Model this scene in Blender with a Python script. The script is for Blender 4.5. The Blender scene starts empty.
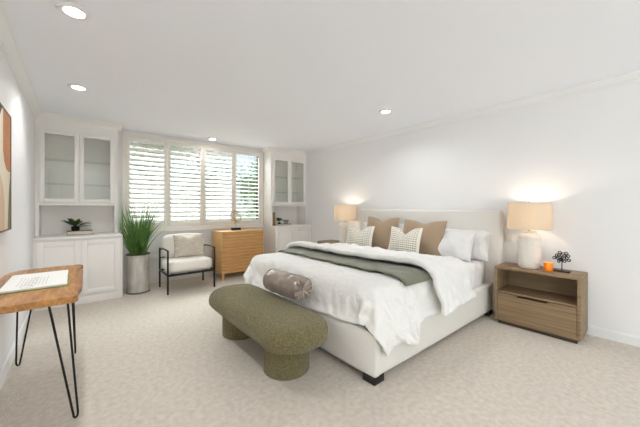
import bpy, bmesh, math, random
import numpy as np
from mathutils import Vector, Matrix, noise

S = bpy.context.scene
C = S.collection
PI = math.pi
R = math.radians

# ------------------------------------------------------------------ camera
cam_data = bpy.data.cameras.new('camera')
cam = bpy.data.objects.new('camera', cam_data)
C.objects.link(cam)
cam.location = (0, 0, 1.24)
cam.rotation_euler = (PI / 2, 0, -R(39.9))
cam_data.sensor_width = 36
cam_data.lens = 289 / 640 * 36
cam_data.shift_y = -6.2 / 640
cam_data.clip_start = 0.02
S.camera = cam

# ------------------------------------------------------------------ view, world, sun, added fill lamps
S.view_settings.view_transform = 'Standard'
S.view_settings.look = 'None'
S.view_settings.gamma = 1
S.view_settings.use_curve_mapping = False
S.view_settings.exposure = 0.05
S.cycles.diffuse_bounces = 10
S.cycles.max_bounces = 14
S.cycles.transparent_max_bounces = 24
S.cycles.sample_clamp_indirect = 6

W = bpy.data.worlds.new('sky')
S.world = W
W.use_nodes = True
wn = W.node_tree.nodes
wb = wn['Background']
wb.inputs[0].default_value = (0.80, 0.91, 1.0, 1)
wb.inputs[1].default_value = 1.15


def lamp(name, kind, loc, rot, energy, color=(1, 1, 1), **kw):
    l = bpy.data.lights.new(name, kind)
    l.energy = energy
    l.color = color
    for k, v in kw.items():
        setattr(l, k, v)
    o = bpy.data.objects.new(name, l)
    o.location = loc
    o.rotation_euler = rot
    C.objects.link(o)
    return o


lamp('sun', 'SUN', (6, 9, 9), (R(38), R(30), 0), 2.2, (1, .96, .9), angle=R(1))
# added fill lamp outside the made-up glazed opening behind the camera
lamp('rear_fill', 'AREA', (2.5, -4.95, 1.25), (R(90), 0, 0), 18, (.94, .975, 1), shape='RECTANGLE', size=2.5, size_y=2.3)
# added fill lamp outside the made-up left-wall window behind the camera
lamp('side_fill', 'AREA', (-.72, -3.2, 1.35), (R(90), 0, R(-90)), 80, (.94, .975, 1), shape='RECTANGLE', size=2.2, size_y=2.0)

# added fill lamp, unseen above the window outside, brightens shutters and room
lamp('window_fill', 'AREA', (1.75, 6.5, 3.3), (R(-38), 0, 0), 480, (.93, .97, 1.0), shape='RECTANGLE', size=3.2, size_y=1.2)

# ------------------------------------------------------------------ materials
MATS = {}


def mat(name, col, rough=.6, metal=0, col2=None, scale=8, stretch=(1, 1, 1), detail=4, bump=0, bscale=None, bstretch=None,
        sheen=0, spec=.5, ramp=(.35, .65), coords='Object', bdist=.01, aniso=0, wrinkle=False):
    if name in MATS:
        return MATS[name]
    m = bpy.data.materials.new(name)
    m.use_nodes = True
    nt = m.node_tree
    b = nt.nodes['Principled BSDF']
    b.inputs['Base Color'].default_value = (*col, 1)
    b.inputs['Roughness'].default_value = rough
    b.inputs['Metallic'].default_value = metal
    b.inputs['Specular IOR Level'].default_value = spec
    b.inputs['Sheen Weight'].default_value = sheen
    b.inputs['Anisotropic'].default_value = aniso
    tc = nt.nodes.new('ShaderNodeTexCoord')

    def tex(sc, st, det):
        mp = nt.nodes.new('ShaderNodeMapping')
        mp.inputs['Scale'].default_value = st
        nt.links.new(tc.outputs[coords], mp.inputs[0])
        n = nt.nodes.new('ShaderNodeTexNoise')
        n.inputs['Scale'].default_value = sc
        n.inputs['Detail'].default_value = det
        nt.links.new(mp.outputs[0], n.inputs[0])
        return n
    if col2:
        n = tex(scale, stretch, detail)
        r = nt.nodes.new('ShaderNodeValToRGB')
        r.color_ramp.elements[0].position = ramp[0]
        r.color_ramp.elements[1].position = ramp[1]
        r.color_ramp.elements[0].color = (*col, 1)
        r.color_ramp.elements[1].color = (*col2, 1)
        nt.links.new(n.outputs[0], r.inputs[0])
        nt.links.new(r.outputs[0], b.inputs['Base Color'])
    if bump:
        n = tex(bscale or scale, bstretch or stretch, 3 if wrinkle else 5)
        if wrinkle:
            n.inputs['Distortion'].default_value = .35
            n2 = nt.nodes.new('ShaderNodeMath')
            n2.operation = 'SUBTRACT'
            n2.inputs[1].default_value = .5
            nt.links.new(n.outputs[0], n2.inputs[0])
            n3 = nt.nodes.new('ShaderNodeMath')
            n3.operation = 'ABSOLUTE'
            nt.links.new(n2.outputs[0], n3.inputs[0])
            n = n3
        bp = nt.nodes.new('ShaderNodeBump')
        bp.inputs['Strength'].default_value = bump
        bp.inputs['Distance'].default_value = bdist
        nt.links.new(n.outputs[0], bp.inputs['Height'])
        nt.links.new(bp.outputs[0], b.inputs['Normal'])
    MATS[name] = m
    return m


def s2l(*c):
    return tuple(((v / 255 + .055) / 1.055) ** 2.4 if v > 10 else v / 255 / 12.92 for v in c)


M_wall = mat('wall_paint', s2l(235, 235, 236), .85, bump=.05, bscale=180, bdist=.002)
M_ceil = mat('ceiling_paint', s2l(240, 243, 249), .9, bump=.05, bscale=150, bdist=.002)
M_trim = mat('trim_paint', s2l(234, 235, 236), .5)
M_cab = mat('cabinet_paint', s2l(238, 235, 232), .45)
M_shut = mat('shutter_paint', s2l(234, 229, 222), .45)
M_carpet = mat('carpet_pile', s2l(206, 195, 181), .95, col2=s2l(226, 217, 205), scale=28, detail=10, ramp=(.28, .68), bump=.9, bscale=160, sheen=.2, bdist=.012, spec=.1)
M_oak = mat('weathered_oak', s2l(118, 96, 70), .55, col2=s2l(154, 130, 99), scale=2.6, stretch=(3, .8, 20), detail=8, ramp=(.25, .75), bump=.15, bscale=6, bstretch=(3, 1, 30))
M_oakdark = mat('dark_oak_plinth', s2l(70, 52, 38), .6)
M_honey = mat('honey_oak', s2l(200, 154, 96), .5, col2=s2l(216, 172, 114), scale=4, stretch=(1, 1, 12), detail=6, bump=.08)
M_black = mat('black_metal', s2l(20, 20, 21), .45, metal=.3)
M_blackwood = mat('black_wood', s2l(24, 21, 20), .5)
M_cream = mat('cream_upholstery', s2l(217, 214, 208), .9, col2=s2l(229, 226, 220), scale=260, detail=2, bump=.35, bscale=420, bdist=.003, sheen=.2)
M_duvet = mat('white_linen', s2l(231, 230, 227), .85, bump=.8, bscale=4.5, bdist=.055, wrinkle=True)
M_fold = mat('white_linen_smooth', s2l(232, 231, 229), .85, bump=.7, bscale=4, bdist=.06, wrinkle=True)
M_sheet = mat('white_sheet', s2l(226, 225, 225), .8, bump=.8, bscale=7, bstretch=(1, 1, .4), bdist=.05, wrinkle=True)
M_throw = mat('olive_throw', s2l(106, 107, 88), .95, col2=s2l(118, 118, 98), scale=200, bump=.4, bscale=300, bdist=.003, sheen=.3)
M_brown = mat('tan_linen', s2l(150, 128, 104), .9, col2=s2l(168, 146, 121), scale=120, stretch=(1, 1, 1), bump=.4, bscale=160, bdist=.003, sheen=.3)
M_pill = mat('white_pillowcase', s2l(228, 227, 227), .85, bump=.8, bscale=6, bdist=.05, wrinkle=True)
M_olive = mat('olive_boucle', s2l(92, 84, 54), 1.0, col2=s2l(134, 124, 86), scale=75, detail=6, ramp=(.3, .7), bump=1.0, bscale=110, bdist=.012, sheen=.15)
M_satin = mat('taupe_satin', s2l(140, 125, 114), .25, col2=s2l(166, 152, 141), scale=5, stretch=(1, 1, 1), bump=.25, bscale=9, bdist=.02, sheen=.3, metal=.45)
M_ceramic = mat('white_ceramic', s2l(226, 221, 213), .35)
M_boucle = mat('ivory_boucle', s2l(236, 230, 221), .95, col2=s2l(244, 240, 233), scale=90, bump=.6, bscale=140, bdist=.006, sheen=.3)
M_slub = mat('beige_slub', s2l(190, 180, 164), .9, col2=s2l(214, 206, 193), scale=14, stretch=(1, 1, 5), detail=8, bump=.3, bscale=120, bdist=.004)
M_galv = mat('galvanised_metal', s2l(168, 166, 160), .5, metal=.35, col2=s2l(216, 213, 206), scale=5, stretch=(2.2, 2.2, .8), detail=10, ramp=(.3, .7), bump=.1)
M_galvrim = mat('dark_pot_rim', s2l(84, 74, 66), .6, metal=.4)
M_leaf = mat('green_blade', s2l(30, 70, 24), .5, col2=s2l(112, 156, 72), scale=16, stretch=(1, 1, .6), ramp=(.3, .7))
M_soil = mat('dark_soil', s2l(46, 36, 28), 1, bump=.8, bscale=60)
M_darkleaf = mat('dark_green_leaf', s2l(30, 58, 22), .45, col2=s2l(84, 112, 48), scale=20)
M_gold = mat('brass_wire', s2l(170, 140, 92), .35, metal=.85)
M_bronze = mat('dark_bronze', s2l(32, 28, 26), .45, metal=.5)
M_paper = mat('book_pages', s2l(228, 221, 208), .8, bump=.2, bscale=300, bstretch=(.1, .1, 3))
M_taupe = mat('taupe_book_cover', s2l(148, 126, 106), .6)
M_cork = mat('brown_book_cover', s2l(150, 122, 84), .7, col2=s2l(122, 96, 64), scale=20)
M_green = mat('green_book_cover', s2l(88, 150, 84), .5)
M_print = mat('white_page_print', s2l(240, 240, 237), .5)
M_ink = mat('pale_grey_ink', s2l(218, 218, 214), .7)
M_inkd = mat('mid_grey_ink', s2l(200, 200, 195), .7)
M_plate = mat('switch_plastic', s2l(232, 230, 226), .4)
M_chrome = mat('pale_metal', s2l(200, 196, 188), .35, metal=.8)
M_glassedge = mat('glass_shelf_edge', s2l(120, 138, 130), .2)
M_alu = mat('window_frame_dark', s2l(34, 34, 36), .5)


def acacia():
    m = bpy.data.materials.new('acacia_wood')
    m.use_nodes = True
    nt = m.node_tree
    b = nt.nodes['Principled BSDF']
    b.inputs['Roughness'].default_value = .32
    tc = nt.nodes.new('ShaderNodeTexCoord')
    # staves of different tone
    br = nt.nodes.new('ShaderNodeTexBrick')
    br.offset = .37
    br.inputs['Scale'].default_value = 1
    br.inputs['Mortar Size'].default_value = .0
    br.inputs['Brick Width'].default_value = .62
    br.inputs['Row Height'].default_value = .098
    br.inputs['Color1'].default_value = (*s2l(190, 126, 64), 1)
    br.inputs['Color2'].default_value = (*s2l(120, 66, 34), 1)
    mp0 = nt.nodes.new('ShaderNodeMapping')
    mp0.inputs['Rotation'].default_value = (0, 0, PI / 2)
    mp0.inputs['Location'].default_value = (.13, .02, 0)
    nt.links.new(tc.outputs['Object'], mp0.inputs[0])
    nt.links.new(mp0.outputs[0], br.inputs[0])
    mp = nt.nodes.new('ShaderNodeMapping')
    mp.inputs['Scale'].default_value = (9, 1.2, 9)
    nt.links.new(tc.outputs['Object'], mp.inputs[0])
    n = nt.nodes.new('ShaderNodeTexNoise')
    n.inputs['Scale'].default_value = 4
    n.inputs['Detail'].default_value = 8
    n.inputs['Distortion'].default_value = 1.2
    nt.links.new(mp.outputs[0], n.inputs[0])
    r = nt.nodes.new('ShaderNodeValToRGB')
    r.color_ramp.elements[0].position = .3
    r.color_ramp.elements[1].position = .72
    r.color_ramp.elements[0].color = (*s2l(96, 52, 26), 1)
    r.color_ramp.elements[1].color = (*s2l(226, 176, 108), 1)
    nt.links.new(n.outputs[0], r.inputs[0])
    mx = nt.nodes.new('ShaderNodeMixRGB')
    mx.inputs[0].default_value = .55
    nt.links.new(br.outputs[0], mx.inputs[1])
    nt.links.new(r.outputs[0], mx.inputs[2])
    nt.links.new(mx.outputs[0], b.inputs['Base Color'])
    return m


M_acacia = acacia()
M_bark = mat('pale_live_edge', s2l(206, 160, 100), .5, col2=s2l(150, 104, 58), scale=12)


def glass_mat(name, tint=(1, 1, 1), refl=1.0):
    m = bpy.data.materials.new(name)
    m.use_nodes = True
    nt = m.node_tree
    nt.nodes.remove(nt.nodes['Principled BSDF'])
    out = nt.nodes['Material Output']
    t = nt.nodes.new('ShaderNodeBsdfTransparent')
    t.inputs[0].default_value = (*tint, 1)
    g = nt.nodes.new('ShaderNodeBsdfGlossy')
    g.inputs['Roughness'].default_value = .02
    f = nt.nodes.new('ShaderNodeFresnel')
    f.inputs[0].default_value = 1.5
    mu = nt.nodes.new('ShaderNodeMath')
    mu.operation = 'MULTIPLY'
    mu.inputs[1].default_value = refl
    mx = nt.nodes.new('ShaderNodeMixShader')
    # only the face a ray enters by reflects; the pane is thin and does not bend light
    geo = nt.nodes.new('ShaderNodeNewGeometry')
    inv = nt.nodes.new('ShaderNodeMath')
    inv.operation = 'SUBTRACT'
    inv.inputs[0].default_value = 1
    nt.links.new(geo.outputs['Backfacing'], inv.inputs[1])
    fm = nt.nodes.new('ShaderNodeMath')
    fm.operation = 'MULTIPLY'
    nt.links.new(f.outputs[0], fm.inputs[0])
    nt.links.new(inv.outputs[0], fm.inputs[1])
    nt.links.new(fm.outputs[0], mu.inputs[0])
    nt.links.new(mu.outputs[0], mx.inputs[0])
    nt.links.new(t.outputs[0], mx.inputs[1])
    nt.links.new(g.outputs[0], mx.inputs[2])
    nt.links.new(mx.outputs[0], out.inputs[0])
    return m


M_glass = glass_mat('cabinet_glass', (.975, .985, .975), 1.6)
M_shelf = glass_mat('glass_shelf', (.97, .985, .98), 1.0)
M_wglass = glass_mat('window_glass', (.95, .97, .96), .6)
M_orange = mat('orange_glass', s2l(250, 158, 40), .12)
_b = M_orange.node_tree.nodes['Principled BSDF']
_b.inputs['Transmission Weight'].default_value = .35
_b.inputs['Subsurface Weight'].default_value = .0


def emis(name, col, st):
    m = bpy.data.materials.new(name)
    m.use_nodes = True
    b = m.node_tree.nodes['Principled BSDF']
    b.inputs['Base Color'].default_value = (*col, 1)
    b.inputs['Emission Color'].default_value = (*col, 1)
    b.inputs['Emission Strength'].default_value = st
    return m


M_led = emis('led_disc', (1, .97, .92), 25)
M_bulb = emis('warm_bulb', (1, .72, .42), 14)
M_flame = emis('tealight_flame', (1, .6, .2), 4)


def shade_mat():
    m = bpy.data.materials.new('linen_lamp_shade')
    m.use_nodes = True
    nt = m.node_tree
    nt.nodes.remove(nt.nodes['Principled BSDF'])
    out = nt.nodes['Material Output']
    d = nt.nodes.new('ShaderNodeBsdfDiffuse')
    d.inputs[0].default_value = (*s2l(228, 217, 202), 1)
    t = nt.nodes.new('ShaderNodeBsdfTranslucent')
    t.inputs[0].default_value = (*s2l(245, 236, 222), 1)
    mx = nt.nodes.new('ShaderNodeMixShader')
    mx.inputs[0].default_value = .5
    nt.links.new(d.outputs[0], mx.inputs[1])
    nt.links.new(t.outputs[0], mx.inputs[2])
    nt.links.new(mx.outputs[0], out.inputs[0])
    return m


M_shade = shade_mat()


def pattern_mat():
    """cream cloth with rows of short blue-grey dashes and dotted lines, in UV"""
    m = bpy.data.materials.new('dash_pattern_cloth')
    m.use_nodes = True
    nt = m.node_tree
    b = nt.nodes['Principled BSDF']
    b.inputs['Roughness'].default_value = .9
    uv = nt.nodes.new('ShaderNodeUVMap')
    sep = nt.nodes.new('ShaderNodeSeparateXYZ')
    nt.links.new(uv.outputs[0], sep.inputs[0])

    def math_(op, a, bb=None, c=None):
        n = nt.nodes.new('ShaderNodeMath')
        n.operation = op
        for i, v in enumerate((a, bb, c)):
            if v is None:
                continue
            if isinstance(v, (int, float)):
                n.inputs[i].default_value = v
            else:
                nt.links.new(v, n.inputs[i])
        return n.outputs[0]
    u, v = sep.outputs[0], sep.outputs[1]
    row = math_('FRACT', math_('MULTIPLY', v, 13))
    rowi = math_('FLOOR', math_('MULTIPLY', v, 13))
    par = math_('FRACT', math_('MULTIPLY', rowi, .5))
    inrow = math_('LESS_THAN', math_('ABSOLUTE', math_('SUBTRACT', row, .5)), .2)
    dash = math_('GREATER_THAN', math_('FRACT', math_('ADD', math_('MULTIPLY', u, 16), math_('MULTIPLY', par, .0))), .38)
    stripe = math_('GREATER_THAN', math_('SINE', math_('MULTIPLY', u, 38)), .1)
    a = math_('MULTIPLY', inrow, dash)
    # stay clear of the border
    bu = math_('LESS_THAN', math_('ABSOLUTE', math_('SUBTRACT', u, .5)), .44)
    a = math_('MULTIPLY', a, bu)
    mixc = nt.nodes.new('ShaderNodeMixRGB')
    mixc.inputs[1].default_value = (*s2l(128, 134, 134), 1)
    mixc.inputs[2].default_value = (*s2l(78, 96, 102), 1)
    nt.links.new(stripe, mixc.inputs[0])
    mx = nt.nodes.new('ShaderNodeMixRGB')
    mx.inputs[1].default_value = (*s2l(228, 222, 208), 1)
    nt.links.new(mixc.outputs[0], mx.inputs[2])
    nt.links.new(a, mx.inputs[0])
    nt.links.new(mx.outputs[0], b.inputs['Base Color'])
    return m


M_pattern = pattern_mat()

# ------------------------------------------------------------------ mesh helpers


class MB:
    def __init__(self):
        self.bm = bmesh.new()
        self.uv = None
        self.mi = 0

    def _fin(self, faces):
        for f in faces:
            f.material_index = self.mi

    def box(self, x0, x1, y0, y1, z0, z1, bev=0, seg=2, rot=None, piv=None):
        r = bmesh.ops.create_cube(self.bm, size=1)
        vs = r['verts']
        for v in vs:
            v.co = Vector(((x0 + x1) / 2 + v.co.x * (x1 - x0), (y0 + y1) / 2 + v.co.y * (y1 - y0), (z0 + z1) / 2 + v.co.z * (z1 - z0)))
        fs = set(f for v in vs for f in v.link_faces)
        self._fin(fs)
        if bev:
            es = set(e for v in vs for e in v.link_edges)
            rr = bmesh.ops.bevel(self.bm, geom=list(es), offset=bev, segments=seg, affect='EDGES', profile=.5)
            vs = set(rr['verts']) | set(v for v in vs if v.is_valid)
            self._fin(rr['faces'])
            vs = list(vs)
        if rot is not None:
            p = Vector(piv) if piv is not None else Vector(((x0 + x1) / 2, (y0 + y1) / 2, (z0 + z1) / 2))
            for v in vs:
                v.co = rot @ (v.co - p) + p
        return self

    def lathe(self, prof, cx, cy, n=32, z0=0, axis='z', cap=True):
        rings = []
        for r, z in prof:
            ring = []
            for i in range(n):
                a = 2 * PI * i / n
                if axis == 'z':
                    c = (cx + r * math.cos(a), cy + r * math.sin(a), z0 + z)
                else:
                    c = (cx + r * math.cos(a), z, cy + r * math.sin(a))
                ring.append(self.bm.verts.new(c))
            rings.append(ring)
        fs = []
        for a, b in zip(rings[:-1], rings[1:]):
            for i in range(n):
                j = (i + 1) % n
                fs.append(self.bm.faces.new((a[i], a[j], b[j], b[i])))
        if cap:
            if prof[0][0] > 1e-4:
                fs.append(self.bm.faces.new(rings[0][::-1]))
            if prof[-1][0] > 1e-4:
                fs.append(self.bm.faces.new(rings[-1]))
        self._fin(fs)
        return self

    def tube(self, pts, r, n=8, closed=False, r1=None):
        pts = [Vector(p) for p in pts]
        rings = []
        m = len(pts)
        up = None
        for k, p in enumerate(pts):
            if closed:
                d = (pts[(k + 1) % m] - pts[k - 1]).normalized()
            else:
                d = (pts[min(k + 1, m - 1)] - pts[max(k - 1, 0)]).normalized()
            if up is None:
                up = Vector((0, 0, 1)) if abs(d.z) < .9 else Vector((1, 0, 0))
            a = d.cross(up)
            if a.length < 1e-5:
                a = d.orthogonal()
            a.normalize()
            b = a.cross(d).normalized()
            up = b
            rr = r if r1 is None else r + (r1 - r) * k / (m - 1)
            rings.append([self.bm.verts.new(p + a * rr * math.cos(2 * PI * i / n) + b * rr * math.sin(2 * PI * i / n)) for i in range(n)])
        fs = []
        rng = range(m if closed else m - 1)
        for k in rng:
            A, B = rings[k], rings[(k + 1) % m]
            for i in range(n):
                j = (i + 1) % n
                fs.append(self.bm.faces.new((A[i], A[j], B[j], B[i])))
        if not closed:
            fs.append(self.bm.faces.new(rings[0][::-1]))
            fs.append(self.bm.faces.new(rings[-1]))
        self._fin(fs)
        return self

    def prism(self, outline, z0, z1, axes=(0, 1, 2)):
        def P(a, b, c):
            v = [0, 0, 0]
            v[axes[0]], v[axes[1]], v[axes[2]] = a, b, c
            return v
        A = [self.bm.verts.new(P(x, y, z0)) for x, y in outline]
        B = [self.bm.verts.new(P(x, y, z1)) for x, y in outline]
        fs = [self.bm.faces.new(A[::-1]), self.bm.faces.new(B)]
        n = len(A)
        for i in range(n):
            j = (i + 1) % n
            fs.append(self.bm.faces.new((A[i], A[j], B[j], B[i])))
        self._fin(fs)
        return self

    def quad(self, pts):
        self._fin([self.bm.faces.new([self.bm.verts.new(p) for p in pts])])
        return self

    def mesh(self, name, mats, off=(0, 0, 0), smooth=None):
        off = Vector(off)
        for v in self.bm.verts:
            v.co -= off
        bmesh.ops.recalc_face_normals(self.bm, faces=self.bm.faces)
        me = bpy.data.meshes.new(name)
        self.bm.to_mesh(me)
        self.bm.free()
        for m in (mats if isinstance(mats, (list, tuple)) else [mats]):
            me.materials.append(m)
        if smooth:
            me.polygons.foreach_set('use_smooth', [True] * len(me.polygons))
            if smooth != 'all':
                me.set_sharp_from_angle(angle=R(smooth if smooth is not True else 40))
        return me


def root(name, loc, label, cat, group=None, rz=0):
    o = bpy.data.objects.new(name, None)
    o.location = loc
    o.rotation_euler = (0, 0, rz)
    o.empty_display_size = .1
    o['label'] = label
    o['category'] = cat
    if group:
        o['group'] = group
    C.objects.link(o)
    return o


def wloc(o):
    v = Vector(o.location)
    while o.parent:
        o = o.parent
        v += Vector(o.location)
    return v


def part(name, mb, mats, parent, label=None, smooth=40):
    me = mb.mesh(name, mats, wloc(parent), smooth)
    o = bpy.data.objects.new(name, me)
    C.objects.link(o)
    o.parent = parent
    if label:
        o['label'] = label
    return o


def solo(name, mb, mats, origin, label, cat, group=None, smooth=40):
    me = mb.mesh(name, mats, origin, smooth)
    o = bpy.data.objects.new(name, me)
    o.location = origin
    C.objects.link(o)
    o['label'] = label
    o['category'] = cat
    if group:
        o['group'] = group
    return o


def struct(name, mb, mats, smooth=None, parent=None):
    me = mb.mesh(name, mats, (0, 0, 0), smooth)
    o = bpy.data.objects.new(name, me)
    C.objects.link(o)
    if parent:
        o.parent = parent
    else:
        o['kind'] = 'structure'
    return o


def kids(o):
    return [c for c in bpy.data.objects if c.parent == o]


def dup(o, loc, label, rz=0, group=None):
    allk = {}
    for c in bpy.data.objects:
        if c.parent:
            allk.setdefault(c.parent.name, []).append(c)

    def rec(src, par):
        n = src.copy()
        C.objects.link(n)
        n.parent = par
        for ch in allk.get(src.name, []):
            rec(ch, n)
        return n
    n = rec(o, None)
    n.location = loc
    n.rotation_euler = (0, 0, rz)
    n['label'] = label
    if group:
        n['group'] = group
    return n


# ------------------------------------------------------------------ room shell
XL, XR, YB, YR, H = -.42, 3.83, 5.38, -4.6, 2.44
T = .15
struct('floor', MB().box(XL - T, XR + T, YR - T, YB + T, -.1, 0), M_carpet)
struct('ceiling', MB().box(XL - T, XR + T, YR - T, YB + T, H, H + .15), M_ceil)
mb = MB()
mb.box(XL - T, XL, YR - T, -4.3, 0, H).box(XL - T, XL, -2.1, YB + T, 0, H).box(XL - T, XL, -4.3, -2.1, 0, .35).box(XL - T, XL, -4.3, -2.1, 2.3, H)
struct('wall_left', mb, M_wall)
mb = MB()
for a in (-4.3, -3.225, -2.15):
    mb.box(XL - .1, XL - .05, a, a + .05, .38, 2.27)
mb.box(XL - .1, XL - .05, -4.3, -2.1, .35, .38).box(XL - .1, XL - .05, -4.3, -2.1, 2.27, 2.3)
d2 = struct('added_window', mb, M_alu)  # unseen window added so the side fill lamp can shine in
struct('glass_pane', MB().box(XL - .08, XL - .075, -4.25, -2.15, .38, 2.27), M_wglass, parent=d2)
struct('wall_right', MB().box(XR, XR + T, YR - T, YB + T, 0, H), M_wall)
WX0, WX1, WZ0, WZ1 = .515, 2.935, .86, 2.395      # window casing
ox0, ox1, oz0, oz1 = WX0 + .03, WX1 - .03, WZ0 + .03, WZ1 - .03
mb = MB()
mb.box(XL, ox0, YB, YB + T, 0, H).box(ox1, XR, YB, YB + T, 0, H).box(ox0, ox1, YB, YB + T, 0, oz0).box(ox0, ox1, YB, YB + T, oz1, H)
struct('wall_back', mb, M_wall)
# rear wall with a wide glazed opening added to admit fill light (behind the camera)
mb = MB()
mb.box(XL, 1.3, YR - T, YR, 0, H).box(3.7, XR, YR - T, YR, 0, H).box(1.3, 3.7, YR - T, YR, 2.4, H)
struct('wall_rear', mb, M_wall)
mb = MB()
for a in (1.3, 2.475, 3.65):
    mb.box(a, a + .05, YR - .1, YR - .05, 0.03, 2.37)
mb.box(1.3, 3.7, YR - .1, YR - .05, 0, .03).box(1.3, 3.7, YR - .1, YR - .05, 2.37, 2.4)
d = struct('added_door', mb, M_alu)
struct('glass_pane', MB().box(1.35, 3.65, YR - .08, YR - .075, .03, 2.37), M_wglass, parent=d)

# crown mouldings and baseboards
crown = [(0, 0), (.078, 0), (.078, -.010), (.066, -.014), (.052, -.030), (.030, -.052), (.018, -.062), (.018, -.074), (.010, -.078), (.010, -.088), (0, -.088)]
struct('trim_1', MB().prism([(XL + a, H + b) for a, b in crown], YR, 5.06, (0, 2, 1)), M_trim)
struct('trim_2', MB().prism([(XR - a, H + b) for a, b in crown], YR, 5.0, (0, 2, 1)), M_trim)
base = [(0, 0), (.014, 0), (.014, .075), (.008, .09), (0, .09)]
struct('baseboard_left', MB().prism([(XL + a, b) for a, b in base], YR, 4.79, (0, 2, 1)), M_trim)
struct('baseboard_right', MB().prism([(XR - a, b) for a, b in base], YR, 4.84, (0, 2, 1)), M_trim)
struct('baseboard_back', MB().box(.47, 2.93, YB - .015, YB, 0, .10, .003), M_trim)
struct('trim_3', MB().box(.47, 2.93, YB - .008, YB, .445, .46, .002), M_trim)

# window casing round the shutters, glazed unit behind it
mb = MB()
mb.box(WX0, WX1, YB - .035, YB, WZ1 - .055, WZ1, .004).box(WX0, WX1, YB - .035, YB, WZ0, WZ0 + .055, .004)
mb.box(WX0, WX0 + .05, YB - .035, YB, WZ0 + .055, WZ1 - .055, .004).box(WX1 - .05, WX1, YB - .035, YB, WZ0 + .055, WZ1 - .055, .004)
struct('trim_4', mb, M_shut)
struct('trim_5', MB().box(WX0 - .015, WX1 + .01, YB - .05, YB, WZ0 - .03, WZ0, .004), M_shut)
mb = MB()
for a in (ox0, 1.705, ox1 - .045):
    mb.box(a, a + .045, YB + .07, YB + .12, oz0, oz1)
mb.box(ox0, ox1, YB + .07, YB + .12, oz0, oz0 + .045).box(ox0, ox1, YB + .07, YB + .12, oz1 - .045, oz1)
wf = struct('window_1', mb, M_alu)
struct('glass_pane', MB().box(ox0 + .04, ox1 - .04, YB + .092, YB + .097, oz0 + .04, oz1 - .04), M_wglass, parent=wf)

# ------------------------------------------------------------------ plantation shutters
px0 = WX0 + .05
pw = (WX1 - .05 - px0) / 4
which = ['leftmost white shutter panel, behind the tall grass plant', 'second white shutter panel from the left, above the armchair',
         'third white shutter panel from the left, right of the armchair', 'rightmost white shutter panel with open louvers showing green trees']
for k in range(4):
    a = px0 + k * pw + .002
    b = px0 + (k + 1) * pw - .002
    z0, z1 = WZ0 + .057, WZ1 - .057
    rt = root('window_shutter', ((a + b) / 2, YB - .02, z0), which[k], 'window shutter', 'plantation shutter panels across the window')
    mb = MB()
    mb.box(a, a + .048, YB - .035, YB - .007, z0, z1, .003).box(b - .048, b, YB - .035, YB - .007, z0, z1, .003)
    mb.box(a + .048, b - .048, YB - .035, YB - .007, z0, z0 + .075, .003).box(a + .048, b - .048, YB - .035, YB - .007, z1 - .06, z1, .003)
    part('panel_frame', mb, M_shut, rt)
    mb = MB()
    n = 17
    zz0, zz1 = z0 + .08, z1 - .065
    ang = (47, 43, 40, 15)[k]
    for i in range(n):
        zc = zz0 + (i + .5) * (zz1 - zz0) / n
        ol = [(.043 * math.cos(t * PI / 8), .0055 * math.sin(t * PI / 8)) for t in range(16)]
        ca, sa = math.cos(R(ang)), math.sin(R(ang))
        mb.prism([(YB - .021 + p * ca - q * sa, zc + -p * sa * -1 + q * ca) for p, q in ol], a + .05, b - .05, (1, 2, 0))
    part('louvers', mb, M_shut, rt)
    xm = (a + b) / 2
    part('tilt_rod', MB().box(xm - .006, xm + .006, YB - .072, YB - .062, zz0 + .02, zz1 - .02, .002), M_shut, rt)


# ------------------------------------------------------------------ built in cabinets
def shaker(mb, x0, x1, yf, z0, z1, st=.055, th=.02):
    """door whose front face is at y = yf"""
    mb.box(x0, x0 + st, yf, yf + th, z0, z1, .0015).box(x1 - st, x1, yf, yf + th, z0, z1, .0015)
    mb.box(x0 + st, x1 - st, yf, yf + th, z0, z0 + st, .0015).box(x0 + st, x1 - st, yf, yf + th, z1 - st, z1, .0015)


def base_cab(x0, x1, yf, label):
    rt = root('base_cabinet', ((x0 + x1) / 2, (yf + YB) / 2, 0), label, 'cabinet')
    mb = MB()
    mb.box(x0, x1, yf + .02, YB - .002, 0, .84)
    mb.box(x0 + .0, x1, yf + .008, yf + .02, 0, .10, .003)
    part('body', mb, M_cab, rt)
    part('counter', MB().box(x0, x1, yf - .005, YB - .002, .84, .865, .004), M_cab, rt)
    w = (x1 - x0 - .06) / 2
    for k in range(2):
        a = x0 + .03 + k * w + .002
        b = a + w - .004
        mb = MB()
        shaker(mb, a, b, yf, .115, .815, .06)
        mb.box(a + .06, b - .06, yf + .01, yf + .02, .175, .755)
        mb.box(a + .066, b - .066, yf + .007, yf + .012, .181, .749, .004)
        part('door', mb, M_cab, rt)
    return rt


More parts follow.
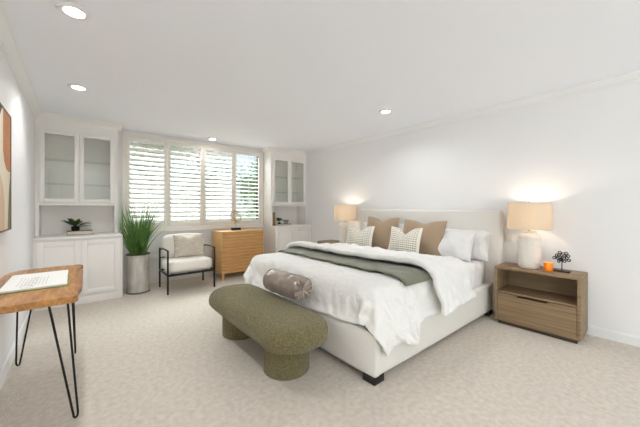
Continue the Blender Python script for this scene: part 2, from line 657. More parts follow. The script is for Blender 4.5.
def hutch(x0, x1, yf, label, cl, cr):
    rt = root('display_cabinet', ((x0 + x1) / 2, (yf + YB) / 2, .865), label, 'cabinet')
    mb = MB()
    s = .035
    yb = YB - .004
    mb.box(x0, x0 + s, yf, yb, .867, H - .002).box(x1 - s, x1, yf, yb, .867, H - .002)
    mb.box(x0 + s, x1 - s, yb - .012, yb, .867, H - .002)
    mb.box(x0 + s, x1 - s, yf, yb - .012, 1.265, 1.30).box(x0 + s, x1 - s, yf, yb - .012, 2.24, H - .002)
    # face frame
    mb.box(x0 + s, x0 + s + .012, yf - .004, yf + .016, 1.30, 2.24).box(x1 - s - .012, x1 - s, yf - .004, yf + .016, 1.30, 2.24)
    part('body', mb, M_cab, rt)
    mb = MB()
    pr = [(0, 0), (-.06, 0), (-.056, -.012), (-.034, -.026), (-.018, -.05), (-.010, -.06), (-.006, -.085), (0, -.085)]
    mb.prism([(yf + a, H - .002 + b) for a, b in pr], x0 + (0 if cl else -.05), x1 + (0 if cr else .05), (1, 2, 0))
    if not cl:
        mb.prism([(x0 + a, H - .002 + b) for a, b in pr], yf, yb, (0, 2, 1))
    if not cr:
        mb.prism([(x1 - a, H - .002 + b) for a, b in pr], yf, yb, (0, 2, 1))
    part('crown_moulding', mb, M_cab, rt)
    w = (x1 - x0 - 2 * s - .006) / 2
    for k in range(2):
        a = x0 + s + .003 + k * w + .002
        b = a + w - .004
        mb = MB()
        shaker(mb, a, b, yf - .022, 1.305, 2.235, .048, .02)
        d = part('door', mb, M_cab, rt)
        part('glass_pane', MB().box(a + .046, b - .046, yf - .014, yf - .010, 1.351, 2.189), M_glass, d)
    for z in (1.55, 1.87):
        part('glass_shelf', MB().box(x0 + s + .002, x1 - s - .002, yf + .02, yb - .014, z, z + .010), M_shelf, rt)
    return rt


base_cab(XL + .002, .468, 4.79, 'white two-door base cabinet in left corner, behind wood desk')
hutch(XL + .002, .435, 5.08, 'tall white glass-door display cabinet left of the window', True, False)
base_cab(2.945, XR - .002, 4.85, 'white base cabinet right of the dresser, partly hidden by bed')
hutch(2.945, XR - .002, 5.05, 'white glass-door display cabinet right of the window', False, True)

# ------------------------------------------------------------------ recessed ceiling lights
spots = [(-.02, 2.32, 'recessed ceiling light nearest the camera, upper left'),
         (.0, 3.76, 'recessed ceiling light in front of the left cabinet'),
         (2.94, 2.24, 'recessed ceiling light above the bed'),
         (1.80, 5.08, 'recessed ceiling light just in front of the window')]
spots = [q + (w,) for q, w in zip(spots, (9, 5, 7.5, .6))]
spots += [(x, y, 'added fill light behind the camera, built as a recessed ceiling light', w) for x, y, w in ((1.5, -.7, 5), (.0, -1.7, 38), (2.94, -1.7, 4))]  # unseen fittings added to even out the room light
for x, y, lb, pwr in spots:
    rt = root('recessed_light', (x, y, H - .012), lb, 'ceiling light', 'recessed ceiling lights' if y > 0 else 'added fill lights behind the camera')
    part('trim_ring', MB().lathe([(.052, .002), (.078, .0), (.084, .006), (.084, .0118), (.052, .0118), (.052, .002)], x, y, 32, H - .012, cap=False), M_trim, rt)
    part('led_lens', MB().lathe([(.0, .004), (.051, .004), (.051, .010), (.0, .010)], x, y, 32, H - .012, cap=False), M_led, rt)
    lamp('led_light', 'AREA', (x, y, H - .02), (0, 0, 0), pwr, (.97, .97, .97), shape='DISK', size=.10, spread=R(150))

# ------------------------------------------------------------------ desk with hairpin legs
TZ = .745
rt = root('live_edge_desk', (-.19, 2.68, 0), 'narrow live-edge wooden desk on black hairpin legs against left wall', 'desk')
out = [(-.412, 2.115), (-.25, 2.11), (-.10, 2.115), (-.018, 2.105), (.000, 2.13), (-.005, 2.25), (.018, 2.38), (.024, 2.60), (.018, 2.80),
       (.03, 2.92), (.024, 3.02), (.004, 3.08), (.012, 3.13), (.03, 3.17), (.032, 3.22), (.01, 3.262), (-.06, 3.272), (-.18, 3.268), (-.30, 3.262), (-.355, 3.245), (-.40, 3.19), (-.412, 3.10)]
mb = MB()
mb.prism(out, TZ - .036, TZ)
bmesh.ops.bevel(mb.bm, geom=[e for e in mb.bm.edges if abs((e.verts[0].co - e.verts[1].co).z) < .01], offset=.005, segments=2, affect='EDGES')
part('tabletop', mb, M_acacia, rt, smooth=50)
zt = TZ - .036


def hairpin(tops, bot):
    mb = MB()
    t1, t2 = [Vector((*t, zt - .002)) for t in tops]
    b = Vector((*bot, .012))
    mid = (t2 - t1)
    mid.z = 0
    mid.normalize()
    r = .011
    pts = [t1]
    pts.append(b - mid * r + Vector((0, 0, .02)))
    for k in range(1, 6):
        a = PI * k / 6
        pts.append(b + Vector((0, 0, .02)) - mid * r * math.cos(a) - Vector((0, 0, 1)) * .024 * math.sin(a))
    pts.append(b + mid * r + Vector((0, 0, .02)))
    pts.append(t2)
    mb.tube(pts, .0058, 8)
    c = (t1 + t2) / 2
    mb.box(min(t1.x, t2.x) - .015, max(t1.x, t2.x) + .015, min(t1.y, t2.y) - .015, max(t1.y, t2.y) + .015, zt - .004, zt)
    return mb


part('leg', hairpin([(-.125, 2.17), (-.048, 2.20)], (-.012, 2.22)), M_black, rt)
part('leg', hairpin([(-.035, 3.08), (-.05, 3.19)], (-.02, 3.20)), M_black, rt)
part('leg', hairpin([(-.355, 3.20), (-.245, 3.20)], (-.36, 3.235)), M_black, rt)
part('leg', hairpin([(-.35, 2.26), (-.34, 2.17)], (-.375, 2.20)), M_black, rt)

# large flat book on the desk
rt = root('picture_book', (-.20, 2.69, TZ), 'large flat white picture book with green cover edge lying on the desk', 'book')
bq = Matrix.Rotation(R(1.0), 3, 'Z')
pv = (-.20, 2.69, TZ)
part('cover', MB().box(-.355, -.054, 2.414, 2.952, TZ + .001, TZ + .004, .002, rot=bq, piv=pv), M_green, rt, 'green cover board')
mb = MB()
mb.box(-.352, -.058, 2.418, 2.948, TZ + .004, TZ + .015, .001, rot=bq, piv=pv)
part('pages', mb, M_paper, rt)
mb = MB()
zp = TZ + .0153
mb.quad([(-.352, 2.42, zp), (-.058, 2.42, zp), (-.058, 2.946, zp), (-.352, 2.946, zp)])
mb.mi = 1
zq = zp + .0004
for i in range(9):
    x = -.29 + i * .016
    mb.quad([(x, 2.50 + .012 * math.sin(i), zq), (x + .006, 2.50, zq), (x + .006, 2.80 - .02 * (i % 3), zq), (x, 2.80 - .02 * (i % 4), zq)])
mb.mi = 2
for i in range(6):
    y = 2.53 + i * .045
    mb.quad([(-.27 + .008 * i, y, zq + .0003), (-.20, y + .004, zq + .0003), (-.20, y + .018, zq + .0003), (-.27 + .008 * i, y + .012, zq + .0003)])
mb.tube([(-.24 + .028 * math.cos(t * PI / 8), 2.47 + .028 * math.sin(t * PI / 8), zq) for t in range(16)], .0018, 5, closed=True)
part('printed_page', mb, [M_print, M_ink, M_inkd], rt)

# ------------------------------------------------------------------ wall art
rt = root('wall_art', (XL + .002, 2.68, 1.07), 'abstract painting of rounded earth-tone shapes on the left wall', 'painting')
M_can = mat('painted_beige', s2l(222, 211, 193), .8)
M_terra = mat('painted_terracotta', s2l(186, 128, 88), .8, col2=s2l(172, 116, 78), scale=30)
M_dkb = mat('painted_umber', s2l(84, 74, 62), .8)
M_peach = mat('painted_sand', s2l(206, 178, 150), .8)
M_olv = mat('painted_olive', s2l(128, 126, 92), .8)
ya, yb_, za, zb = 2.22, 3.13, 1.085, 1.905
xf = XL + .034
part('backing', MB().box(XL + .003, XL + .030, ya, yb_, za, zb), M_can, rt)
mb = MB()
mb.box(XL + .003, XL + .036, yb_, yb_ + .010, za - .010, zb + .010, .001).box(XL + .003, XL + .036, ya - .010, ya, za - .010, zb + .010, .001)
mb.box(XL + .003, XL + .036, ya, yb_, zb, zb + .010, .001).box(XL + .003, XL + .036, ya, yb_, za - .010, za, .001)
part('frame', mb, mat('brown_frame', s2l(96, 74, 52), .5), rt)


def flat(mb, pts, lift):
    mb.bm.faces.new([mb.bm.verts.new((xf - .003 + lift, min(yb_, p), max(za, min(zb, q)))) for p, q in pts]).material_index = mb.mi


def arch(y0, y1, zbase, ztip, up=True, n=14):
    r = (y1 - y0) / 2
    s = 1 if up else -1
    pts = [(y0, zbase), (y1, zbase)]
    for k in range(n + 1):
        a = PI * k / n
        pts.append(((y0 + y1) / 2 + r * math.cos(a), ztip - s * r + s * r * math.sin(a)))
    return pts


mb = MB()
flat(mb, [(ya, za), (yb_, za), (yb_, zb), (ya, zb)], 0)
mb.mi = 1
flat(mb, [(2.855, zb), (2.855, 1.624), (2.901, 1.551), (2.974, 1.505), (3.056, 1.496), (3.129, 1.505), (yb_, zb)], .001)
mb.mi = 2
flat(mb, [(ya, zb), (2.827, zb), (2.763, 1.844), (2.654, 1.807), (2.516, 1.798), (2.379, 1.807), (ya, 1.84)], .001)
mb.mi = 3
flat(mb, arch(2.40, 2.91, za, 1.478), .001)
mb.mi = 4
flat(mb, [(3.019, za), (yb_, za), (yb_, 1.478), (3.084, 1.405), (3.047, 1.249)], .0015)
flat(mb, arch(2.25, 2.52, za, 1.31), .002)
part('canvas', mb, [M_can, M_terra, M_dkb, M_peach, M_olv], rt)

# ------------------------------------------------------------------ things in the left niche
mb = MB()
mb.box(-.12, .155, 5.13, 5.30, .867, .870, .001).box(-.12, .155, 5.13, 5.30, .913, .917, .001).box(-.12, -.116, 5.13, 5.30, .870, .913)
rt = root('hardcover_book', (.02, 5.21, .867), 'thick taupe hardcover book lying under the small potted plant', 'book')
part('cover', mb, M_taupe, rt)
part('pages', MB().box(-.114, .148, 5.135, 5.295, .8705, .9125), M_paper, rt)
rt = root('potted_plant', (-.03, 5.2, .918), 'small dark-leaved plant in a black pot on the taupe book', 'plant')
part('pot', MB().lathe([(.036, 0), (.044, .01), (.047, .04), (.045, .062), (.040, .062), (.040, .05), (0, .05)], -.03, 5.2, 24, .918), M_black, rt)
rnd = random.Random(3)


def leafy(mb, base, n, L, wd, spread, rnd, droop=.6):
    for i in range(n):
        a = 2 * PI * i / n + rnd.uniform(-.3, .3)
        l = L * rnd.uniform(.7, 1.1)
        el = rnd.uniform(.25, 1.1)
        prev = None
        for k in range(6):
            t = k / 5
            r = l * t * math.cos(el) * spread
            z = l * t * math.sin(el) - droop * l * t * t * .6
            c = Vector(base) + Vector((r * math.cos(a), r * math.sin(a), z))
            w = wd * math.sin(PI * min(1, max(.03, (t * .9 + .05)))) * (1 if t > .25 else .3)
            sd = Vector((-math.sin(a), math.cos(a), 0)) * w
            row = [mb.bm.verts.new(c - sd), mb.bm.verts.new(c + Vector((0, 0, -w * .3))), mb.bm.verts.new(c + sd)]
            if prev:
                mb.bm.faces.new((prev[0], prev[1], row[1], row[0]))
                mb.bm.faces.new((prev[1], prev[2], row[2], row[1]))
            prev = row


mb = MB()
leafy(mb, (-.03, 5.2, .965), 14, .23, .030, 1.0, rnd, .45)
part('foliage', mb, M_darkleaf, rt, smooth='all')

# ------------------------------------------------------------------ things in the right niche
rt = root('upright_book', (3.03, 5.14, .867), 'brown book standing upright at the left of the right cabinet niche', 'book')
mb = MB()
mb.box(3.0, 3.004, 5.07, 5.22, .867, 1.14, .001).box(3.05, 3.054, 5.07, 5.22, .867, 1.14, .001).box(3.004, 3.05, 5.07, 5.074, .867, 1.14, .001)
part('cover', mb, M_cork, rt)
part('pages', MB().box(3.005, 3.049, 5.075, 5.215, .869, 1.135), M_paper, rt)
rt = root('flat_book', (3.25, 5.16, .867), 'pale thin book lying flat in the right cabinet niche', 'book')
part('cover', MB().box(3.075, 3.46, 5.08, 5.24, .867, .871, .001).box(3.075, 3.46, 5.08, 5.24, .889, .893, .001).box(3.075, 3.079, 5.08, 5.24, .871, .889), M_taupe, rt)
part('pages', MB().box(3.08, 3.455, 5.083, 5.237, .8712, .8888), M_paper, rt)
rt = root('bonsai', (3.21, 5.16, .893), 'tiny dark bonsai-like plant on the pale book in the right cabinet niche', 'plant')
part('pot', MB().lathe([(.022, 0), (.03, .006), (.032, .03), (.027, .03), (0, .026)], 3.21, 5.16, 20, .893), M_black, rt)
part('stem', MB().tube([(3.21, 5.16, .918), (3.205, 5.16, .945), (3.215, 5.16, .965)], .005, 6), M_bronze, rt)
mb = MB()
leafy(mb, (3.21, 5.16, .955), 26, .13, .024, 1.0, random.Random(8), .3)
part('foliage', mb, M_darkleaf, rt, smooth='all')
rt = root('knot_ornament', (3.37, 5.15, .893), 'small bronze looped knot ornament beside the tiny plant', 'ornament')
mb = MB()
pts = []
for i in range(60):
    t = 2 * PI * i / 60
    pts.append((3.37 + .023 * (math.sin(t) + 2 * math.sin(2 * t)), 5.15 + .012 * math.sin(3 * t),   .893 + .048 + .0135 * (math.cos(t) - 2 * math.cos(2 * t))))
mb.tube(pts, .0065, 8, closed=True)
part('loop', mb, M_bronze, rt, smooth='all')

# ------------------------------------------------------------------ tall grass plant
rt = root('potted_grass', (.675, 4.97, 0), 'tall spiky green grass plant in galvanised metal pot left of the armchair', 'plant')
cx, cy = .675, 4.97
mb = MB()
prof = [(.140, .0), (.146, .008), (.146, .022), (.141, .03)]
for k in range(1, 20):
    prof.append((.141 + .0012 * math.sin(k * 2.1), .03 + k * .026))
prof += [(.146, .535), (.149, .545), (.149, .553), (.143, .556), (.136, .55), (.136, .50), (0, .50)]
mb.lathe(prof, cx, cy, 40)
part('pot', mb, M_galv, rt)
part('pot_rim', MB().lathe([(.1495, .548), (.1515, .552), (.1515, .562), (.146, .564), (.136, .560), (.136, .552)], cx, cy, 40), M_galvrim, rt, 'dark rim')
part('pot_foot', MB().lathe([(.147, .0), (.1485, .004), (.1485, .018), (.147, .02)], cx, cy, 40, cap=False), M_galvrim, rt, 'dark foot band')
part('soil', MB().lathe([(.135, .5), (.08, .515), (0, .52)], cx, cy, 24), M_soil, rt)
mb = MB()
rnd = random.Random(21)
for i in range(250):
    a = rnd.uniform(0, 2 * PI)
    r0 = .09 * math.sqrt(rnd.random())
    ln = rnd.uniform(.42, .88) if rnd.random() < .85 else rnd.uniform(.2, .4)
    lean = rnd.uniform(.03, .25) * (1.25 if ln < .65 else .75)
    w = rnd.uniform(.004, .009)
    b0 = Vector((cx + r0 * math.cos(a), cy + r0 * math.sin(a), .51))
    a2 = a + rnd.uniform(-.6, .6)
    prev = None
    tw = rnd.uniform(0, PI)
    for k in range(7):
        t = k / 6
        c = b0 + Vector((math.cos(a2), math.sin(a2), 0)) * (lean * (t * .5 + t ** 2.4 * .9) * ln / .6) + Vector((0, 0, ln * t * (1 - .10 * t * lean / .3)))
        c.y = min(c.y, 5.285)
        if c.y > 4.76:
            c.x = max(c.x, .482)
        ww = w * (1 - t ** 2.2) + .0004
        sd = Vector((math.cos(tw), math.sin(tw), 0)) * ww
        row = [mb.bm.verts.new(c - sd), mb.bm.verts.new(c + sd)]
        if prev:
            mb.bm.faces.new((prev[0], prev[1], row[1], row[0]))
        prev = row
part('foliage', mb, M_leaf, rt, smooth='all')


# ------------------------------------------------------------------ pillows
def pillow_mesh(name, w, h, t, mats, chop=0, n=26, seed=0, border=0, wr=.006, ear=.03):
    """pillow in the local x (width) / z (height) plane, thickness in y, bottom edge at z = 0"""
    bm = bmesh.new()
    uvl = bm.loops.layers.uv.new('UVMap')

    def P(u, v, s):
        # outline pulled in between the corners
        e = 1 - .075 * (1 - u * u) * 0 - .06 * (1 - v * v)
        f = 1 - .06 * (1 - u * u)
        x = u * w / 2 * e
        z = v * h / 2 * f
        au, av = abs(u), abs(v)
        prof = (max(0, 1 - au ** 2.4) ** .55) * (max(0, 1 - av ** 2.4) ** .55)
        y = s * t / 2 * prof
        if chop and v > -.4:
            k = math.exp(-(u / .33) ** 2) * ((v + .4) / 1.4) ** 2
            z -= chop * k
            y *= 1 - .25 * k
        q = Vector((x * 7, z * 7, seed * 3.1 + s * 2))
        y += s * wr * noise.noise(q) * prof ** .5 * 2.2
        # pinch creases running in from the corners
        cr = math.sin((au - av) * 14 + seed) * (au * av) ** 2
        y += s * wr * 1.1 * cr * prof ** .4
        return Vector((x, y, z + h / 2))
    grids = []
    for s in (-1, 1):
        g = []
        for i in range(n + 1):
            row = []
            for j in range(n + 1):
                u, v = math.sin(PI / 2 * (2 * i / n - 1)), math.sin(PI / 2 * (2 * j / n - 1))
                u = .5 * u + .5 * (2 * i / n - 1)
                v = .5 * v + .5 * (2 * j / n - 1)
                if s == 1 and (i in (0, n) or j in (0, n)):
                    row.append((grids[0][i][j][0], u, v))
                else:
                    row.append((bm.verts.new(P(u, v, s)), u, v))
            g.append(row)
        grids.append(g)
        for i in range(n):
            for j in range(n):
                q = [g[i][j], g[i + 1][j], g[i + 1][j + 1], g[i][j + 1]]
                f = bm.faces.new([a[0] for a in (q if s == -1 else q[::-1])])
                for lp, a in zip(f.loops, (q if s == -1 else q[::-1])):
                    lp[uvl].uv = (a[1] / 2 + .5, a[2] / 2 + .5)
    me = bpy.data.meshes.new(name)
    bm.to_mesh(me)
    edge = [tuple(g[0].co) for g in [grids[0][i][0] for i in range(n)] + [grids[0][n][j] for j in range(n)] + [grids[0][n - i][n] for i in range(n)] + [grids[0][0][n - j] for j in range(n)]]
    bm.free()
    for m in (mats if isinstance(mats, (list, tuple)) else [mats]):
        me.materials.append(m)
    me.polygons.foreach_set('use_smooth', [True] * len(me.polygons))
    return me, edge


def pillow(name, w, h, t, m, loc, face, lean, label, cat, group=None, roll=0, piping=None, piping_r=.004, **kw):
    """face: heading (degrees) of the pillow's front; lean: degrees tilted back; roll: turn in its own plane"""
    me, edge = pillow_mesh(name, w, h, t, m, **kw)
    rot = Matrix.Rotation(R(face + 90), 4, 'Z') @ Matrix.Rotation(-R(lean), 4, 'X') @ Matrix.Rotation(R(roll), 4, 'Y')
    me.transform(rot)
    zmin = min(v.co.z for v in me.vertices)
    me.transform(Matrix.Translation((0, 0, -zmin)))
    if piping is None:
        o = bpy.data.objects.new(name, me)
        o.location = loc
        C.objects.link(o)
        o['label'] = label
        o['category'] = cat
        if group:
            o['group'] = group
        return o
    rt = root(name, loc, label, cat, group)
    o = bpy.data.objects.new('cover', me)
    C.objects.link(o)
    o.parent = rt
    mb = MB()
    mb.tube([rot @ Vector(e) + Vector((0, 0, -zmin)) for e in edge], piping_r, 6, closed=True)
    q = bpy.data.objects.new('piping', mb.mesh('piping', piping, smooth='all'))
    C.objects.link(q)
    q.parent = rt
    return rt


# ------------------------------------------------------------------ armchair
rt = root('armchair', (1.30, 4.78, 0), 'ivory cushioned armchair with thin black metal frame under the window', 'armchair')
X0, X1, Y0, Y1, ZA = .97, 1.625, 4.51, 5.04, .615
r = .011
for x in (X0, X1):
    part('leg', MB().box(x - r, x + r, Y0 - r, Y0 + r, 0, ZA, .002), M_black, rt)
    part('leg', MB().box(x - r, x + r, Y1 - r, Y1 + r, 0, ZA - .015, .002), M_black, rt)
    mb = MB()
    mb.tube([(x, Y0 - .012, ZA + .004), (x, 4.70, ZA + .010), (x, 4.88, ZA + .002), (x, Y1 + .012, ZA - .012)], .012, 8)
    part('armrest', mb, M_black, rt)
mb = MB()
for x in (X0, X1):
    mb.box(x - r, x + r, Y0, Y1, .262, .284, .002)
mb.box(X0, X1, Y0 - r, Y0 + r, .255, .285, .002).box(X0, X1, Y1 - r, Y1 + r, .255, .28, .002)
for k in range(5):
    xx = X0 + .09 + k * (X1 - X0 - .18) / 4
    mb.box(xx - .02, xx + .02, Y0, Y1, .262, .268)
part('seat_frame', mb, M_black, rt)
mb = MB()
mb.tube([(X0 + .0, Y1, .46), (X1, Y1, .46)], .008, 8)
mb.tube([(X0 + .0, Y1, .585), (X1, Y1, .585)], .008, 8)
part('back_rail', mb, M_black, rt)


def cushion(x0, x1, y0, y1, z0, z1, bev, puff=.015):
    mb = MB()
    mb.box(x0, x1, y0, y1, z0, z1)
    bmesh.ops.subdivide_edges(mb.bm, edges=mb.bm.edges[:], cuts=9, use_grid_fill=True)
    c = Vector(((x0 + x1) / 2, (y0 + y1) / 2, (z0 + z1) / 2))
    hx, hy, hz = (x1 - x0) / 2, (y1 - y0) / 2, (z1 - z0) / 2
    for v in mb.bm.verts:
        d = v.co - c
        # rounded box: clamp to inner box then push out by the radius
        inner = Vector((max(-hx + bev, min(hx - bev, d.x)), max(-hy + bev, min(hy - bev, d.y)), max(-hz + bev, min(hz - bev, d.z))))
        q = d - inner
        if q.length > 1e-6:
            q = q.normalized() * bev
        u, w_, t_ = d.x / hx, d.y / hy, d.z / hz
        pf = [(1 - w_ * w_) * (1 - t_ * t_), (1 - u * u) * (1 - t_ * t_), (1 - u * u) * (1 - w_ * w_)]
        add = Vector((puff * pf[0] * (u if abs(u) > .99 else 0), puff * pf[1] * (w_ if abs(w_) > .99 else 0), puff * pf[2] * (t_ if abs(t_) > .99 else 0)))
        v.co = c + inner + q + add + Vector((0, 0, .003 * noise.noise(v.co * 9)))
    return mb


part('seat_cushion', cushion(X0 + .018, X1 - .018, Y0 + .02, Y1 - .04, .278, .462, .055), M_boucle, rt, smooth='all')
mb = cushion(X0 + .035, X1 - .035, 4.88, 5.02, .455, .80, .062, .02)
rm = Matrix.Rotation(R(-9), 3, 'X')
for v in mb.bm.verts:
    p = Vector((1.3, 4.98, .46))
    v.co = rm @ (v.co - p) + p
part('back_cushion', mb, M_boucle, rt, smooth='all')
pillow('throw_pillow', .44, .36, .14, M_slub, (1.325, 4.74, .475), -93, 16, 'beige slub throw pillow with pointed corners propped on the armchair', 'pillow', chop=.05, seed=2)

# ------------------------------------------------------------------ dresser
rt = root('dresser', (2.24, 5.04, 0), 'honey oak dresser with wavy ribbed front below the window', 'dresser')
x0, x1, y0, y1 = 1.855, 2.645, 4.80, 5.27
mb = MB()
mb.box(x0, x0 + .022, y0 + .0, y1, .11, .80, .002).box(x1 - .022, x1, y0, y1, .11, .80, .002)
mb.box(x0 + .022, x1 - .022, y0 + .0, y1, .11, .132).box(x0 + .022, x1 - .022, y1 - .01, y1, .132, .80).box(x0 + .022, x1 - .022, y0 + .045, y0 + .06, .132, .80)
part('body', mb, M_honey, rt)
part('top', MB().box(x0 - .002, x1 + .002, y0 - .004, y1, .80, .822, .003), M_honey, rt)
nr = 3
for k in range(nr):
    mb = MB()
    za_, zb_ = .136 + k * .2205, .136 + (k + 1) * .2205 - .003
    nx, nz = 60, 110
    g = []
    for j in range(nz + 1):
        row = []
        for i in range(nx + 1):
            x = x0 + .024 + (x1 - x0 - .048) * i / nx
            z = za_ + (zb_ - za_) * j / nz
            ph = (z + .0028 * math.sin(x * 15 + z * 5) + .0015 * math.sin(x * 31)) / .0551 * 2 * PI
            q_ = (ph / (2 * PI)) % 1
            y = y0 + .002 + (.030 if q_ > .6 else .004 * (abs(q_ - .3) / .3) ** 2)
            row.append(mb.bm.verts.new((x, y, z)))
        g.append(row)
    for j in range(nz):
        for i in range(nx):
            mb.bm.faces.new((g[j][i], g[j][i + 1], g[j + 1][i + 1], g[j + 1][i]))
    mb.box(x0 + .024, x1 - .024, y0 + .0295, y0 + .044, za_, zb_)
    o = part('drawer', mb, M_honey, rt, smooth=50)
for x in (x0 + .03, x1 - .03):
    for y in (y0 + .03, y1 - .03):
        mb = MB()
        mb.prism([(x - .022, y - .022), (x + .022, y - .022), (x + .022, y + .022), (x - .022, y + .022)], 0, .11)
        for v in mb.bm.verts:
            if v.co.z < .01:
                v.co.x = x + (v.co.x - x) * .72
                v.co.y = y + (v.co.y - y) * .72
        part('leg', mb, M_honey, rt)

# wire sculpture on the dresser
rt = root('wire_sculpture', (2.21, 5.04, .822), 'looping thin brass wire sculpture on black block atop the dresser', 'sculpture')
part('base', MB().box(2.13, 2.29, 5.0, 5.08, .8225, .868, .002), M_blackwood, rt, 'black block base')
mb = MB()
for k in range(4):
    ph = k * 1.3
    pts = []
    for i in range(48):
        t = 2 * PI * i / 48
        ax = .10 + .02 * math.sin(ph)
        az = .055 + .03 * math.cos(ph * 2)
        u, v = ax * math.cos(t), az * math.sin(t) + .02 * math.sin(2 * t + ph)
        an = ph * .75 + .5
        pts.append((2.20 + u * math.cos(an) - v * math.sin(an), 5.04 + .05 * math.sin(t + ph), 1.065 + u * math.sin(an) + v * math.cos(an)))
    mb.tube(pts, .0042, 6, closed=True)
mb.tube([(2.21, 5.04, .868), (2.212, 5.04, .95), (2.20, 5.04, 1.03)], .003, 6)
part('wire', mb, M_gold, rt, smooth='all')

# ------------------------------------------------------------------ nightstands
NY0, NY1, NX0, NX1, NZ = .485, 1.185, 3.44, 3.80, .61
rt = root('nightstand', ((NX0 + NX1) / 2, (NY0 + NY1) / 2, 0), 'oak nightstand with open shelf and drawer, right of the bed', 'nightstand', 'oak nightstands')
ns = rt
mb = MB()
t = .025
mb.box(NX0, NX1, NY0, NY0 + t, .04, NZ - t - .0005, .0015).box(NX0, NX1, NY1 - t, NY1, .04, NZ - t - .0005, .0015)
mb.box(NX0 + .004, NX1, NY0 + t, NY1 - t, .04, .07).box(NX1 - .012, NX1, NY0 + t, NY1 - t, .07, NZ - t)
part('body', mb, M_oak, rt)
part('top', MB().box(NX0, NX1, NY0, NY1, NZ - t, NZ, .002), M_oak, rt)
part('shelf', MB().box(NX0 + .012, NX1 - .012, NY0 + t, NY1 - t, .335, .352), M_oak, rt)
part('plinth', MB().box(NX0 + .03, NX1 - .01, NY0 + .03, NY1 - .03, 0, .04), M_oakdark, rt, 'dark recessed plinth')
ym = (NY0 + NY1) / 2 + .02
a, b = NY0 + t + .004, NY1 - t - .004
out = [(a, .074), (b, .074), (b, .330), (ym + .13, .330), (ym + .122, .316), (ym - .122, .316), (ym - .13, .330), (a, .330)]
dr = MB()
dr.prism(out, NX0 + .002, NX0 + .022, (1, 2, 0))
part('drawer', dr, M_oak, rt)
ns2 = dup(ns, ((NX0 + NX1) / 2, 3.84, 0), 'oak nightstand beyond the far side of the bed, mostly hidden', group='oak nightstands')


# ------------------------------------------------------------------ table lamps
def table_lamp(x, y, z, label):
    rt = root('table_lamp', (x, y, z), label, 'lamp', 'white ceramic table lamps')
    prof = [(.088, .0), (.098, .004), (.103, .03), (.108, .12), (.110, .22), (.110, .29), (.104, .325), (.088, .348), (.070, .358), (.066, .366), (.070, .376), (.060, .378), (0, .378)]
    mb = MB()
    prof = [(a * .92, b) for a, b in prof]
    mb.lathe(prof, x, y, 48, z + .001)
    for j in range(12):
        zz = .03 + j * .0255
        rr = (.103 + .007 * min(1, zz / .2)) * .92
        for i in range(26):
            a = 2 * PI * (i + .5 * (j % 2)) / 26
            c = Vector((x + rr * math.cos(a), y + rr * math.sin(a), z + zz))
            bmesh.ops.create_uvsphere(mb.bm, u_segments=6, v_segments=4, radius=.0062, matrix=Matrix.Translation(c))
    part('lamp_body', mb, M_ceramic, rt)
    part('neck', MB().lathe([(.012, .378), (.012, .42), (.018, .42), (.018, .45), (.010, .45)], x, y, 16, z), M_chrome, rt)
    mb = MB()
    z0, z1 = .405, .675
    mb.lathe([(.196, z0), (.188, z1), (.186, z1), (.194, z0), (.196, z0)], x, y, 56, z, cap=False)
    part('lamp_shade', mb, M_shade, rt)
    mb = MB()
    mb.tube([(x + .186 * math.cos(q), y + .186 * math.sin(q), z + z1 - .01) for q in [2 * PI * i / 40 for i in range(40)]], .002, 5, closed=True)
    for q in (0, 2 * PI / 3, 4 * PI / 3):
        mb.tube([(x, y, z + z1 - .012), (x + .186 * math.cos(q), y + .186 * math.sin(q), z + z1 - .01)], .0018, 5)
    mb.tube([(x, y, z + .45), (x, y, z + z1 + .005)], .0025, 6)
    part('shade_fitter', mb, M_chrome, rt)
    part('finial', MB().lathe([(.004, 0), (.008, .006), (.006, .014), (0, .02)], x, y, 12, z + z1 + .003), M_chrome, rt)
    mb = MB()
    bmesh.ops.create_uvsphere(mb.bm, u_segments=16, v_segments=10, radius=.028, matrix=Matrix.Translation((x, y, z + .535)))
    part('bulb', mb, M_bulb, rt, smooth='all')
    l = lamp('bulb_light', 'POINT', (x, y, z + .60), (0, 0, 0), 3.4, (1, .86, .71), shadow_soft_size=.03)
    return rt


table_lamp(3.62, .915, NZ, 'lit white textured ceramic lamp on the right nightstand')
table_lamp(3.62, 3.64, NZ, 'lit white ceramic lamp beyond the far side of the bed')

# candle holder
rt = root('candle_holder', (3.545, .74, NZ), 'orange glass candle holder beside the right lamp', 'candle holder')
part('glass_cup', MB().lathe([(.030, 0), (.036, .004), (.039, .03), (.039, .084), (.035, .084), (.033, .03), (.030, .012), (0, .012)], 3.545, .74, 28, NZ + .001), M_orange, rt, 'orange glass')
part('candle', MB().lathe([(.020, .0125), (.020, .030), (0, .030)], 3.545, .74, 16, NZ + .001), M_ceramic, rt)
part('flame', MB().lathe([(0, .031), (.006, .036), (.005, .044), (0, .056)], 3.545, .74, 10, NZ + .001), M_flame, rt)
lamp('flame_light', 'POINT', (3.545, .74, NZ + .06), (0, 0, 0), .25, (1, .6, .25), shadow_soft_size=.01)
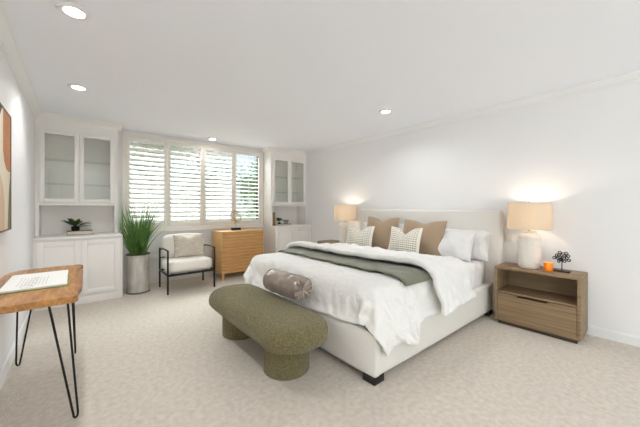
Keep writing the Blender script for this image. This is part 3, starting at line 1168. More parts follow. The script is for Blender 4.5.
# tree ornament
rt = root('tree_ornament', (3.63, .655, NZ), 'small black metal tree ornament on dark base on right nightstand', 'ornament')
part('base', MB().box(3.585, 3.665, .585, .715, NZ + .001, NZ + .012, .002), M_blackwood, rt)
part('trunk', MB().tube([(3.625, .65, NZ + .012), (3.625, .65, NZ + .09), (3.625, .648, NZ + .15)], .0042, 8), M_bronze, rt)
mb = MB()
rnd = random.Random(5)
for i in range(15):
    a = i * 2.4
    rr = .062 * math.sqrt((i + .6) / 15)
    c = Vector((3.625 + .014 * math.sin(i * 1.7), .65 + rr * math.cos(a), NZ + .142 + rr * .85 * math.sin(a)))
    mb.tube([(3.625, .65, NZ + .10), ((c.x + 3.625) / 2, (c.y + .65) / 2, (c.z + NZ + .11) / 2), c], .0018, 5)
    R_ = .0125
    q = rnd.uniform(-.6, .6)
    mb.tube([c + Vector((R_ * math.cos(t_ * PI / 5) * math.sin(q), R_ * math.cos(t_ * PI / 5) * math.cos(q), R_ * math.sin(t_ * PI / 5))) for t_ in range(10)], .0046, 6, closed=True)
part('branches', mb, M_bronze, rt, smooth='all')

# wall switch
rt = root('light_switch', (XR - .001, 1.17, .86), 'white wall switch plate between headboard and right lamp', 'switch')
part('plate', MB().box(XR - .008, XR - .001, 1.135, 1.205, .845, .96, .002), M_plate, rt)
part('rocker', MB().box(XR - .012, XR - .0085, 1.152, 1.188, .868, .937, .001), M_plate, rt)

# ------------------------------------------------------------------ bed
rt = root('upholstered_bed', (2.6, 2.3, 0), 'cream upholstered king bed with tall winged headboard', 'bed')
BX0, BX1, BY0, BY1 = 1.56, 3.70, 1.28, 3.33
part('foot_rail', cushion(BX0, BX0 + .075, BY0, BY1, .052, .365, .022, .004), M_cream, rt, smooth='all')
part('side_rail', cushion(BX0 + .05, BX1 - .0, BY0 + .004, BY0 + .075, .052, .362, .018, .002), M_cream, rt, smooth='all')
part('side_rail', cushion(BX0 + .05, BX1 - .0, BY1 - .075, BY1 - .004, .052, .362, .018, .002), M_cream, rt, smooth='all')
mb = MB()
mb.box(3.70, 3.80, BY0 - .075, BY1 + .045, .03, 1.205, .028, 5)
part('headboard', mb, M_cream, rt, smooth=60)
mb = MB()
hy0, hy1, hz1 = BY0 - .075, BY1 + .045, 1.205
mb.tube([(3.699, hy0 + .012, .2), (3.699, hy0 + .012, hz1 - .05), (3.699, hy0 + .022, hz1 - .022), (3.699, hy0 + .05, hz1 - .012), (3.699, hy1 - .05, hz1 - .012), (3.699, hy1 - .022, hz1 - .022), (3.699, hy1 - .012, hz1 - .05), (3.699, hy1 - .012, .2)], .006, 8)
mb.bm.free()
part('platform', MB().box(BX0 + .05, BX1, BY0 + .05, BY1 - .05, .058, .11), M_blackwood, rt, 'black underside board')
for x in (BX0 + .012, BX1 - .12):
    for y in (BY0 + .012, BY1 - .122):
        part('leg', MB().box(x, x + .11, y, y + .11, 0, .056, .003), M_blackwood, rt, 'black block foot')
part('slat_base', MB().box(BX0 + .08, BX1 - .0, BY0 + .08, BY1 - .08, .20, .23), M_blackwood, rt)

# mattress with its loose sheet
rt = root('mattress', (2.66, 2.31, .23), 'thick mattress under a rumpled white sheet on the bed', 'mattress')
part('mattress_core', MB().box(1.665, 3.685, 1.375, 3.255, .231, .58, .05, 4), M_sheet, rt, smooth=60)
mb = MB()
nx, ny = 80, 110
g = []
for i in range(nx + 1):
    row = []
    x = 1.66 + (3.692 - 1.66) * i / nx
    for j in range(ny + 1):
        s = -1.36 + 2.72 * j / ny            # distance along the cloth across the bed
        hw, rr = .945, .07
        a = abs(s)
        sg = 1 if s > 0 else -1
        if a < hw - rr:
            y, z = s, .61
        elif a < hw - rr + rr * PI / 2:
            th = (a - hw + rr) / rr
            y, z = sg * (hw - rr + rr * math.sin(th)), .61 - rr + rr * math.cos(th)
        else:
            y, z = sg * hw, .61 - rr - (a - hw + rr - rr * PI / 2)
        k = max(0, min(1, (a - hw + rr) / .12))
        z += .006 * noise.noise(Vector((x * 4, s * 4, 2))) * (1 - k)
        fold_ = .016 * math.sin(x * 34 + 2.2 * math.sin(x * 6) + a * 5) + .010 * noise.noise(Vector((x * 11, a * 3, 5)))
        y += sg * k * (fold_ + .012)
        z = max(z, .30)
        row.append(mb.bm.verts.new((x, 2.315 + y, z)))
    g.append(row)
for i in range(nx):
    for j in range(ny):
        mb.bm.faces.new((g[i][j], g[i + 1][j], g[i + 1][j + 1], g[i][j + 1]))
o = part('sheet', mb, M_sheet, rt, smooth='all')
sm = o.modifiers.new('s', 'SOLIDIFY')
sm.thickness = .003

# draped cloths (rest shapes of sheets dropped over the mattress, as grids of half-millimetre steps)
CLOTH_DUVET = (39, 89, [
3306,-43,-39,-34,-32,-31,-29,-14,11,19,29,-8,-38,-27,40,63,-39,-19,-5,-6,-5,-6,-4,0,-3,4,-9,9,-9,-3,0,-5,-2,-3,0,-2,-2,-4,-4,-5,1,-1,3,-1,-2,-3,-4,2,-21,-4,12,7,5,4,2,0,2,-2,-1,-1,1,-3,-4,
-4,-3,-4,-5,-4,-1,2,32,-9,-46,-17,-35,23,39,47,-36,-2,30,13,-18,42,22,-5,46,32,18,-9,46,0,0,1,1,-1,-4,-15,9,-6,5,15,-12,-20,-27,-4,57,10,1,0,-3,0,-5,-14,16,-7,16,-39,24,7,-2,2,-3,-2,-9,4,-4,
-1,-2,3,-5,7,-4,-3,-1,-1,3,-23,17,21,-22,-7,-2,-2,0,1,-4,1,3,0,-2,-1,-1,-1,-2,14,12,5,-12,-6,-35,40,18,2,-11,-49,-25,-7,60,-41,0,26,48,1,-5,-24,-48,5,31,34,43,2,0,0,2,0,0,-4,-41,30,-8,11,3,
8,-53,2,33,5,5,0,-5,-23,19,15,-23,21,-3,16,-33,18,-1,-11,7,3,5,-15,11,2,1,-1,4,-5,1,-1,-2,1,-14,4,17,-8,9,-1,-1,-1,-5,-1,0,0,-3,1,0,4,4,3,5,-25,2,9,13,3,3,-42,34,-20,15,-8,-39,-38,22,17,25,
-14,12,6,16,10,-12,-33,-19,14,44,3,2,0,-2,0,0,2,-11,-50,18,3,33,-8,-16,-22,6,6,3,5,-20,28,-25,18,5,0,-5,12,14,-52,16,19,-8,2,-8,19,-9,4,7,4,0,-5,-6,0,-1,-4,3,12,-3,-1,3,4,1,0,3,-2,-1,-2,4,5,
7,4,4,-1,-6,-1,-28,-18,-5,0,9,46,-14,2,-1,9,-2,-34,-56,48,4,0,-4,-2,17,31,10,-27,-31,-6,43,3,6,-2,-3,0,1,0,1,-25,-35,17,12,0,3,-16,-2,1,-21,19,21,-31,14,6,16,-26,5,3,-7,0,5,2,7,-14,23,-10,8,
2,-1,2,-1,-1,0,-2,0,-1,5,4,-6,-3,-2,9,0,-4,-2,9,3,0,-7,-8,-11,17,6,5,-19,22,14,2,-6,-12,-22,-13,40,-4,0,-14,26,13,-18,-7,-20,37,-53,15,-11,19,19,13,-15,-42,42,7,2,1,-3,-2,1,0,1,3,-41,-15,23,
0,6,-16,-5,-8,-9,-6,27,-4,4,2,-6,4,-7,6,-16,18,-4,6,-8,22,-19,15,-11,-18,8,1,1,5,5,6,6,0,-3,-1,-2,0,10,-7,-14,5,17,1,-1,0,-4,-6,3,-31,-3,12,32,-14,5,7,10,7,4,-45,-2,47,-6,5,-39,29,13,-26,6,
-11,19,-54,6,-1,38,18,-13,5,47,-13,16,2,0,-2,0,0,0,0,2,-52,5,33,-1,-24,-14,-23,50,-16,-6,4,14,-13,-9,1,4,-3,7,23,-12,-12,8,-9,12,-29,-8,15,3,3,1,-3,-2,2,8,6,3,0,0,2,-5,-13,14,11,-14,-30,-3,
12,20,5,-3,6,-18,-14,4,12,3,4,7,7,8,17,-62,7,52,-4,1,-22,29,-14,-13,-5,35,-33,-11,19,-47,42,23,-41,47,0,-27,3,8,6,3,2,1,2,7,0,-53,29,11,13,-66,28,0,3,-20,37,-30,-5,10,1,2,-11,25,-12,-2,-3,0,
1,-7,3,12,14,-7,-9,-4,9,1,-6,-11,3,6,1,-1,-4,-6,9,5,-13,-23,19,22,-4,-12,1,2,2,8,-17,8,-17,-7,-5,2,17,3,0,33,-47,6,51,-3,-12,15,6,-36,5,13,17,-36,14,-41,3,-8,65,55,0,-2,2,-3,2,1,0,-7,7,-3,2,
1,-41,24,-9,14,3,-30,4,11,-10,10,-10,-7,4,-3,5,-6,-2,-6,5,-2,-1,1,13,7,-15,-6,-9,13,-17,3,9,3,0,2,1,-2,-4,2,-1,-11,-8,22,14,-19,-16,-3,8,10,2,-5,5,1,-6,19,4,-27,-9,6,8,-1,32,-49,15,53,5,-59,
63,-27,-13,-8,37,-26,-16,8,-27,54,-38,36,10,21,-23,-14,1,-2,5,17,-3,3,4,1,0,-10,-4,5,-11,4,-2,0,1,-3,-4,1,-1,-1,1,-4,-3,3,-4,3,2,0,0,-7,-4,-9,2,-17,10,5,5,4,0,-2,-2,0,-1,-2,-1,2,9,-1,-12,-4,
5,12,-6,-4,0,6,6,-33,40,-35,15,3,-9,-1,0,4,-3,30,-57,-8,18,47,0,16,-26,2,18,8,-46,56,-6,-36,25,68,-4,-3,9,5,-13,-2,-3,-3,1,0,0,0,1,0,-3,-3,-2,2,2,5,7,2,-4,-7,-5,-2,0,2,1,-2,-1,-3,-2,-3,-1,0,
1,5,4,1,-10,-1,-2,0,-1,-2,-1,0,0,-1,-1,-1,-2,-1,-4,-2,0,-9,7,11,-3,-2,1,7,-34,38,-35,34,-15,-8,11,-10,-1,-3,28,-15,6,13,-45,58,-10,-14,-16,28,17,-7,-34,31,-20,77,-10,-7,7,3,0,-6,-2,-3,-3,-1,
-2,3,1,4,1,-4,-2,0,3,-1,-1,-1,-4,2,3,0,0,-2,0,1,-1,-1,-1,1,0,0,2,1,-2,-5,6,-3,-3,-5,-1,2,2,-2,0,0,-1,-1,-1,0,3,4,2,-3,-6,-18,5,16,-6,-4,7,-22,27,-25,24,0,-19,5,-3,1,-2,10,-2,-19,28,-43,47,
16,-10,0,-1,-39,41,-26,20,69,-11,0,2,0,0,-5,-1,1,0,0,2,0,-1,0,2,3,4,2,0,-4,-1,2,7,-5,-1,-5,-2,1,1,1,0,2,1,2,-2,-2,-2,1,2,4,-2,-3,-5,0,0,0,-2,-1,-1,-2,1,1,-1,1,1,1,2,3,0,-1,-4,-13,9,2,1,3,
-11,11,-5,1,1,-7,2,0,2,-4,0,-2,-4,10,-31,-22,32,21,-7,11,-9,-15,16,42,-6,7,1,-16,18,3,2,0,2,0,-3,0,5,1,1,3,2,0,-10,0,-10,0,5,10,-2,4,-1,1,0,0,0,-3,-1,-3,4,1,3,0,0,4,3,-4,-3,-1,0,0,-1,1,1,0,
-1,-1,0,-1,0,0,0,-1,-2,4,2,-1,-2,3,2,-1,-2,-7,-7,-3,2,8,3,-1,-1,3,0,-1,-9,7,2,-9,-37,24,-25,45,4,-11,-14,7,27,-32,-9,50,-24,25,-15,18,0,-3,5,1,3,2,3,2,-5,-7,-1,-4,4,-2,2,9,-2,3,2,0,0,1,1,-1,
-5,1,-1,5,0,-1,0,-2,-4,3,2,2,2,-2,-1,-2,-3,1,3,1,0,0,-1,0,1,1,4,1,-3,-2,-1,1,0,0,-1,-1,-2,1,2,0,0,0,1,2,0,-2,0,-9,-4,4,-13,-34,51,-44,27,17,-15,5,6,1,21,-48,56,-29,42,-9,-3,4,2,4,1,3,1,1,1,
0,3,4,0,1,-5,-6,3,2,-2,0,1,1,2,-1,2,-2,0,-2,-1,1,0,-1,-2,0,0,2,1,1,-1,-3,2,-1,-2,2,0,0,0,0,1,2,1,-1,-2,0,0,0,0,0,0,0,1,0,2,-1,0,2,1,1,-1,-3,-11,6,2,-21,17,-1,-27,-2,-12,28,-14,-52,43,34,-28,
33,-39,48,-6,-20,36,0,0,2,3,0,3,0,4,4,3,-2,1,-2,-1,-6,3,-1,1,-2,0,-1,2,0,-1,2,-1,0,-1,0,-1,-4,5,-5,5,0,0,1,0,1,-2,1,-1,-2,2,0,-1,1,0,0,0,0,0,-2,1,0,1,1,1,1,0,1,-1,1,0,0,-1,0,0,-3,-5,0,-14,
15,-36,-13,28,22,-16,-30,39,22,-53,45,4,22,17,-31,-27,54,-35,34,-5,4,3,3,-1,5,5,2,-1,-2,-4,0,0,1,-1,-1,-1,1,-1,-1,-4,0,4,1,0,-1,1,0,1,3,0,1,-1,-1,-1,-2,2,0,-1,-4,2,2,0,-2,-2,-2,2,1,2,2,0,-2,
-1,1,0,0,1,1,2,0,0,-2,-1,0,1,-1,-3,-1,2,-13,14,-22,13,8,-27,12,-26,31,-37,22,24,-46,45,-37,26,-9,26,-32,36,-25,17,6,2,1,4,4,2,-2,-3,-3,1,-2,2,0,0,0,0,0,0,-1,-2,2,-1,1,1,0,0,1,2,1,0,4,-4,-2,
-1,0,0,2,1,2,-1,1,-1,-2,-3,0,-1,2,2,1,0,0,-2,-2,-2,1,1,2,1,0,-2,0,-1,-1,0,0,0,-1,-1,-2,-16,5,12,-23,27,-51,48,-42,35,30,-16,38,-20,23,-21,20,8,-5,-18,23,0,-4,-1,3,1,2,0,-3,-2,0,-1,0,-4,5,1,
-1,1,0,0,0,0,0,1,0,0,-1,0,1,3,4,1,-4,-3,0,-2,0,0,1,1,3,2,-2,2,-1,0,-1,0,-1,0,0,1,-1,-2,-2,-1,0,1,1,1,0,-1,-1,0,0,-1,1,-1,1,-1,0,-5,-1,-9,17,-44,25,-2,5,-24,14,32,-31,19,25,-4,11,-11,5,1,-14,
0,7,-5,7,3,2,-1,0,-1,-1,0,-10,9,1,1,0,-1,1,2,-1,1,-1,1,1,0,-1,-1,0,1,0,-1,-1,0,-1,0,1,0,1,1,0,-1,1,-2,2,0,1,1,0,-1,-2,-1,0,0,0,0,0,0,1,1,-2,0,0,0,0,0,-1,0,0,0,-1,1,5,2,-5,0,-19,-3,17,-1,41,
-9,9,18,-12,14,1,-4,-4,3,0,-1,-6,8,-2,1,-1,0,-1,-1,-2,-2,12,1,-2,-1,-1,1,2,1,1,1,2,-1,3,-5,-2,-1,-1,-1,-1,0,1,0,-3,3,0,1,-1,1,0,0,-1,0,0,2,1,1,0,-2,-1,-2,-1,1,0,3,1,0,-2,-2,-1,1,2,0,-1,-1,
-1,1,0,0,0,0,-6,-8,-1,-4,15,-31,30,-22,40,12,-2,-1,-2,18,-3,-2,-1,-6,10,0,-3,0,-2,0,0,-2,1,-1,1,4,6,-5,-1,-2,-1,1,0,0,-2,5,3,-2,-2,-1,0,1,-1,0,-1,0,-1,-5,4,0,2,1,1,0,0,0,0,1,0,2,1,-1,-1,-1,
-1,-1,0,0,2,0,0,-1,-2,-2,2,1,-1,0,0,1,0,0,-2,0,-1,-3,0,2,0,1,-3,-14,-6,18,54,-20,24,-4,11,-14,-26,0,30,6,-12,9,3,0,-2,0,-3,1,0,4,3,1,-4,1,-4,0,1,0,-3,-1,2,-4,7,0,-4,-2,4,1,1,-1,1,-1,0,2,-3,
2,1,1,1,-1,1,0,1,0,1,0,-1,-2,-1,0,0,2,0,0,-1,0,-2,-1,0,1,2,-1,-1,-1,0,0,1,-2,1,-1,0,1,-1,1,-1,2,-1,1,-41,30,53,3,-10,-35,-16,-6,40,35,-15,1,-6,11,5,-1,1,-1,-2,-3,1,1,3,2,0,-2,0,0,0,0,1,1,1,
-1,-11,-1,4,8,-1,-1,1,-1,1,2,2,-1,5,-2,-1,-3,0,1,-1,0,0,1,0,0,-1,-1,-3,-2,-2,3,3,1,1,-2,-1,0,0,3,0,-2,-1,0,0,0,-2,2,0,0,0,0,1,-2,-1,0,1,1,1,-25,32,20,-14,23,3,-2,4,-23,17,-7,7,-7,0,6,0,0,-1,
1,0,0,-1,0,1,0,0,0,1,-1,1,-1,2,-2,0,1,-4,4,0,0,-1,1,-1,1,2,6,-1,-2,-5,1,0,0,0,0,-1,-1,1,-1,0,-2,0,-3,1,0,2,1,1,1,0,-1,1,-1,-1,0,1,0,-1,0,2,-2,0,1,0,2,0,-1,-4,3,1,-1,1,-2,60,-7,8,-1,-2,7,-16,
12,-15,8,5,-5,6,-2,1,0,0,0,0,0,0,0,0,0,1,-1,0,1,0,0,-1,1,0,2,2,-5,2,0,-1,-1,0,1,0,1,0,-4,0,1,1,0,0,0,0,-2,0,2,-1,0,0,0,1,-1,0,1,-1,1,0,0,0,0,-2,2,-1,1,1,-1,-1,1,0,-1,0,-1,-2,4,0,0,-1,1,0,0,
56,3,0,-1,2,-7,6,-1,-1,0,3,2,-2,-1,-1,0,0,0,0,0,0,0,0,1,-1,1,0,0,0,0,0,0,0,0,-1,3,-2,0,0,0,1,-1,0,-2,-3,1,3,1,0,0,0,-2,-2,0,3,3,0,-3,-5,-1,-4,0,4,4,3,0,0,0,0,-1,0,1,2,0,-2,0,0,1,-1,0,0,-2,3,
-2,2,0,0,-2,0,2,59,-1,1,-1,1,1,0,-4,3,0,-1,-3,2,1,0,-3,4,0,0,-1,-1,2,1,-1,0,0,0,0,0,0,0,0,0,0,1,-1,1,-1,1,-1,0,0,1,-1,-2,1,1,0,-1,0,-1,2,-4,1,3,1,0,-1,-2,-6,0,-1,5,1,2,0,1,0,0,-1,1,-2,-2,1,
1,2,0,-1,1,0,0,1,0,1,-1,0,-1,0,-1,2,61,-1,0,1,-1,2,-2,1,-6,4,-2,1,-4,1,3,-1,-8,-2,1,6,3,1,0,1,0,0,0,-1,0,0,0,1,0,0,1,-2,0,2,-1,1,-1,1,1,3,-1,-3,-1,-1,1,0,0,-4,3,2,1,0,0,-2,0,0,0,1,1,0,-2,1,
-1,0,-1,1,-1,-1,0,0,1,0,1,1,-1,0,-1,1,1,0,-1,-1,0,0,0,0,58,1,1,1,0,-2,0,-5,4,-4,5,-1,-1,1,-1,2,-1,1,-3,1,4,-1,0,-1,0,0,0,0,0,0,0,0,0,1,-1,0,-1,-1,2,-1,1,1,0,0,0,0,-1,0,0,0,-1,0,1,1,2,-1,0,
-1,-1,1,-2,5,0,-1,0,-2,-1,0,1,-1,2,2,2,-2,-1,-2,-1,0,0,-1,1,0,-1,0,-1,1,1,-1,0,1,59,-1,-2,0,3,0,0,4,0,0,-3,-1,0,-1,0,0,-2,-1,8,-1,-2,0,0,0,0,-1,0,1,-1,0,0,0,1,-1,1,0,-1,1,-1,0,1,1,0,-1,0,0,
0,2,0,-1,-2,0,1,-1,-2,1,0,1,0,0,4,1,-2,-1,-1,0,0,0,-1,2,3,2,2,-2,-4,-2,-1,-1,1,1,-1,0,0,-1,1,-2,4,-4,3,-2,59,-1,2,0,-1,1,3,-5,4,-1,-2,0,0,1,-1,1,7,3,-5,-3,-2,-1,0,0,0,-1,1,0,0,0,0,0,0,1,-2,
1,2,-1,-1,1,3,-1,1,-3,0,2,2,0,1,-2,-2,-2,1,-1,-1,1,2,0,-1,1,3,-1,-2,-1,-1,0,0,-1,0,3,0,0,0,-3,1,-1,0,1,1,0,1,0,-1,-1,-1,-1,-4,5,0,2,59,0,-1,0,0,3,-1,4,-5,-2,-1,3,2,-2,1,2,4,0,-5,-2,0,0,-1,
-1,2,0,0,0,1,0,-1,0,0,-1,1,0,0,-1,1,1,-3,1,4,-1,0,1,-1,2,-5,4,0,-1,-2,0,0,1,0,1,0,2,-1,-1,-2,-1,1,0,-1,1,1,-1,-2,2,-6,5,0,0,1,1,0,1,0,-2,0,0,1,0,-3,3,1,1,59,0,0,0,0,-4,4,0,-3,3,0,1,-1,-1,1,
0,2,-7,3,2,0,0,0,-1,-2,3,-1,1,0,-1,1,0,0,-2,0,2,1,-1,1,-1,2,-2,-7,7,1,-1,0,-1,1,-3,3,3,-1,0,1,-1,0,0,0,0,0,-1,-1,1,-1,0,1,-1,2,-1,-4,-3,6,-1,-2,2,1,1,0,-1,-1,1,0,0,1,3,2,-2,1,-1,60,-1,-2,1,
1,-1,-5,-2,8,2,0,-3,-1,2,0,-1,-5,-1,3,3,1,0,0,2,-1,0,0,-1,0,0,0,-1,0,2,-1,-2,-4,4,1,0,1,0,-1,-3,4,1,-1,-3,1,1,1,1,4,1,-1,-1,-2,-1,1,0,-1,-1,0,-1,1,0,0,1,0,-4,3,1,-3,-3,4,0,2,0,-2,0,1,1,-1,1,
-1,2,3,0,-2,-2,59,-1,1,1,-1,0,0,1,-1,-1,1,-2,1,1,0,0,-1,6,0,-3,-2,0,1,0,1,-1,0,-1,0,0,0,0,0,0,0,-3,3,0,0,0,-8,-4,5,4,1,1,1,-1,1,0,0,1,-3,-3,-7,-6,-1,7,7,2,1,-1,0,3,0,0,0,0,-2,0,0,-1,1,1,0,4,
-1,-2,0,-1,0,0,0,0,1,-1,0,3,-2,0,59,0,-2,-2,-2,2,1,3,-1,1,0,2,-1,0,0,0,2,2,-2,-3,1,0,-1,0,1,-1,0,0,-1,1,-1,1,0,0,2,4,0,-2,-3,0,4,1,-4,-1,-1,0,0,0,-1,0,1,-2,-6,-5,-1,10,3,-2,-2,0,2,2,1,-2,1,
0,1,0,-1,2,0,-1,0,3,2,-2,-3,0,0,0,0,-2,1,0,1,0,0,-1,1,0,61,1,0,-3,-1,1,-1,1,2,-1,1,1,1,-2,-2,1,1,0,-3,1,0,2,1,-1,-1,0,0,-1,0,0,0,-1,0,2,2,2,2,-3,-3,0,1,2,0,-3,-1,0,-1,0,0,1,0,2,2,0,0,-7,0,3,
0,1,-1,0,0,0,-1,1,-1,1,0,-1,1,0,1,2,-1,-2,1,-1,0,0,-1,1,0,-1,0,0,-1,3,1,-1,59,2,1,0,2,-3,2,-1,-1,1,-1,1,-1,-1,-2,0,1,-1,2,-5,4,2,0,0,0,0,-1,-1,0,0,0,0,0,-4,3,2,0,-1,0,0,1,1,0,-1,0,-1,0,1,0,
-2,4,2,1,1,1,-1,0,-1,-1,-2,-1,-2,0,0,0,0,1,0,-1,1,-2,1,0,0,0,0,1,1,0,-1,-1,0,0,0,-1,0,2,0,0,-2,2490,-5,-10,-7,7,29,27,46,55,56,54,44,-45,53,39,-4,48,58,58,57,57,59,58,59,59,58,43,48,59,61,
60,59,58,59,57,59,58,57,59,58,59,61,58,58,60,60,58,62,62,67,62,58,58,58,58,58,59,58,59,58,59,58,57,58,58,58,58,57,58,58,50,56,15,-14,46,55,10,37,16,36,28,27,44,38,-8,47,12,7,16,41,4,8,-3,0,
-6,-14,-10,-12,2,1,-4,13,24,-15,20,-11,6,3,1,0,0,-2,0,-3,-4,0,15,-6,-2,1,0,0,-1,-1,0,0,1,0,-1,-2,1,0,1,-2,2,0,1,-3,8,-7,-3,0,1,1,-1,0,-1,0,0,1,-2,0,0,0,0,-1,0,1,-4,2,10,-6,36,-5,-31,0,45,
-11,13,-13,22,-56,-20,-21,56,-33,40,16,-8,-20,3,-3,18,0,-9,-4,-6,-14,-9,-8,5,-1,37,10,-10,24,-28,-1,0,2,-1,-6,-1,3,2,-5,0,15,-1,-7,1,-2,1,0,1,-1,0,1,-1,2,-1,-3,-1,3,-2,1,-3,1,-5,3,0,0,1,0,1,
-1,0,0,-1,-1,2,1,2,-1,-1,-2,-1,0,3,0,2,0,6,42,-24,-7,0,26,-6,21,-54,55,-57,-1,-24,21,-13,43,18,-31,-3,4,-7,8,8,-4,7,-4,-29,8,-12,-1,42,-10,-21,35,-19,-1,0,0,-9,8,1,-3,2,1,0,1,2,-2,-2,4,1,1,
-2,0,-1,0,2,0,-1,0,0,-1,-1,-1,2,-1,-3,0,1,-1,0,0,1,1,0,-1,0,0,0,2,0,1,1,3,-4,2,1,-1,-2,-3,1,14,10,4,-1,-1,23,-1,11,-76,76,-23,-17,6,10,-37,32,29,6,-21,5,3,7,9,1,2,-4,-37,16,-11,2,1,-3,12,10,
-1,-2,0,11,-10,2,0,1,4,-1,0,-1,-2,1,2,2,-2,0,0,0,0,0,1,0,1,0,0,-1,-1,0,0,-3,0,2,-1,-1,0,1,1,0,1,1,2,1,-5,-1,0,-5,3,9,0,-1,-3,-3,7,-7,-3,46,-23,1,-1,-8,15,-38,43,14,15,-22,-16,-5,26,-34,20,
-19,33,-4,-15,7,-1,5,3,5,-9,-35,10,-5,-4,7,2,17,0,-4,4,4,-1,-2,0,2,1,1,0,-6,7,0,-2,-1,0,1,0,1,-2,2,2,0,-1,1,0,0,-1,0,0,-1,-1,-2,1,-1,2,-1,1,0,1,1,0,-1,1,0,-1,4,-3,-2,-1,1,2,1,-2,1,25,-10,16,
-19,-4,10,1,19,-24,-1,32,4,-7,-27,-7,13,-16,-1,-31,21,21,-1,2,-9,-8,0,17,-11,-26,-2,20,-7,-4,13,-7,2,4,3,4,-2,4,0,0,0,0,3,-2,0,-1,-2,1,1,-1,-3,3,2,0,0,1,0,1,-2,1,0,-1,1,-2,-1,0,4,-1,2,-5,-1,
3,0,0,-2,1,-2,2,1,0,-3,0,0,0,1,8,-1,-3,20,-8,-2,7,-6,-18,47,-7,-34,21,32,-45,32,-22,2,7,-2,-1,-47,1,3,3,3,7,5,6,25,-6,-25,2,13,6,0,8,1,-3,-3,8,0,-2,-2,0,1,0,3,2,-2,-2,0,1,0,-1,2,-2,1,0,0,-1,
1,0,1,-1,1,0,-1,-1,-1,3,-1,2,-6,3,-1,1,1,-3,1,1,1,-2,0,1,1,-1,0,-2,1,1,11,-6,-2,21,-1,-2,-13,10,7,28,-44,-10,31,14,-3,-17,2,-16,-2,6,-11,4,0,0,5,6,11,-17,-14,6,0,-26,18,-1,12,3,5,-3,-3,-1,3,
0,-1,0,1,1,0,0,-1,0,2,0,0,1,0,3,-2,-3,0,-1,0,1,1,1,-1,0,1,-1,-1,-1,0,-2,4,-2,4,-2,-2,1,0,-1,0,3,2,-2,-2,1,-2,6,1,-1,-3,8,-4,-6,24,-1,13,-26,2,32,-14,-23,0,24,-3,31,-55,26,-40,9,33,29,3,0,-1,
-2,-9,4,-2,-7,-8,-10,-14,2,10,4,-1,-2,0,0,1,2,0,0,-1,1,1,0,1,0,0,0,0,1,0,-1,-3,1,-1,2,-1,1,2,0,0,0,0,0,0,0,-2,0,-1,2,0,-2,-2,2,0,0,3,3,3,-2,-2,-2,3,2,1,-3,-1,-1,7,-1,0,3,16,-27,12,14,13,-13,
-9,25,-67,10,53,-48,13,6,-11,1,-9,-32,-1,1,-2,5,3,4,4,9,1,0,5,1,-1,1,1,-1,-1,1,2,0,1,1,1,0,1,0,-1,0,0,0,1,0,-1,-1,1,-3,1,2,2,-1,0,-1,0,1,0,-1,-1,0,0,1,-2,-1,1,1,-2,0,3,0,1,2,2,1,1,-3,-1,-2,
1,1,0,6,-1,2,-26,46,-37,23,-21,35,-49,22,5,-40,12,50,-4,-17,41,-40,23,-10,21,1,1,2,2,1,-13,-12,-1,0,-2,4,1,1,0,1,-1,-2,-1,1,3,3,1,1,-1,1,0,0,-1,0,0,-1,0,0,0,2,-1,0,-1,0,0,1,-2,1,0,1,0,0,1,
-1,-1,0,0,-2,2,1,-5,0,0,3,0,1,-1,2,-1,2,0,0,0,1,4,0,15,-13,28,-65,47,-52,34,-18,53,-27,7,-4,-10,-10,-1,24,1,-1,-23,33,-4,1,-4,-10,3,-6,6,0,-1,4,2,0,0,-1,-1,-9,-11,5,9,6,4,-1,0,0,-1,0,0,1,-1,
0,1,0,0,0,0,-2,-2,0,0,1,1,-1,2,-2,1,-1,0,1,2,0,1,-2,1,-2,3,-2,-2,-2,2,1,1,0,-1,0,1,0,1,1,1,1,4,0,-1,39,7,-20,-31,-10,22,-14,-5,-7,-25,-3,19,-4,-31,67,-21,9,-6,-3,-5,-20,1,29,-5,0,2,-1,-1,0,
-3,1,1,-16,8,3,3,4,0,0,0,-1,-1,1,2,-1,0,0,0,1,1,0,-1,-3,0,1,1,-1,1,0,-1,1,-1,0,0,1,0,0,0,1,0,3,-2,-1,-2,1,1,-1,0,-2,0,3,-1,0,1,-1,-1,1,-2,15,-40,17,23,42,-29,9,-70,48,-20,20,19,-25,-42,-3,
58,-43,67,-52,43,-19,-33,24,29,-16,-3,4,0,0,-1,-4,1,-2,0,17,-9,1,-1,-5,-3,0,-1,0,1,-1,-1,1,1,1,-1,1,1,-1,0,0,-2,2,-2,1,2,0,0,-3,1,0,0,0,0,0,1,3,1,-2,-1,0,-1,0,1,0,-1,-2,0,-1,0,1,-1,1,-1,-1,
5,-24,40,-52,6,40,49,-39,36,-32,-26,7,-60,108,14,-57,-43,68,-53,41,-22,-30,44,25,-27,-9,17,-4,-3,-4,-2,2,0,1,-1,7,9,-3,-8,-7,-2,1,1,-1,0,1,0,0,0,0,-1,2,4,-6,-1,-4,4,1,0,1,3,-4,1,2,-2,-1,1,
-1,0,0,1,1,0,-1,2,-1,-1,1,-1,0,0,-1,0,0,0,-1,0,0,-1,2,-12,31,-45,25,19,-29,22,31,-1,16,-38,-45,-3,-14,36,39,-52,-16,69,-83,-23,85,1,-30,-19,35,-15,2,-4,-4,2,1,1,-1,1,0,3,-2,-2,-3,-1,-1,1,-1,
1,0,0,0,-1,0,0,0,-7,6,-8,7,0,0,1,0,-1,2,-1,1,1,0,-2,0,-1,1,1,0,-1,1,2,-1,0,0,0,1,-1,0,-1,1,0,0,0,-1,0,-5,15,-35,52,12,-34,-45,-5,9,6,49,32,-57,-5,-13,-12,0,98,-6,-32,37,-44,-51,27,-22,51,
-25,11,-3,-3,-1,1,-1,-2,1,0,1,1,-1,-2,0,-2,1,-1,1,0,-1,0,-1,0,0,1,-4,1,1,3,0,0,-2,1,-2,-2,3,0,-1,1,-1,0,0,0,1,-1,-1,1,0,1,0,0,-1,1,0,0,1,0,-2,0,0,0,1,0,5,-19,33,-43,19,-36,27,17,-35,26,-37,
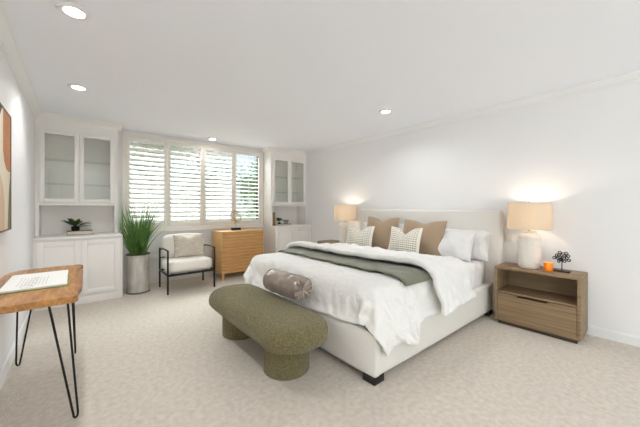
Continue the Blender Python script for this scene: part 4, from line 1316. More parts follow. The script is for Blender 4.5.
39,45,47,-61,-21,64,-44,15,-39,51,43,-35,-49,63,-39,16,-3,1,0,-1,-1,-2,1,0,0,-2,1,0,-1,-1,1,-1,1,1,-2,0,0,0,0,-1,0,0,0,0,6,-3,-1,-1,-1,1,-1,-1,0,0,-1,0,1,1,-1,-1,0,1,-1,0,0,2,0,0,-2,1,1,0,0,
0,-1,0,0,-1,1,-2,13,-21,31,-47,62,-36,-37,40,-28,35,-61,53,-13,72,-41,-30,37,-49,50,-27,-13,60,-31,-8,3,13,-10,-1,1,-2,-2,0,0,2,-1,-1,-3,0,0,-1,0,1,-2,0,0,-1,0,0,0,0,1,1,0,-1,0,0,-1,0,0,0,
-1,-1,0,1,0,0,-1,0,1,0,-1,0,-1,0,0,1,3,-2,-3,0,2,1,0,-1,1,0,-1,1,-1,-4,4,0,-1,21,-42,68,-52,-30,17,-14,57,-65,51,-70,74,-10,-57,43,-14,-31,40,-39,53,-51,40,-31,20,-5,-3,-1,0,1,2,-1,-8,1,6,
-3,-2,1,1,0,0,-2,0,0,1,-1,-2,0,-1,2,0,-1,1,0,-1,0,0,-1,-1,1,0,0,0,1,-1,0,-1,0,1,-1,1,1,-1,1,0,-1,-3,2,1,1,-2,1,-1,0,1,-1,-1,6,-6,6,-16,-5,32,-13,2,13,-43,11,23,-6,-33,67,-63,29,40,-51,8,29,
-48,35,-29,40,-37,30,-10,5,-4,0,1,-2,-1,0,0,5,-3,-1,-1,1,3,0,1,-3,0,-1,-4,0,2,-1,0,-1,0,1,0,1,-1,-2,1,0,0,-2,0,0,1,0,1,-2,0,1,-1,0,-1,2,4,0,-1,-4,4,0,-1,-3,1,0,0,1,-2,0,1,-2,0,0,8,4,-30,-18,
70,-66,33,9,-19,55,40,-58,56,-68,-4,48,-15,-5,-9,-11,45,-30,32,-10,8,-7,0,2,-3,1,-2,-3,9,-5,-2,-2,0,1,3,-4,2,-1,-1,-1,-1,-3,2,0,0,0,-1,1,3,-8,2,2,-1,0,0,1,-1,0,0,0,1,0,0,0,0,-1,-1,1,0,0,-1,
2,3,-2,-2,-1,0,1,0,-1,1,0,0,0,-1,3,-3,-18,11,-2,-4,11,-10,-12,8,17,-26,72,-53,34,-21,-32,-20,4,70,-34,-23,48,-17,7,-3,7,-1,-3,2,-1,-1,0,-1,0,-2,-1,0,1,-2,2,-1,2,-6,2,3,-1,0,-1,0,0,0,0,-2,2,
-5,2,1,1,-1,0,1,1,-1,0,-1,0,1,-1,-1,0,1,-2,0,0,1,3,0,-2,-1,1,2,-1,0,0,-1,1,-1,2,-3,2,-5,-1,7,-9,-8,10,7,-3,-5,0,13,11,19,14,7,-1,-8,-50,-30,62,2,-49,26,-7,3,-3,2,-2,-2,1,1,-1,0,-1,-2,1,-1,
-2,-3,0,-1,1,4,0,0,3,-5,1,1,0,-1,-1,-3,2,6,-2,-2,-1,1,0,0,-1,1,-1,0,0,0,-1,0,-1,1,0,-2,1,1,1,0,-1,1,2,0,-1,-1,0,1,-1,1,-3,0,3,-6,5,-2,-8,-8,13,6,4,2,-19,46,-47,46,-25,-24,25,-21,45,-33,-24,
-3,45,-32,14,-3,0,1,-1,0,-1,-1,1,-1,0,0,-1,0,-2,-2,0,0,2,1,-3,-2,2,0,-1,1,0,2,-1,0,3,0,-1,-2,0,-1,0,0,0,-1,2,-1,1,-1,1,-1,1,-1,0,-1,0,0,1,0,0,0,0,-1,0,1,1,0,0,-1,-4,9,-8,2,4,-2,2,-22,24,-2,
-2,1,-12,-9,29,-36,0,45,-31,43,-42,40,-12,-13,-32,28,-6,2,2,-1,0,0,1,-1,0,0,0,-1,0,-1,-1,0,-1,0,0,1,1,-2,-2,1,-3,2,0,0,1,1,0,0,-3,-1,2,1,-1,1,0,0,-1,3,-1,2,-4,1,0,0,0,0,-1,1,0,-1,1,0,0,-1,1,
1,-2,0,1,1,6,-6,-1,0,6,-27,17,5,2,-1,2,-3,-7,14,-16,-2,22,-3,15,-20,0,-22,-4,10,9,1,-4,1,1,1,0,0,0,1,-1,1,-1,1,-1,0,0,0,1,-1,-1,1,1,2,-5,0,-1,-1,1,0,1,0,0,-1,-2,4,0,0,0,0,0,0,0,1,2,-1,3,-5,
0,2,-1,-1,0,-2,1,1,-1,1,-1,1,-1,-1,2,0,-2,1,0,-1,2,-1,-16,17,-16,18,-3,3,3,-7,2,7,-16,14,3,-14,9,-1,21,-9,-19,5,18,-26,10,0,1,-1,0,1,0,0,0,-1,0,0,1,-1,1,-1,1,-1,0,0,-2,-1,2,0,2,-1,-1,0,-1,
-1,1,0,3,-1,0,1,-2,1,1,-3,1,3,2,-2,1,3,-4,-2,0,-1,-1,1,0,-1,2,-1,0,0,0,1,-1,0,0,1,-1,0,-4,1,0,-11,10,1,3,0,0,3,-3,-7,6,0,6,8,-20,-12,5,-13,18,17,-15,25,-15,5,2,-8,0,0,2,-5,3,-1,0,1,0,0,-1,1,
-1,1,0,-1,1,2,1,-1,1,0,-3,-1,0,0,-2,0,3,1,-2,0,1,0,0,1,0,2,-1,-1,2,1,0,-1,-1,0,-1,-1,-1,1,-1,1,-1,0,1,-1,-1,1,2,-2,0,0,0,-1,0,1,0,1,6,-1,0,-3,-2,-4,13,-8,-5,8,-16,1,-15,22,26,-29,9,-8,11,1,
-2,-1,0,-7,0,7,-1,0,1,-2,0,1,0,-1,0,1,0,-1,0,0,2,1,1,-3,1,-1,-1,1,0,0,1,-1,-1,0,2,-1,-2,1,3,-1,1,-1,1,1,0,-1,1,2,-1,-2,-1,-1,0,-1,0,1,0,0,1,-1,0,1,0,-1,-1,2,5,4,1,3,-5,-3,-9,9,-6,2,-8,18,0,
-16,-1,4,5,2,-15,25,-14,0,3,-3,-7,5,-3,8,-1,-1,-1,1,-2,1,0,-1,1,0,-1,0,0,1,0,0,0,1,1,-1,-2,0,1,0,1,0,-1,0,0,-1,0,0,0,1,-1,0,-1,4,-2,2,1,-1,2,-1,-1,0,-1,0,-1,-2,2,0,1,-2,1,1,0,-1,0,1,-2,-4,0,
6,6,2,12,-6,9,-18,-7,1,-1,-4,-3,1,14,-5,25,-3,-7,-31,16,1,0,-4,2,2,2,-2,-2,-1,0,0,1,2,-1,1,-2,0,0,-1,0,1,0,0,0,2,-1,-1,1,2,0,-3,1,0,-1,1,0,-3,1,2,1,-2,0,-1,2,0,0,-1,-1,4,0,-3,0,0,0,0,-1,1,1,
2,-1,-1,0,1,-1,0,0,0,0,-2,0,-2,2,1,-6,27,-10,-9,-6,1,-2,-3,-4,-8,15,20,-16,-20,-5,32,-9,3,-2,0,1,3,-1,-3,-1,0,0,1,0,-2,1,0,2,0,0,-2,1,0,-2,0,4,-1,-1,2,1,2,1,-6,2,0,0,0,1,0,-3,1,1,1,-2,0,0,1,
-2,1,1,0,-1,-1,0,0,2,-1,-1,3,3,-4,-3,4,1,-1,-1,0,-1,1,-3,4,-6,-3,2,2,-3,-14,11,3,2,3,-5,0,-3,-3,-16,13,11,19,-19,-7,8,6,-6,1,1,0,-9,6,1,1,0,-1,3,-1,-2,1,0,0,0,1,-1,-1,2,-1,0,0,-1,3,6,-6,0,6,
-6,-1,1,0,-3,3,3,-3,-1,1,1,-1,0,-1,1,-1,0,0,-1,0,1,0,-1,1,2,2,-3,2,0,2,-1,-5,1,1,0,-2,3,-12,7,2,-2,0,2,-8,-11,12,3,3,-6,-9,11,4,2,-31,-5,20,15,3,5,-17,6,0,0,-2,2,-1,2,0,0,0,-1,1,2,-2,0,0,0,
0,0,0,0,3,-2,0,-2,1,-3,1,0,4,4,-4,-2,0,3,0,1,-1,0,2,0,-1,-1,-1,1,-1,0,-1,-1,0,0,1,0,0,2,-1,0,-4,1,0,-2,4,-3,3,-1,0,-5,8,-4,12,-9,-6,6,5,-5,-9,4,-4,13,-15,1,2,2,13,-6,-15,18,-7,-11,14,-4,-1,
-1,-1,7,-1,-1,-1,0,0,0,0,0,1,-1,0,0,0,0,0,1,-2,0,-2,4,-3,-3,3,0,-2,0,4,1,-1,1,0,0,0,1,1,2,-2,-3,2,-1,0,1,-1,0,0,-1,0,0,1,0,0,-3,2,4,-3,-1,0,4,-3,0,-2,0,3,8,-22,15,-7,-11,-2,14,-1,3,0,-6,22,
-38,-4,4,9,13,7,-6,-1,2,-5,4,-1,1,1,2,-2,-1,1,0,0,-1,0,1,0,0,0,0,0,0,0,0,0,-2,0,1,-1,0,-1,-1,2,-1,1,0,2,-1,1,1,1,0,3,-1,0,-5,0,-2,-1,1,2,1,0,1,-1,0,0,1,-2,0,2,-2,0,3,0,-1,0,-3,-1,3,-1,-11,
20,-12,4,-3,-1,4,0,-2,0,1,5,17,1,-4,-2,-7,-6,-5,-1,0,0,0,1,0,3,-1,-1,2,1,0,0,-1,0,-1,0,0,0,1,-1,0,0,-2,-1,1,0,-1,2,0,0,0,-1,1,-1,2,-2,1,1,0,1,0,-3,0,0,3,-1,1,-1,-1,1,0,0,-1,0,1,1,0,-1,0,-1,
0,2,0,0,1,-3,0,-1,2,-10,11,-4,7,3,1,7,-11,0,-14,1,3,-8,12,5,4,-8,-4,-6,1,-1,0,0,1,-1,0,1,1,2,0,-4,3,0,1,0,0,-1,0,0,-1,1,0,-1,-1,-2,0,-1,0,1,1,1,0,0,0,1,0,1,1,1,0,-3,0,-2,1,0,1,1,1,1,0,-2,-1,
0,0,0,0,1,0,-1,0,1,-1,0,0,0,-1,3,-1,-1,-3,9,-2,-2,3,4,3,-10,-2,-3,15,400,45,46,50,54,47,50,39,22,13,4,38,-9,5,-23,-5,-8,-4,-3,-3,-5,-2,-5,-5,2,-4,38,-31,-5,0,-7,-1,-5,-4,-5,-5,-5,-6,-8,-3,0,
2,-1,-3,-5,-3,-5,0,6,-1,-14,-4,-3,-1,-1,-1,-1,-1,-1,-3,-3,-1,1,2,1,2,4,3,4,2,0,-5,34,53,13,-11,48,6,-37,-29,25,-31,7,2,41,-12,-1,24,-23,1,19,1,0,-1,3,7,0,1,-10,13,-7,-20,35,10,2,2,-18,-10,
-1,2,3,-3,7,14,-16,6,-44,59,-15,-7,4,-4,4,1,8,-1,4,2,2,-1,3,-5,0,1,1,0,-1,10,-6,-20,20,3,2,-1,0,-1,1,0,-1,2,3,2,1,-2,-1,-6,-7,-3,9,0,3,-5,-28,1,24,13,-70,29,9,5,-27,58,-38,-14,-30,45,12,-41,
44,-27,21,-1,0,0,-1,-1,0,6,22,-19,12,-9,8,-10,30,-12,5,-2,-2,0,3,8,-6,-11,17,-12,1,-24,31,-11,0,9,-4,-1,-5,11,-6,0,4,0,-5,0,-3,0,1,-2,11,-3,-14,10,-9,1,2,3,3,2,-1,-1,2,0,2,0,0,-1,-10,17,-4,
-6,-17,-3,-7,41,-26,-14,13,13,15,-65,46,-20,16,-35,53,5,-36,-1,-2,35,-49,30,19,2,1,0,-5,-2,-3,2,15,21,-2,0,-18,15,8,3,1,1,0,-1,2,-5,4,0,0,1,1,-7,-14,18,1,-5,5,1,1,-9,4,0,-3,-1,-2,1,3,0,1,3,
-3,-7,2,1,-3,-3,-1,0,0,2,2,1,-6,-7,-10,-5,-4,-1,12,-4,31,5,0,-2,1,-44,28,-8,0,-29,16,34,-39,21,-25,38,-44,32,19,-65,27,-3,36,-35,19,-1,3,-1,-2,-4,0,0,1,22,13,-2,-1,0,1,7,7,4,-3,-1,-7,3,0,-1,
-4,8,0,-2,1,0,-2,0,-1,2,-6,3,-1,-2,0,0,0,0,0,1,0,1,-2,-4,6,1,-1,-4,0,3,3,-2,-1,-3,2,2,3,-6,-5,-1,9,-13,-23,3,10,13,11,3,-18,2,-41,48,-34,-21,42,1,21,-33,17,-22,23,-2,-61,15,27,22,8,7,4,-1,
-2,1,-3,-1,-2,3,29,6,-3,0,2,13,7,4,-3,-6,-2,-1,-1,-2,2,0,2,0,-2,-1,1,-2,1,-5,6,-1,5,0,-3,-1,0,0,-1,-2,-2,0,0,2,0,1,-3,3,4,0,-4,1,-1,-2,0,2,0,7,3,-1,-12,3,-3,-4,-6,-8,-3,27,1,-43,17,-21,48,
-16,-14,21,-33,23,0,-29,-7,21,20,-58,-25,53,11,-5,3,1,1,-1,4,2,-1,-5,6,33,0,-3,5,11,7,-7,-2,3,-1,-2,-5,4,0,1,0,2,0,-7,2,2,-3,4,-2,3,-2,1,0,-1,0,1,0,-1,0,-2,0,-1,1,-1,2,5,0,-1,3,-2,-3,0,-2,0,
4,2,6,-3,-5,-3,0,0,-2,-2,-6,-17,24,4,-32,12,3,12,-32,19,-9,-3,-12,31,-35,25,-18,24,-38,-38,10,1,-16,5,3,4,3,2,3,2,-7,6,34,-1,2,-13,21,-1,-1,1,4,-10,9,-2,-2,1,0,3,-2,3,-1,-3,1,0,1,-1,-4,-5,3,
4,1,-3,0,2,2,0,-2,0,0,2,4,-1,2,1,-4,-1,-6,1,3,2,1,1,-4,3,-3,0,-1,-1,1,2,1,0,-15,13,2,-31,4,18,-12,-9,17,-28,14,-11,25,-22,10,8,3,-44,-2,-1,-10,7,-2,3,0,0,-8,13,10,2,6,31,-3,5,-13,-2,21,-1,
-1,6,-7,2,1,-1,1,-2,3,2,-1,-1,1,0,-1,-4,-2,5,1,0,-1,1,0,0,0,1,0,-1,1,2,2,0,-4,0,-2,-4,5,0,-1,3,2,0,-1,-2,-1,1,-3,-2,6,1,3,-1,-3,-13,9,5,-38,-22,48,-44,44,-24,23,-35,27,-13,16,-31,-7,30,-37,
8,38,-42,-9,2,0,5,18,1,3,8,8,10,20,7,-3,12,-6,5,6,6,1,-5,-3,-1,0,-1,1,1,-1,3,-3,-1,0,1,3,1,2,1,1,-2,0,0,1,1,0,1,1,2,0,-2,-2,-4,0,2,1,0,2,4,1,-3,-5,-4,3,-5,9,3,1,4,-2,-3,-4,-1,-12,7,-5,13,
-18,10,-18,6,-44,29,2,2,-37,32,4,-46,-35,1,-4,19,11,-2,5,2,2,1,2,2,1,0,6,16,5,1,-1,3,1,1,0,1,-1,0,-1,1,0,1,2,0,2,1,1,0,2,0,-1,-3,-5,11,-1,3,3,1,0,-2,1,2,-1,0,-1,-1,1,2,3,5,6,1,-6,-3,-3,-1,
-4,8,-9,14,-8,8,0,-9,1,0,1,-11,13,-5,-20,16,-39,23,9,-5,-69,45,-23,-41,3,78,-30,-4,-3,28,-2,0,-14,3,2,0,2,1,7,8,7,3,4,9,7,1,3,5,6,6,-2,-12,-12,1,2,1,1,1,4,1,0,1,0,3,1,3,4,-10,3,1,5,0,-6,0,1,
0,1,0,0,3,0,-1,-1,2,5,6,9,-5,-10,4,3,-6,11,-19,16,-18,-1,15,-4,3,0,3,-4,1,3,-26,18,-13,-25,-24,-1,1,22,-21,54,-45,-14,-10,4,1,8,6,15,-28,3,1,3,6,2,3,-2,3,3,-4,-6,-6,-5,-7,-2,30,-25,13,19,-3,
4,-2,-1,1,-3,-1,1,2,1,4,1,2,3,4,0,0,-5,-3,4,4,2,3,2,-2,0,-2,0,2,1,-3,-10,-20,-4,29,19,-4,1,1,-5,11,-17,4,-1,-3,10,-2,2,-1,6,1,3,-3,-15,-18,-13,31,-4,-64,36,10,-53,64,9,0,-2,2,-1,-2,7,-12,3,
1,2,-1,2,-9,4,0,-1,14,8,10,3,5,2,-79,51,2,-22,4,-5,-1,4,6,14,7,2,-6,-7,-12,1,1,0,-2,3,-2,-2,3,3,2,1,-9,-3,12,0,0,3,3,3,-1,-1,7,-3,-23,5,11,5,3,0,1,11,7,2,-5,-8,-3,2,1,-3,3,-3,5,-29,14,8,-35,
41,2,-36,1,-17,-21,52,-10,-4,-9,-2,1,-27,40,-21,3,-5,1,-18,9,0,-8,-3,-22,-9,-6,-1,-1,-3,78,-57,-2,24,0,1,-2,5,-6,-3,-17,-3,3,13,9,0,-2,18,14,-10,-9,-14,2,0,0,12,13,-2,-29,7,-1,-1,-9,5,0,4,0,
3,5,-4,1,2,1,1,-4,-9,-11,0,7,8,9,2,1,0,-1,3,-18,30,-38,4,49,-45,-2,-18,29,-14,-27,53,4,-8,6,1,-25,20,-23,14,-9,-2,-22,14,-1,-19,1,-5,5,3,-1,-8,-2,2,-22,57,-11,-16,-6,0,6,-15,9,-15,22,-5,2,
-8,3,1,1,-4,19,-2,-22,10,-3,1,-1,-13,17,6,7,-23,8,-3,7,-13,9,-6,10,-9,1,3,-5,4,0,0,-2,1,3,-3,1,0,0,0,1,-1,4,-16,40,-28,5,37,-43,15,0,4,-42,29,-38,63,12,-4,-11,10,7,-62,41,-7,-27,-6,16,-3,
-25,11,-14,-1,2,-3,1,5,-3,0,-9,-19,11,9,6,0,3,13,-26,6,-5,9,0,3,-3,-2,6,18,-19,-24,17,4,-3,3,0,-1,-3,1,9,7,-14,3,0,1,-8,6,-10,12,-2,-7,16,-13,3,-2,2,0,0,1,-2,1,0,0,0,0,-11,29,-41,38,9,-51,
-11,-8,19,12,41,-35,16,71,-4,0,-5,-63,2,58,-33,3,25,-22,-2,-24,15,-17,2,-6,0,1,-7,6,2,-2,2,-4,-2,4,0,-2,-2,4,25,-3,-11,-8,-2,-1,1,1,5,-16,-11,8,12,-5,7,-3,1,0,-20,-7,4,16,17,6,5,4,-2,-7,-8,
-8,0,8,-19,14,-3,-1,0,0,1,0,0,-1,-1,2,0,-4,16,-33,29,-45,27,1,-4,20,-40,45,-38,36,-28,34,7,10,-37,48,-18,-2,-21,-3,-3,26,-36,20,-12,-3,-18,11,-3,-8,14,-13,9,4,-15,12,3,-13,11,-3,-4,-6,-9,3,
4,9,1,1,-2,2,-11,-16,-3,28,1,6,-9,5,-1,0,0,5,6,-2,-20,-6,-6,-1,1,6,17,-1,1,-3,7,-3,3,-5,1,0,-1,1,0,-1,1,-3,4,4,-8,15,-26,18,-37,30,0,-31,44,-52,54,-36,32,35,-25,2,34,-33,33,-43,20,4,-11,-5,
8,-2,-20,14,1,-21,12,6,-17,16,-18,-4,38,-33,7,9,-17,11,2,-5,3,-8,7,-5,5,-1,2,-3,2,-2,2,-3,1,2,6,-9,3,0,0,0,-5,-10,23,-8,1,1,-1,7,-19,17,-7,2,6,-8,13,-15,2,-1,2,-5,5,1,-4,5,-2,1,-12,9,0,0,7,
-29,7,8,-38,6,35,11,-33,-9,24,-41,9,39,-40,27,15,-20,13,-5,26,-33,31,-51,20,-6,-10,5,14,-10,11,27,-51,29,-17,3,6,-9,7,4,-12,12,-11,7,-6,4,-3,1,-5,11,-7,1,1,-9,8,4,-4,0,0,0,-6,13,-20,18,-5,
-3,8,-8,4,-13,14,9,-17,6,6,-6,0,1,-6,19,-19,5,3,-7,3,-9,20,-14,4,-11,-3,14,-5,-8,7,-23,-9,32,-2,-2,-8,38,-30,-13,38,-11,-12,16,-11,8,-17,31,-45,39,-36,38,3,1,0,6,3,-53,24,-15,11,-4,1,11,-21,
-4,30,-2,4,-21,14,-11,2,-2,6,-13,7,-1,-3,22,-23,5,0,0,0,0,6,-10,10,-11,5,4,-10,6,7,2,-1,-19,11,-8,6,3,0,-5,16,-26,23,-11,0,4,-3,11,-14,1,0,4,1,-18,-8,-1,4,12,-45,43,24,-4,15,-17,39,3,-37,18,
4,-1,5,-24,13,-25,26,-32,39,-47,-2,0,0,-6,0,32,-11,14,-2,1,0,-17,36,5,-44,12,-11,34,-31,15,0,1,-2,5,-1,-3,26,-14,1,-17,4,0,0,0,0,3,-4,1,0,0,5,-11,5,-1,-6,8,6,-5,-7,12,-11,11,-18,21,-15,6,0,
-1,1,-3,4,-3,3,-3,-5,1,2,2,-8,-3,-19,-15,16,0,-23,22,-12,11,34,3,0,-31,5,20,-33,15,-14,19,-34,42,2,-5,-9,-7,-11,-11,18,-6,5,0,-1,17,-36,1,46,-42,12,-17,42,-17,-5,2,-5,3,5,1,-2,-26,10,13,-2,
1,0,0,0,0,1,-1,0,1,0,4,-9,0,3,0,-5,12,-14,8,7,-11,12,-16,6,2,-3,7,-3,-8,9,-3,-1,-2,-1,3,1,-3,-2,1,-3,-49,20,25,-27,-2,-8,-9,6,12,-1,29,-31,-3,35,-32,15,-19,23,-31,-6,0,8,13,5,1,-6,2,1,-1,1,
-11,22,-11,-2,38,1,-3,-38,-4,8,-2,4,-6,2,14,-37,25,6,-7,-1,2,0,0,-3,3,-3,3,0,0,6,8,9,2,-4,-4,-6,-5,-10,4,0,5,-9,3,10,-12,6,-11,11,9,-14,-4,3,-1,0,0,0,-1,-4,3,3,2,-46,-23,55,-35,11,10,-24,1,
2,1,24,-2,-29,37,-35,17,-26,17,3,0,0,-13,2,7,-1,1,-6,7,-5,4,-12,16,-21,0,-6,-10,15,25,-10,3,0,3,-11,-9,15,1,-8,23,-6,-9,1,-1,3,1,6,-6,-3,-1,-10,-4,-8,0,4,2,5,6,4,2,-2,2,0,12,-22,14,-4,7,-17,
9,-12,15,-6,-1,0,-1,0,-2,4,-1,-3,2,-8,-2,-19,29,3,-21,20,-11,1,-9,6,5,23,-34,20,-20,11,-5,1,4,-10,17,-1,-8,3,-4,2,-7,6,-3,10,-11,4,-11,-3,27,10,-9,-16,2,0,-1,5,-4,0,-6,25,-36,10,9,-3,1,-1,
-8,-4,5,8,-1,15,-12,2,-8,-4,4,4,0,0,-2,3,-2,8,-19,12,0,4,-4,7,-14,15,-9,-1,0,1,-4,1,1,0,-1,2,-5,-4,-11,10,1,-11,4,-5,7,-1,10,-1,-2,-3,-2,4,7,-7,0,2,-3,8,-15,7,5,-5,7,-6,2,-2,6,-6,2,-6,4,17,
-29,15,-1,-4,2,0,1,-1,0,13,9,-41,26,-12,8,-1,-3,14,9,-1,-7,-16,1,-5,32,3,5,-1,-6,-9,-10,-8,1,-2,1,-11,21,-9,-5,-3,1,6,0,-1,-2,2,-1,-1,2,-2,1,-1,2,2,-8,-1,-2,4,-6,-3,9,-7,0,4,0,0,-2,-14,34,
-27,14,15,-14,-4,-2,-2,16,-19,6,-2,2,4,-4,1,-5,4,-8,9,-10,9,-2,-7,6,3,-1,-1,2,0,3,-16,-7,34,-21,9,-12,19,-6,-1,-22,1,6,23,-13,0,-2,-23,-3,-1,10,5,10,8,-1,2,-4,5,2,12,3,1,-2,-23,4,-3,1,-2,1,
1,-2,1,1,0,-1,0,-2,-2,2,-2,0,-5,-6,11,2,-1,-2,1,-8,16,-27,39,-29,-4,46,3,-2,-13,-33,13,-7,10,-9,5,2,-2,1,-4,13,-15,15,-26,27,-29,8,18,-9,2,-3,2,-6,7,1,-13,18,-1,-5,-3,-2,-12,29,-13,-1,5,-5,
0,-1,3,-6,16,-18,8,-2,1,0,0,3,-2,-13,-6,-2,5,0,25,-11,-1,1,-1,0,-1,0,0,-1,4,-3,1,-4,-2,0,-7,4,6,-7,3,1,-1,2,-9,15,-8,13,-18,17,-4,0,-4,-25,1,24,-6,8,-5,6,-7,3,-2,0,0,-5,14,-18,17,-19,18,-22,
15,3,-3,4,-5,5,-9,6,1,-9,10,2,-12,9,11,-24,17,0,-4,-2,0,-4,1,22,-28,17,-12,4,-1,1,-1,1,3,1,1,2,-10,5,-9,8,-2,-1,-1,1,1,0,0,1,-5,-1,-10,10,1,-5,5,-12,-1,13,0,0,2,1,7,-14,7,-2,-4,-3,18,-42,-7,
21,19,-6,10,-7,14,2,1,-17,4,-8,5,-1,-4,9,-6,8,-8,9,-9,1,1,0,6,-7,5,-5,0,11,-19,8,-2,14,-25,13,0,10,-23,20,-7,-17,32,-30,18,-11,9,-2,1,1,-1,0,4,6,7,-13,0,-4,2,-6,3,-2,1,-2,1,1,1,-2,4,-6,8,-8,
1,-3,1,3,2,-1,0,3,-5,1,2,10,-13,0,-1,2,-21,10,10,5,-6,5,-5,7,-21,0,-1,30,-19,10,-9,4,-2,3,-5,4,1,-1,-3,3,1,-8,-5,17,-6,-1,2,-11,23,-18,7,-12,22,-14,-4,-5,12,0,0,9,-25,19,-9,12,-6,0,-2,2,7,
-13,8,-19,3,28,1,-14,-2,4,-4,0,-3,1,-1,1,0,-1,-7,19,-8,-4,1,-1,0,3,2,5,-6,-2,6,-1,-1,-11,10,-2,-3,1,-3,7,-11,20,-9,-4,0,-12,24,-21,3,0,12,-7,6,-9,4,-5,14,-12,10,-15,10,-3,16,17,-2,-39,12,1,
-7,15,-21,31,-27,5,-7,22,1,-10,-8,2,1,-9,10,-2,7,-8,2,0,1,-9,8,5,-19,33,-29,-15,16,1,12,-3,-3,-1,-1,1,-1,-2,1,2,0,-12,10,2,0,0,1,-1,2,2,8,-7,-3,-1,1,6,-4,-11,14,-8,13,-23,41,-22,-7,-1,0,5,
-18,33,-19,-9,6,6,-11,9,-5,11,-21,25,-17,5,9,-9,-11,22,9,10,-36,6,5,-17,26,-12,15,-17,-2,-13,-2,6,9,2,-1,1,-1,-3,4,2,-4,2,0,2,-10,13,-5,-18,43,-8,-31,36,-13,-8,-3,-1,2,-4,1,1,-1,2,6,-2,-10,
5,0,0,1,6,-7,-2,-1,9,1,-6,1,-2,-7,22,-14,-2,-1,28,-57,6,23,4,-4,2,3,-20,28,-15,5,-4,10,-7,5,-12,14,-12,18,11,-39,16,-3,-5,2,10,17,-29,7,8,-28,2,7,12,1,4,0,-1,-3,-6,1,4,1,3,-11,-1,9,-3,1,4,
-4,2,14,-18,-2,-7,34,-18,-20,12,-1,2,-2,1,-3,4,-1,-1,5,7,-4,-5,-1,1,-4,4,-2,0,-2,-2,1,6,-5,3,9,-23,11,3,-7,-18,34,-1,-10,2,4,-5,-1,4,-14,13,-6,5,0,4,-5,5,-6,-5,-13,-3,31,-10,0,-30,-9,8,17,
26,-13,2,9,-9,-2,3,9,15,12,6,4,-1,-6,-10,-6,-7,1,-3,-13,0,-1,0,0,-12,-4,28,-25,23,-26,-6,25,-7,4,-1,-1,0,1,-5,3,-2,-5,-2,12,-4,1,1,2,-9,15,0,-2,-4,-5,-1,2,0,-3,11,-13,6,-3,8,-9,5,1,-3,1,1,0,
-5,6,-4,4,-3,-2,3,2,-2,2,-1,4,1,-9,5,-5,3,2,0,-6,-2,7,-8,1,6,2,-3,-9,-17,-9,-2,15,8,-6,-3,1,6,3,7,7,1,-1,0,0,4,1,-13,8,-12,12,2,-7,3,-1,-1,2,0,-1,2,-3,2,-2,-1,-1,0,-1,0,1,-2,-4,-1,0,-1,4,1,
2,0,0,-2,4,-3,3,-6,13,-18,6,12,-17,8,0,4,-4,2,-4,4,1,-9,1,5,-7,15,4,-1,-10,-1,4,-9,6,-1,2,-1,-1,12,-3,-8,-2,1,-2,3,-1,-4,-23,-2,14,4,11,-3,3,-3,3,0,1,-1,0,0,-2,2,-4,4,-2,2,3,-3,-2,-2,1,-1,2,
-1,2,0,1,5,-13,-2,0,1,-2,5,-2,-3,-2,2,-1,1,-2,1,0,2,-1,13,-12,4,-17,16,18,-37,21,-6,1,0,2,-2,6,-12,6,6,-7,-4,24,-33,9,-7,26,-16,0,9,-10,3,0,0,-1,-7,5,4,14,-21,7,-2,1,0,4,-4,-2,5,-7,4,0,0,-1,
0,1,0,0,0,3,-4,1,-1,1,-1,1,0,-1,-2,-1,1,1,0,1,2,1,-8,-3,-1,0,])
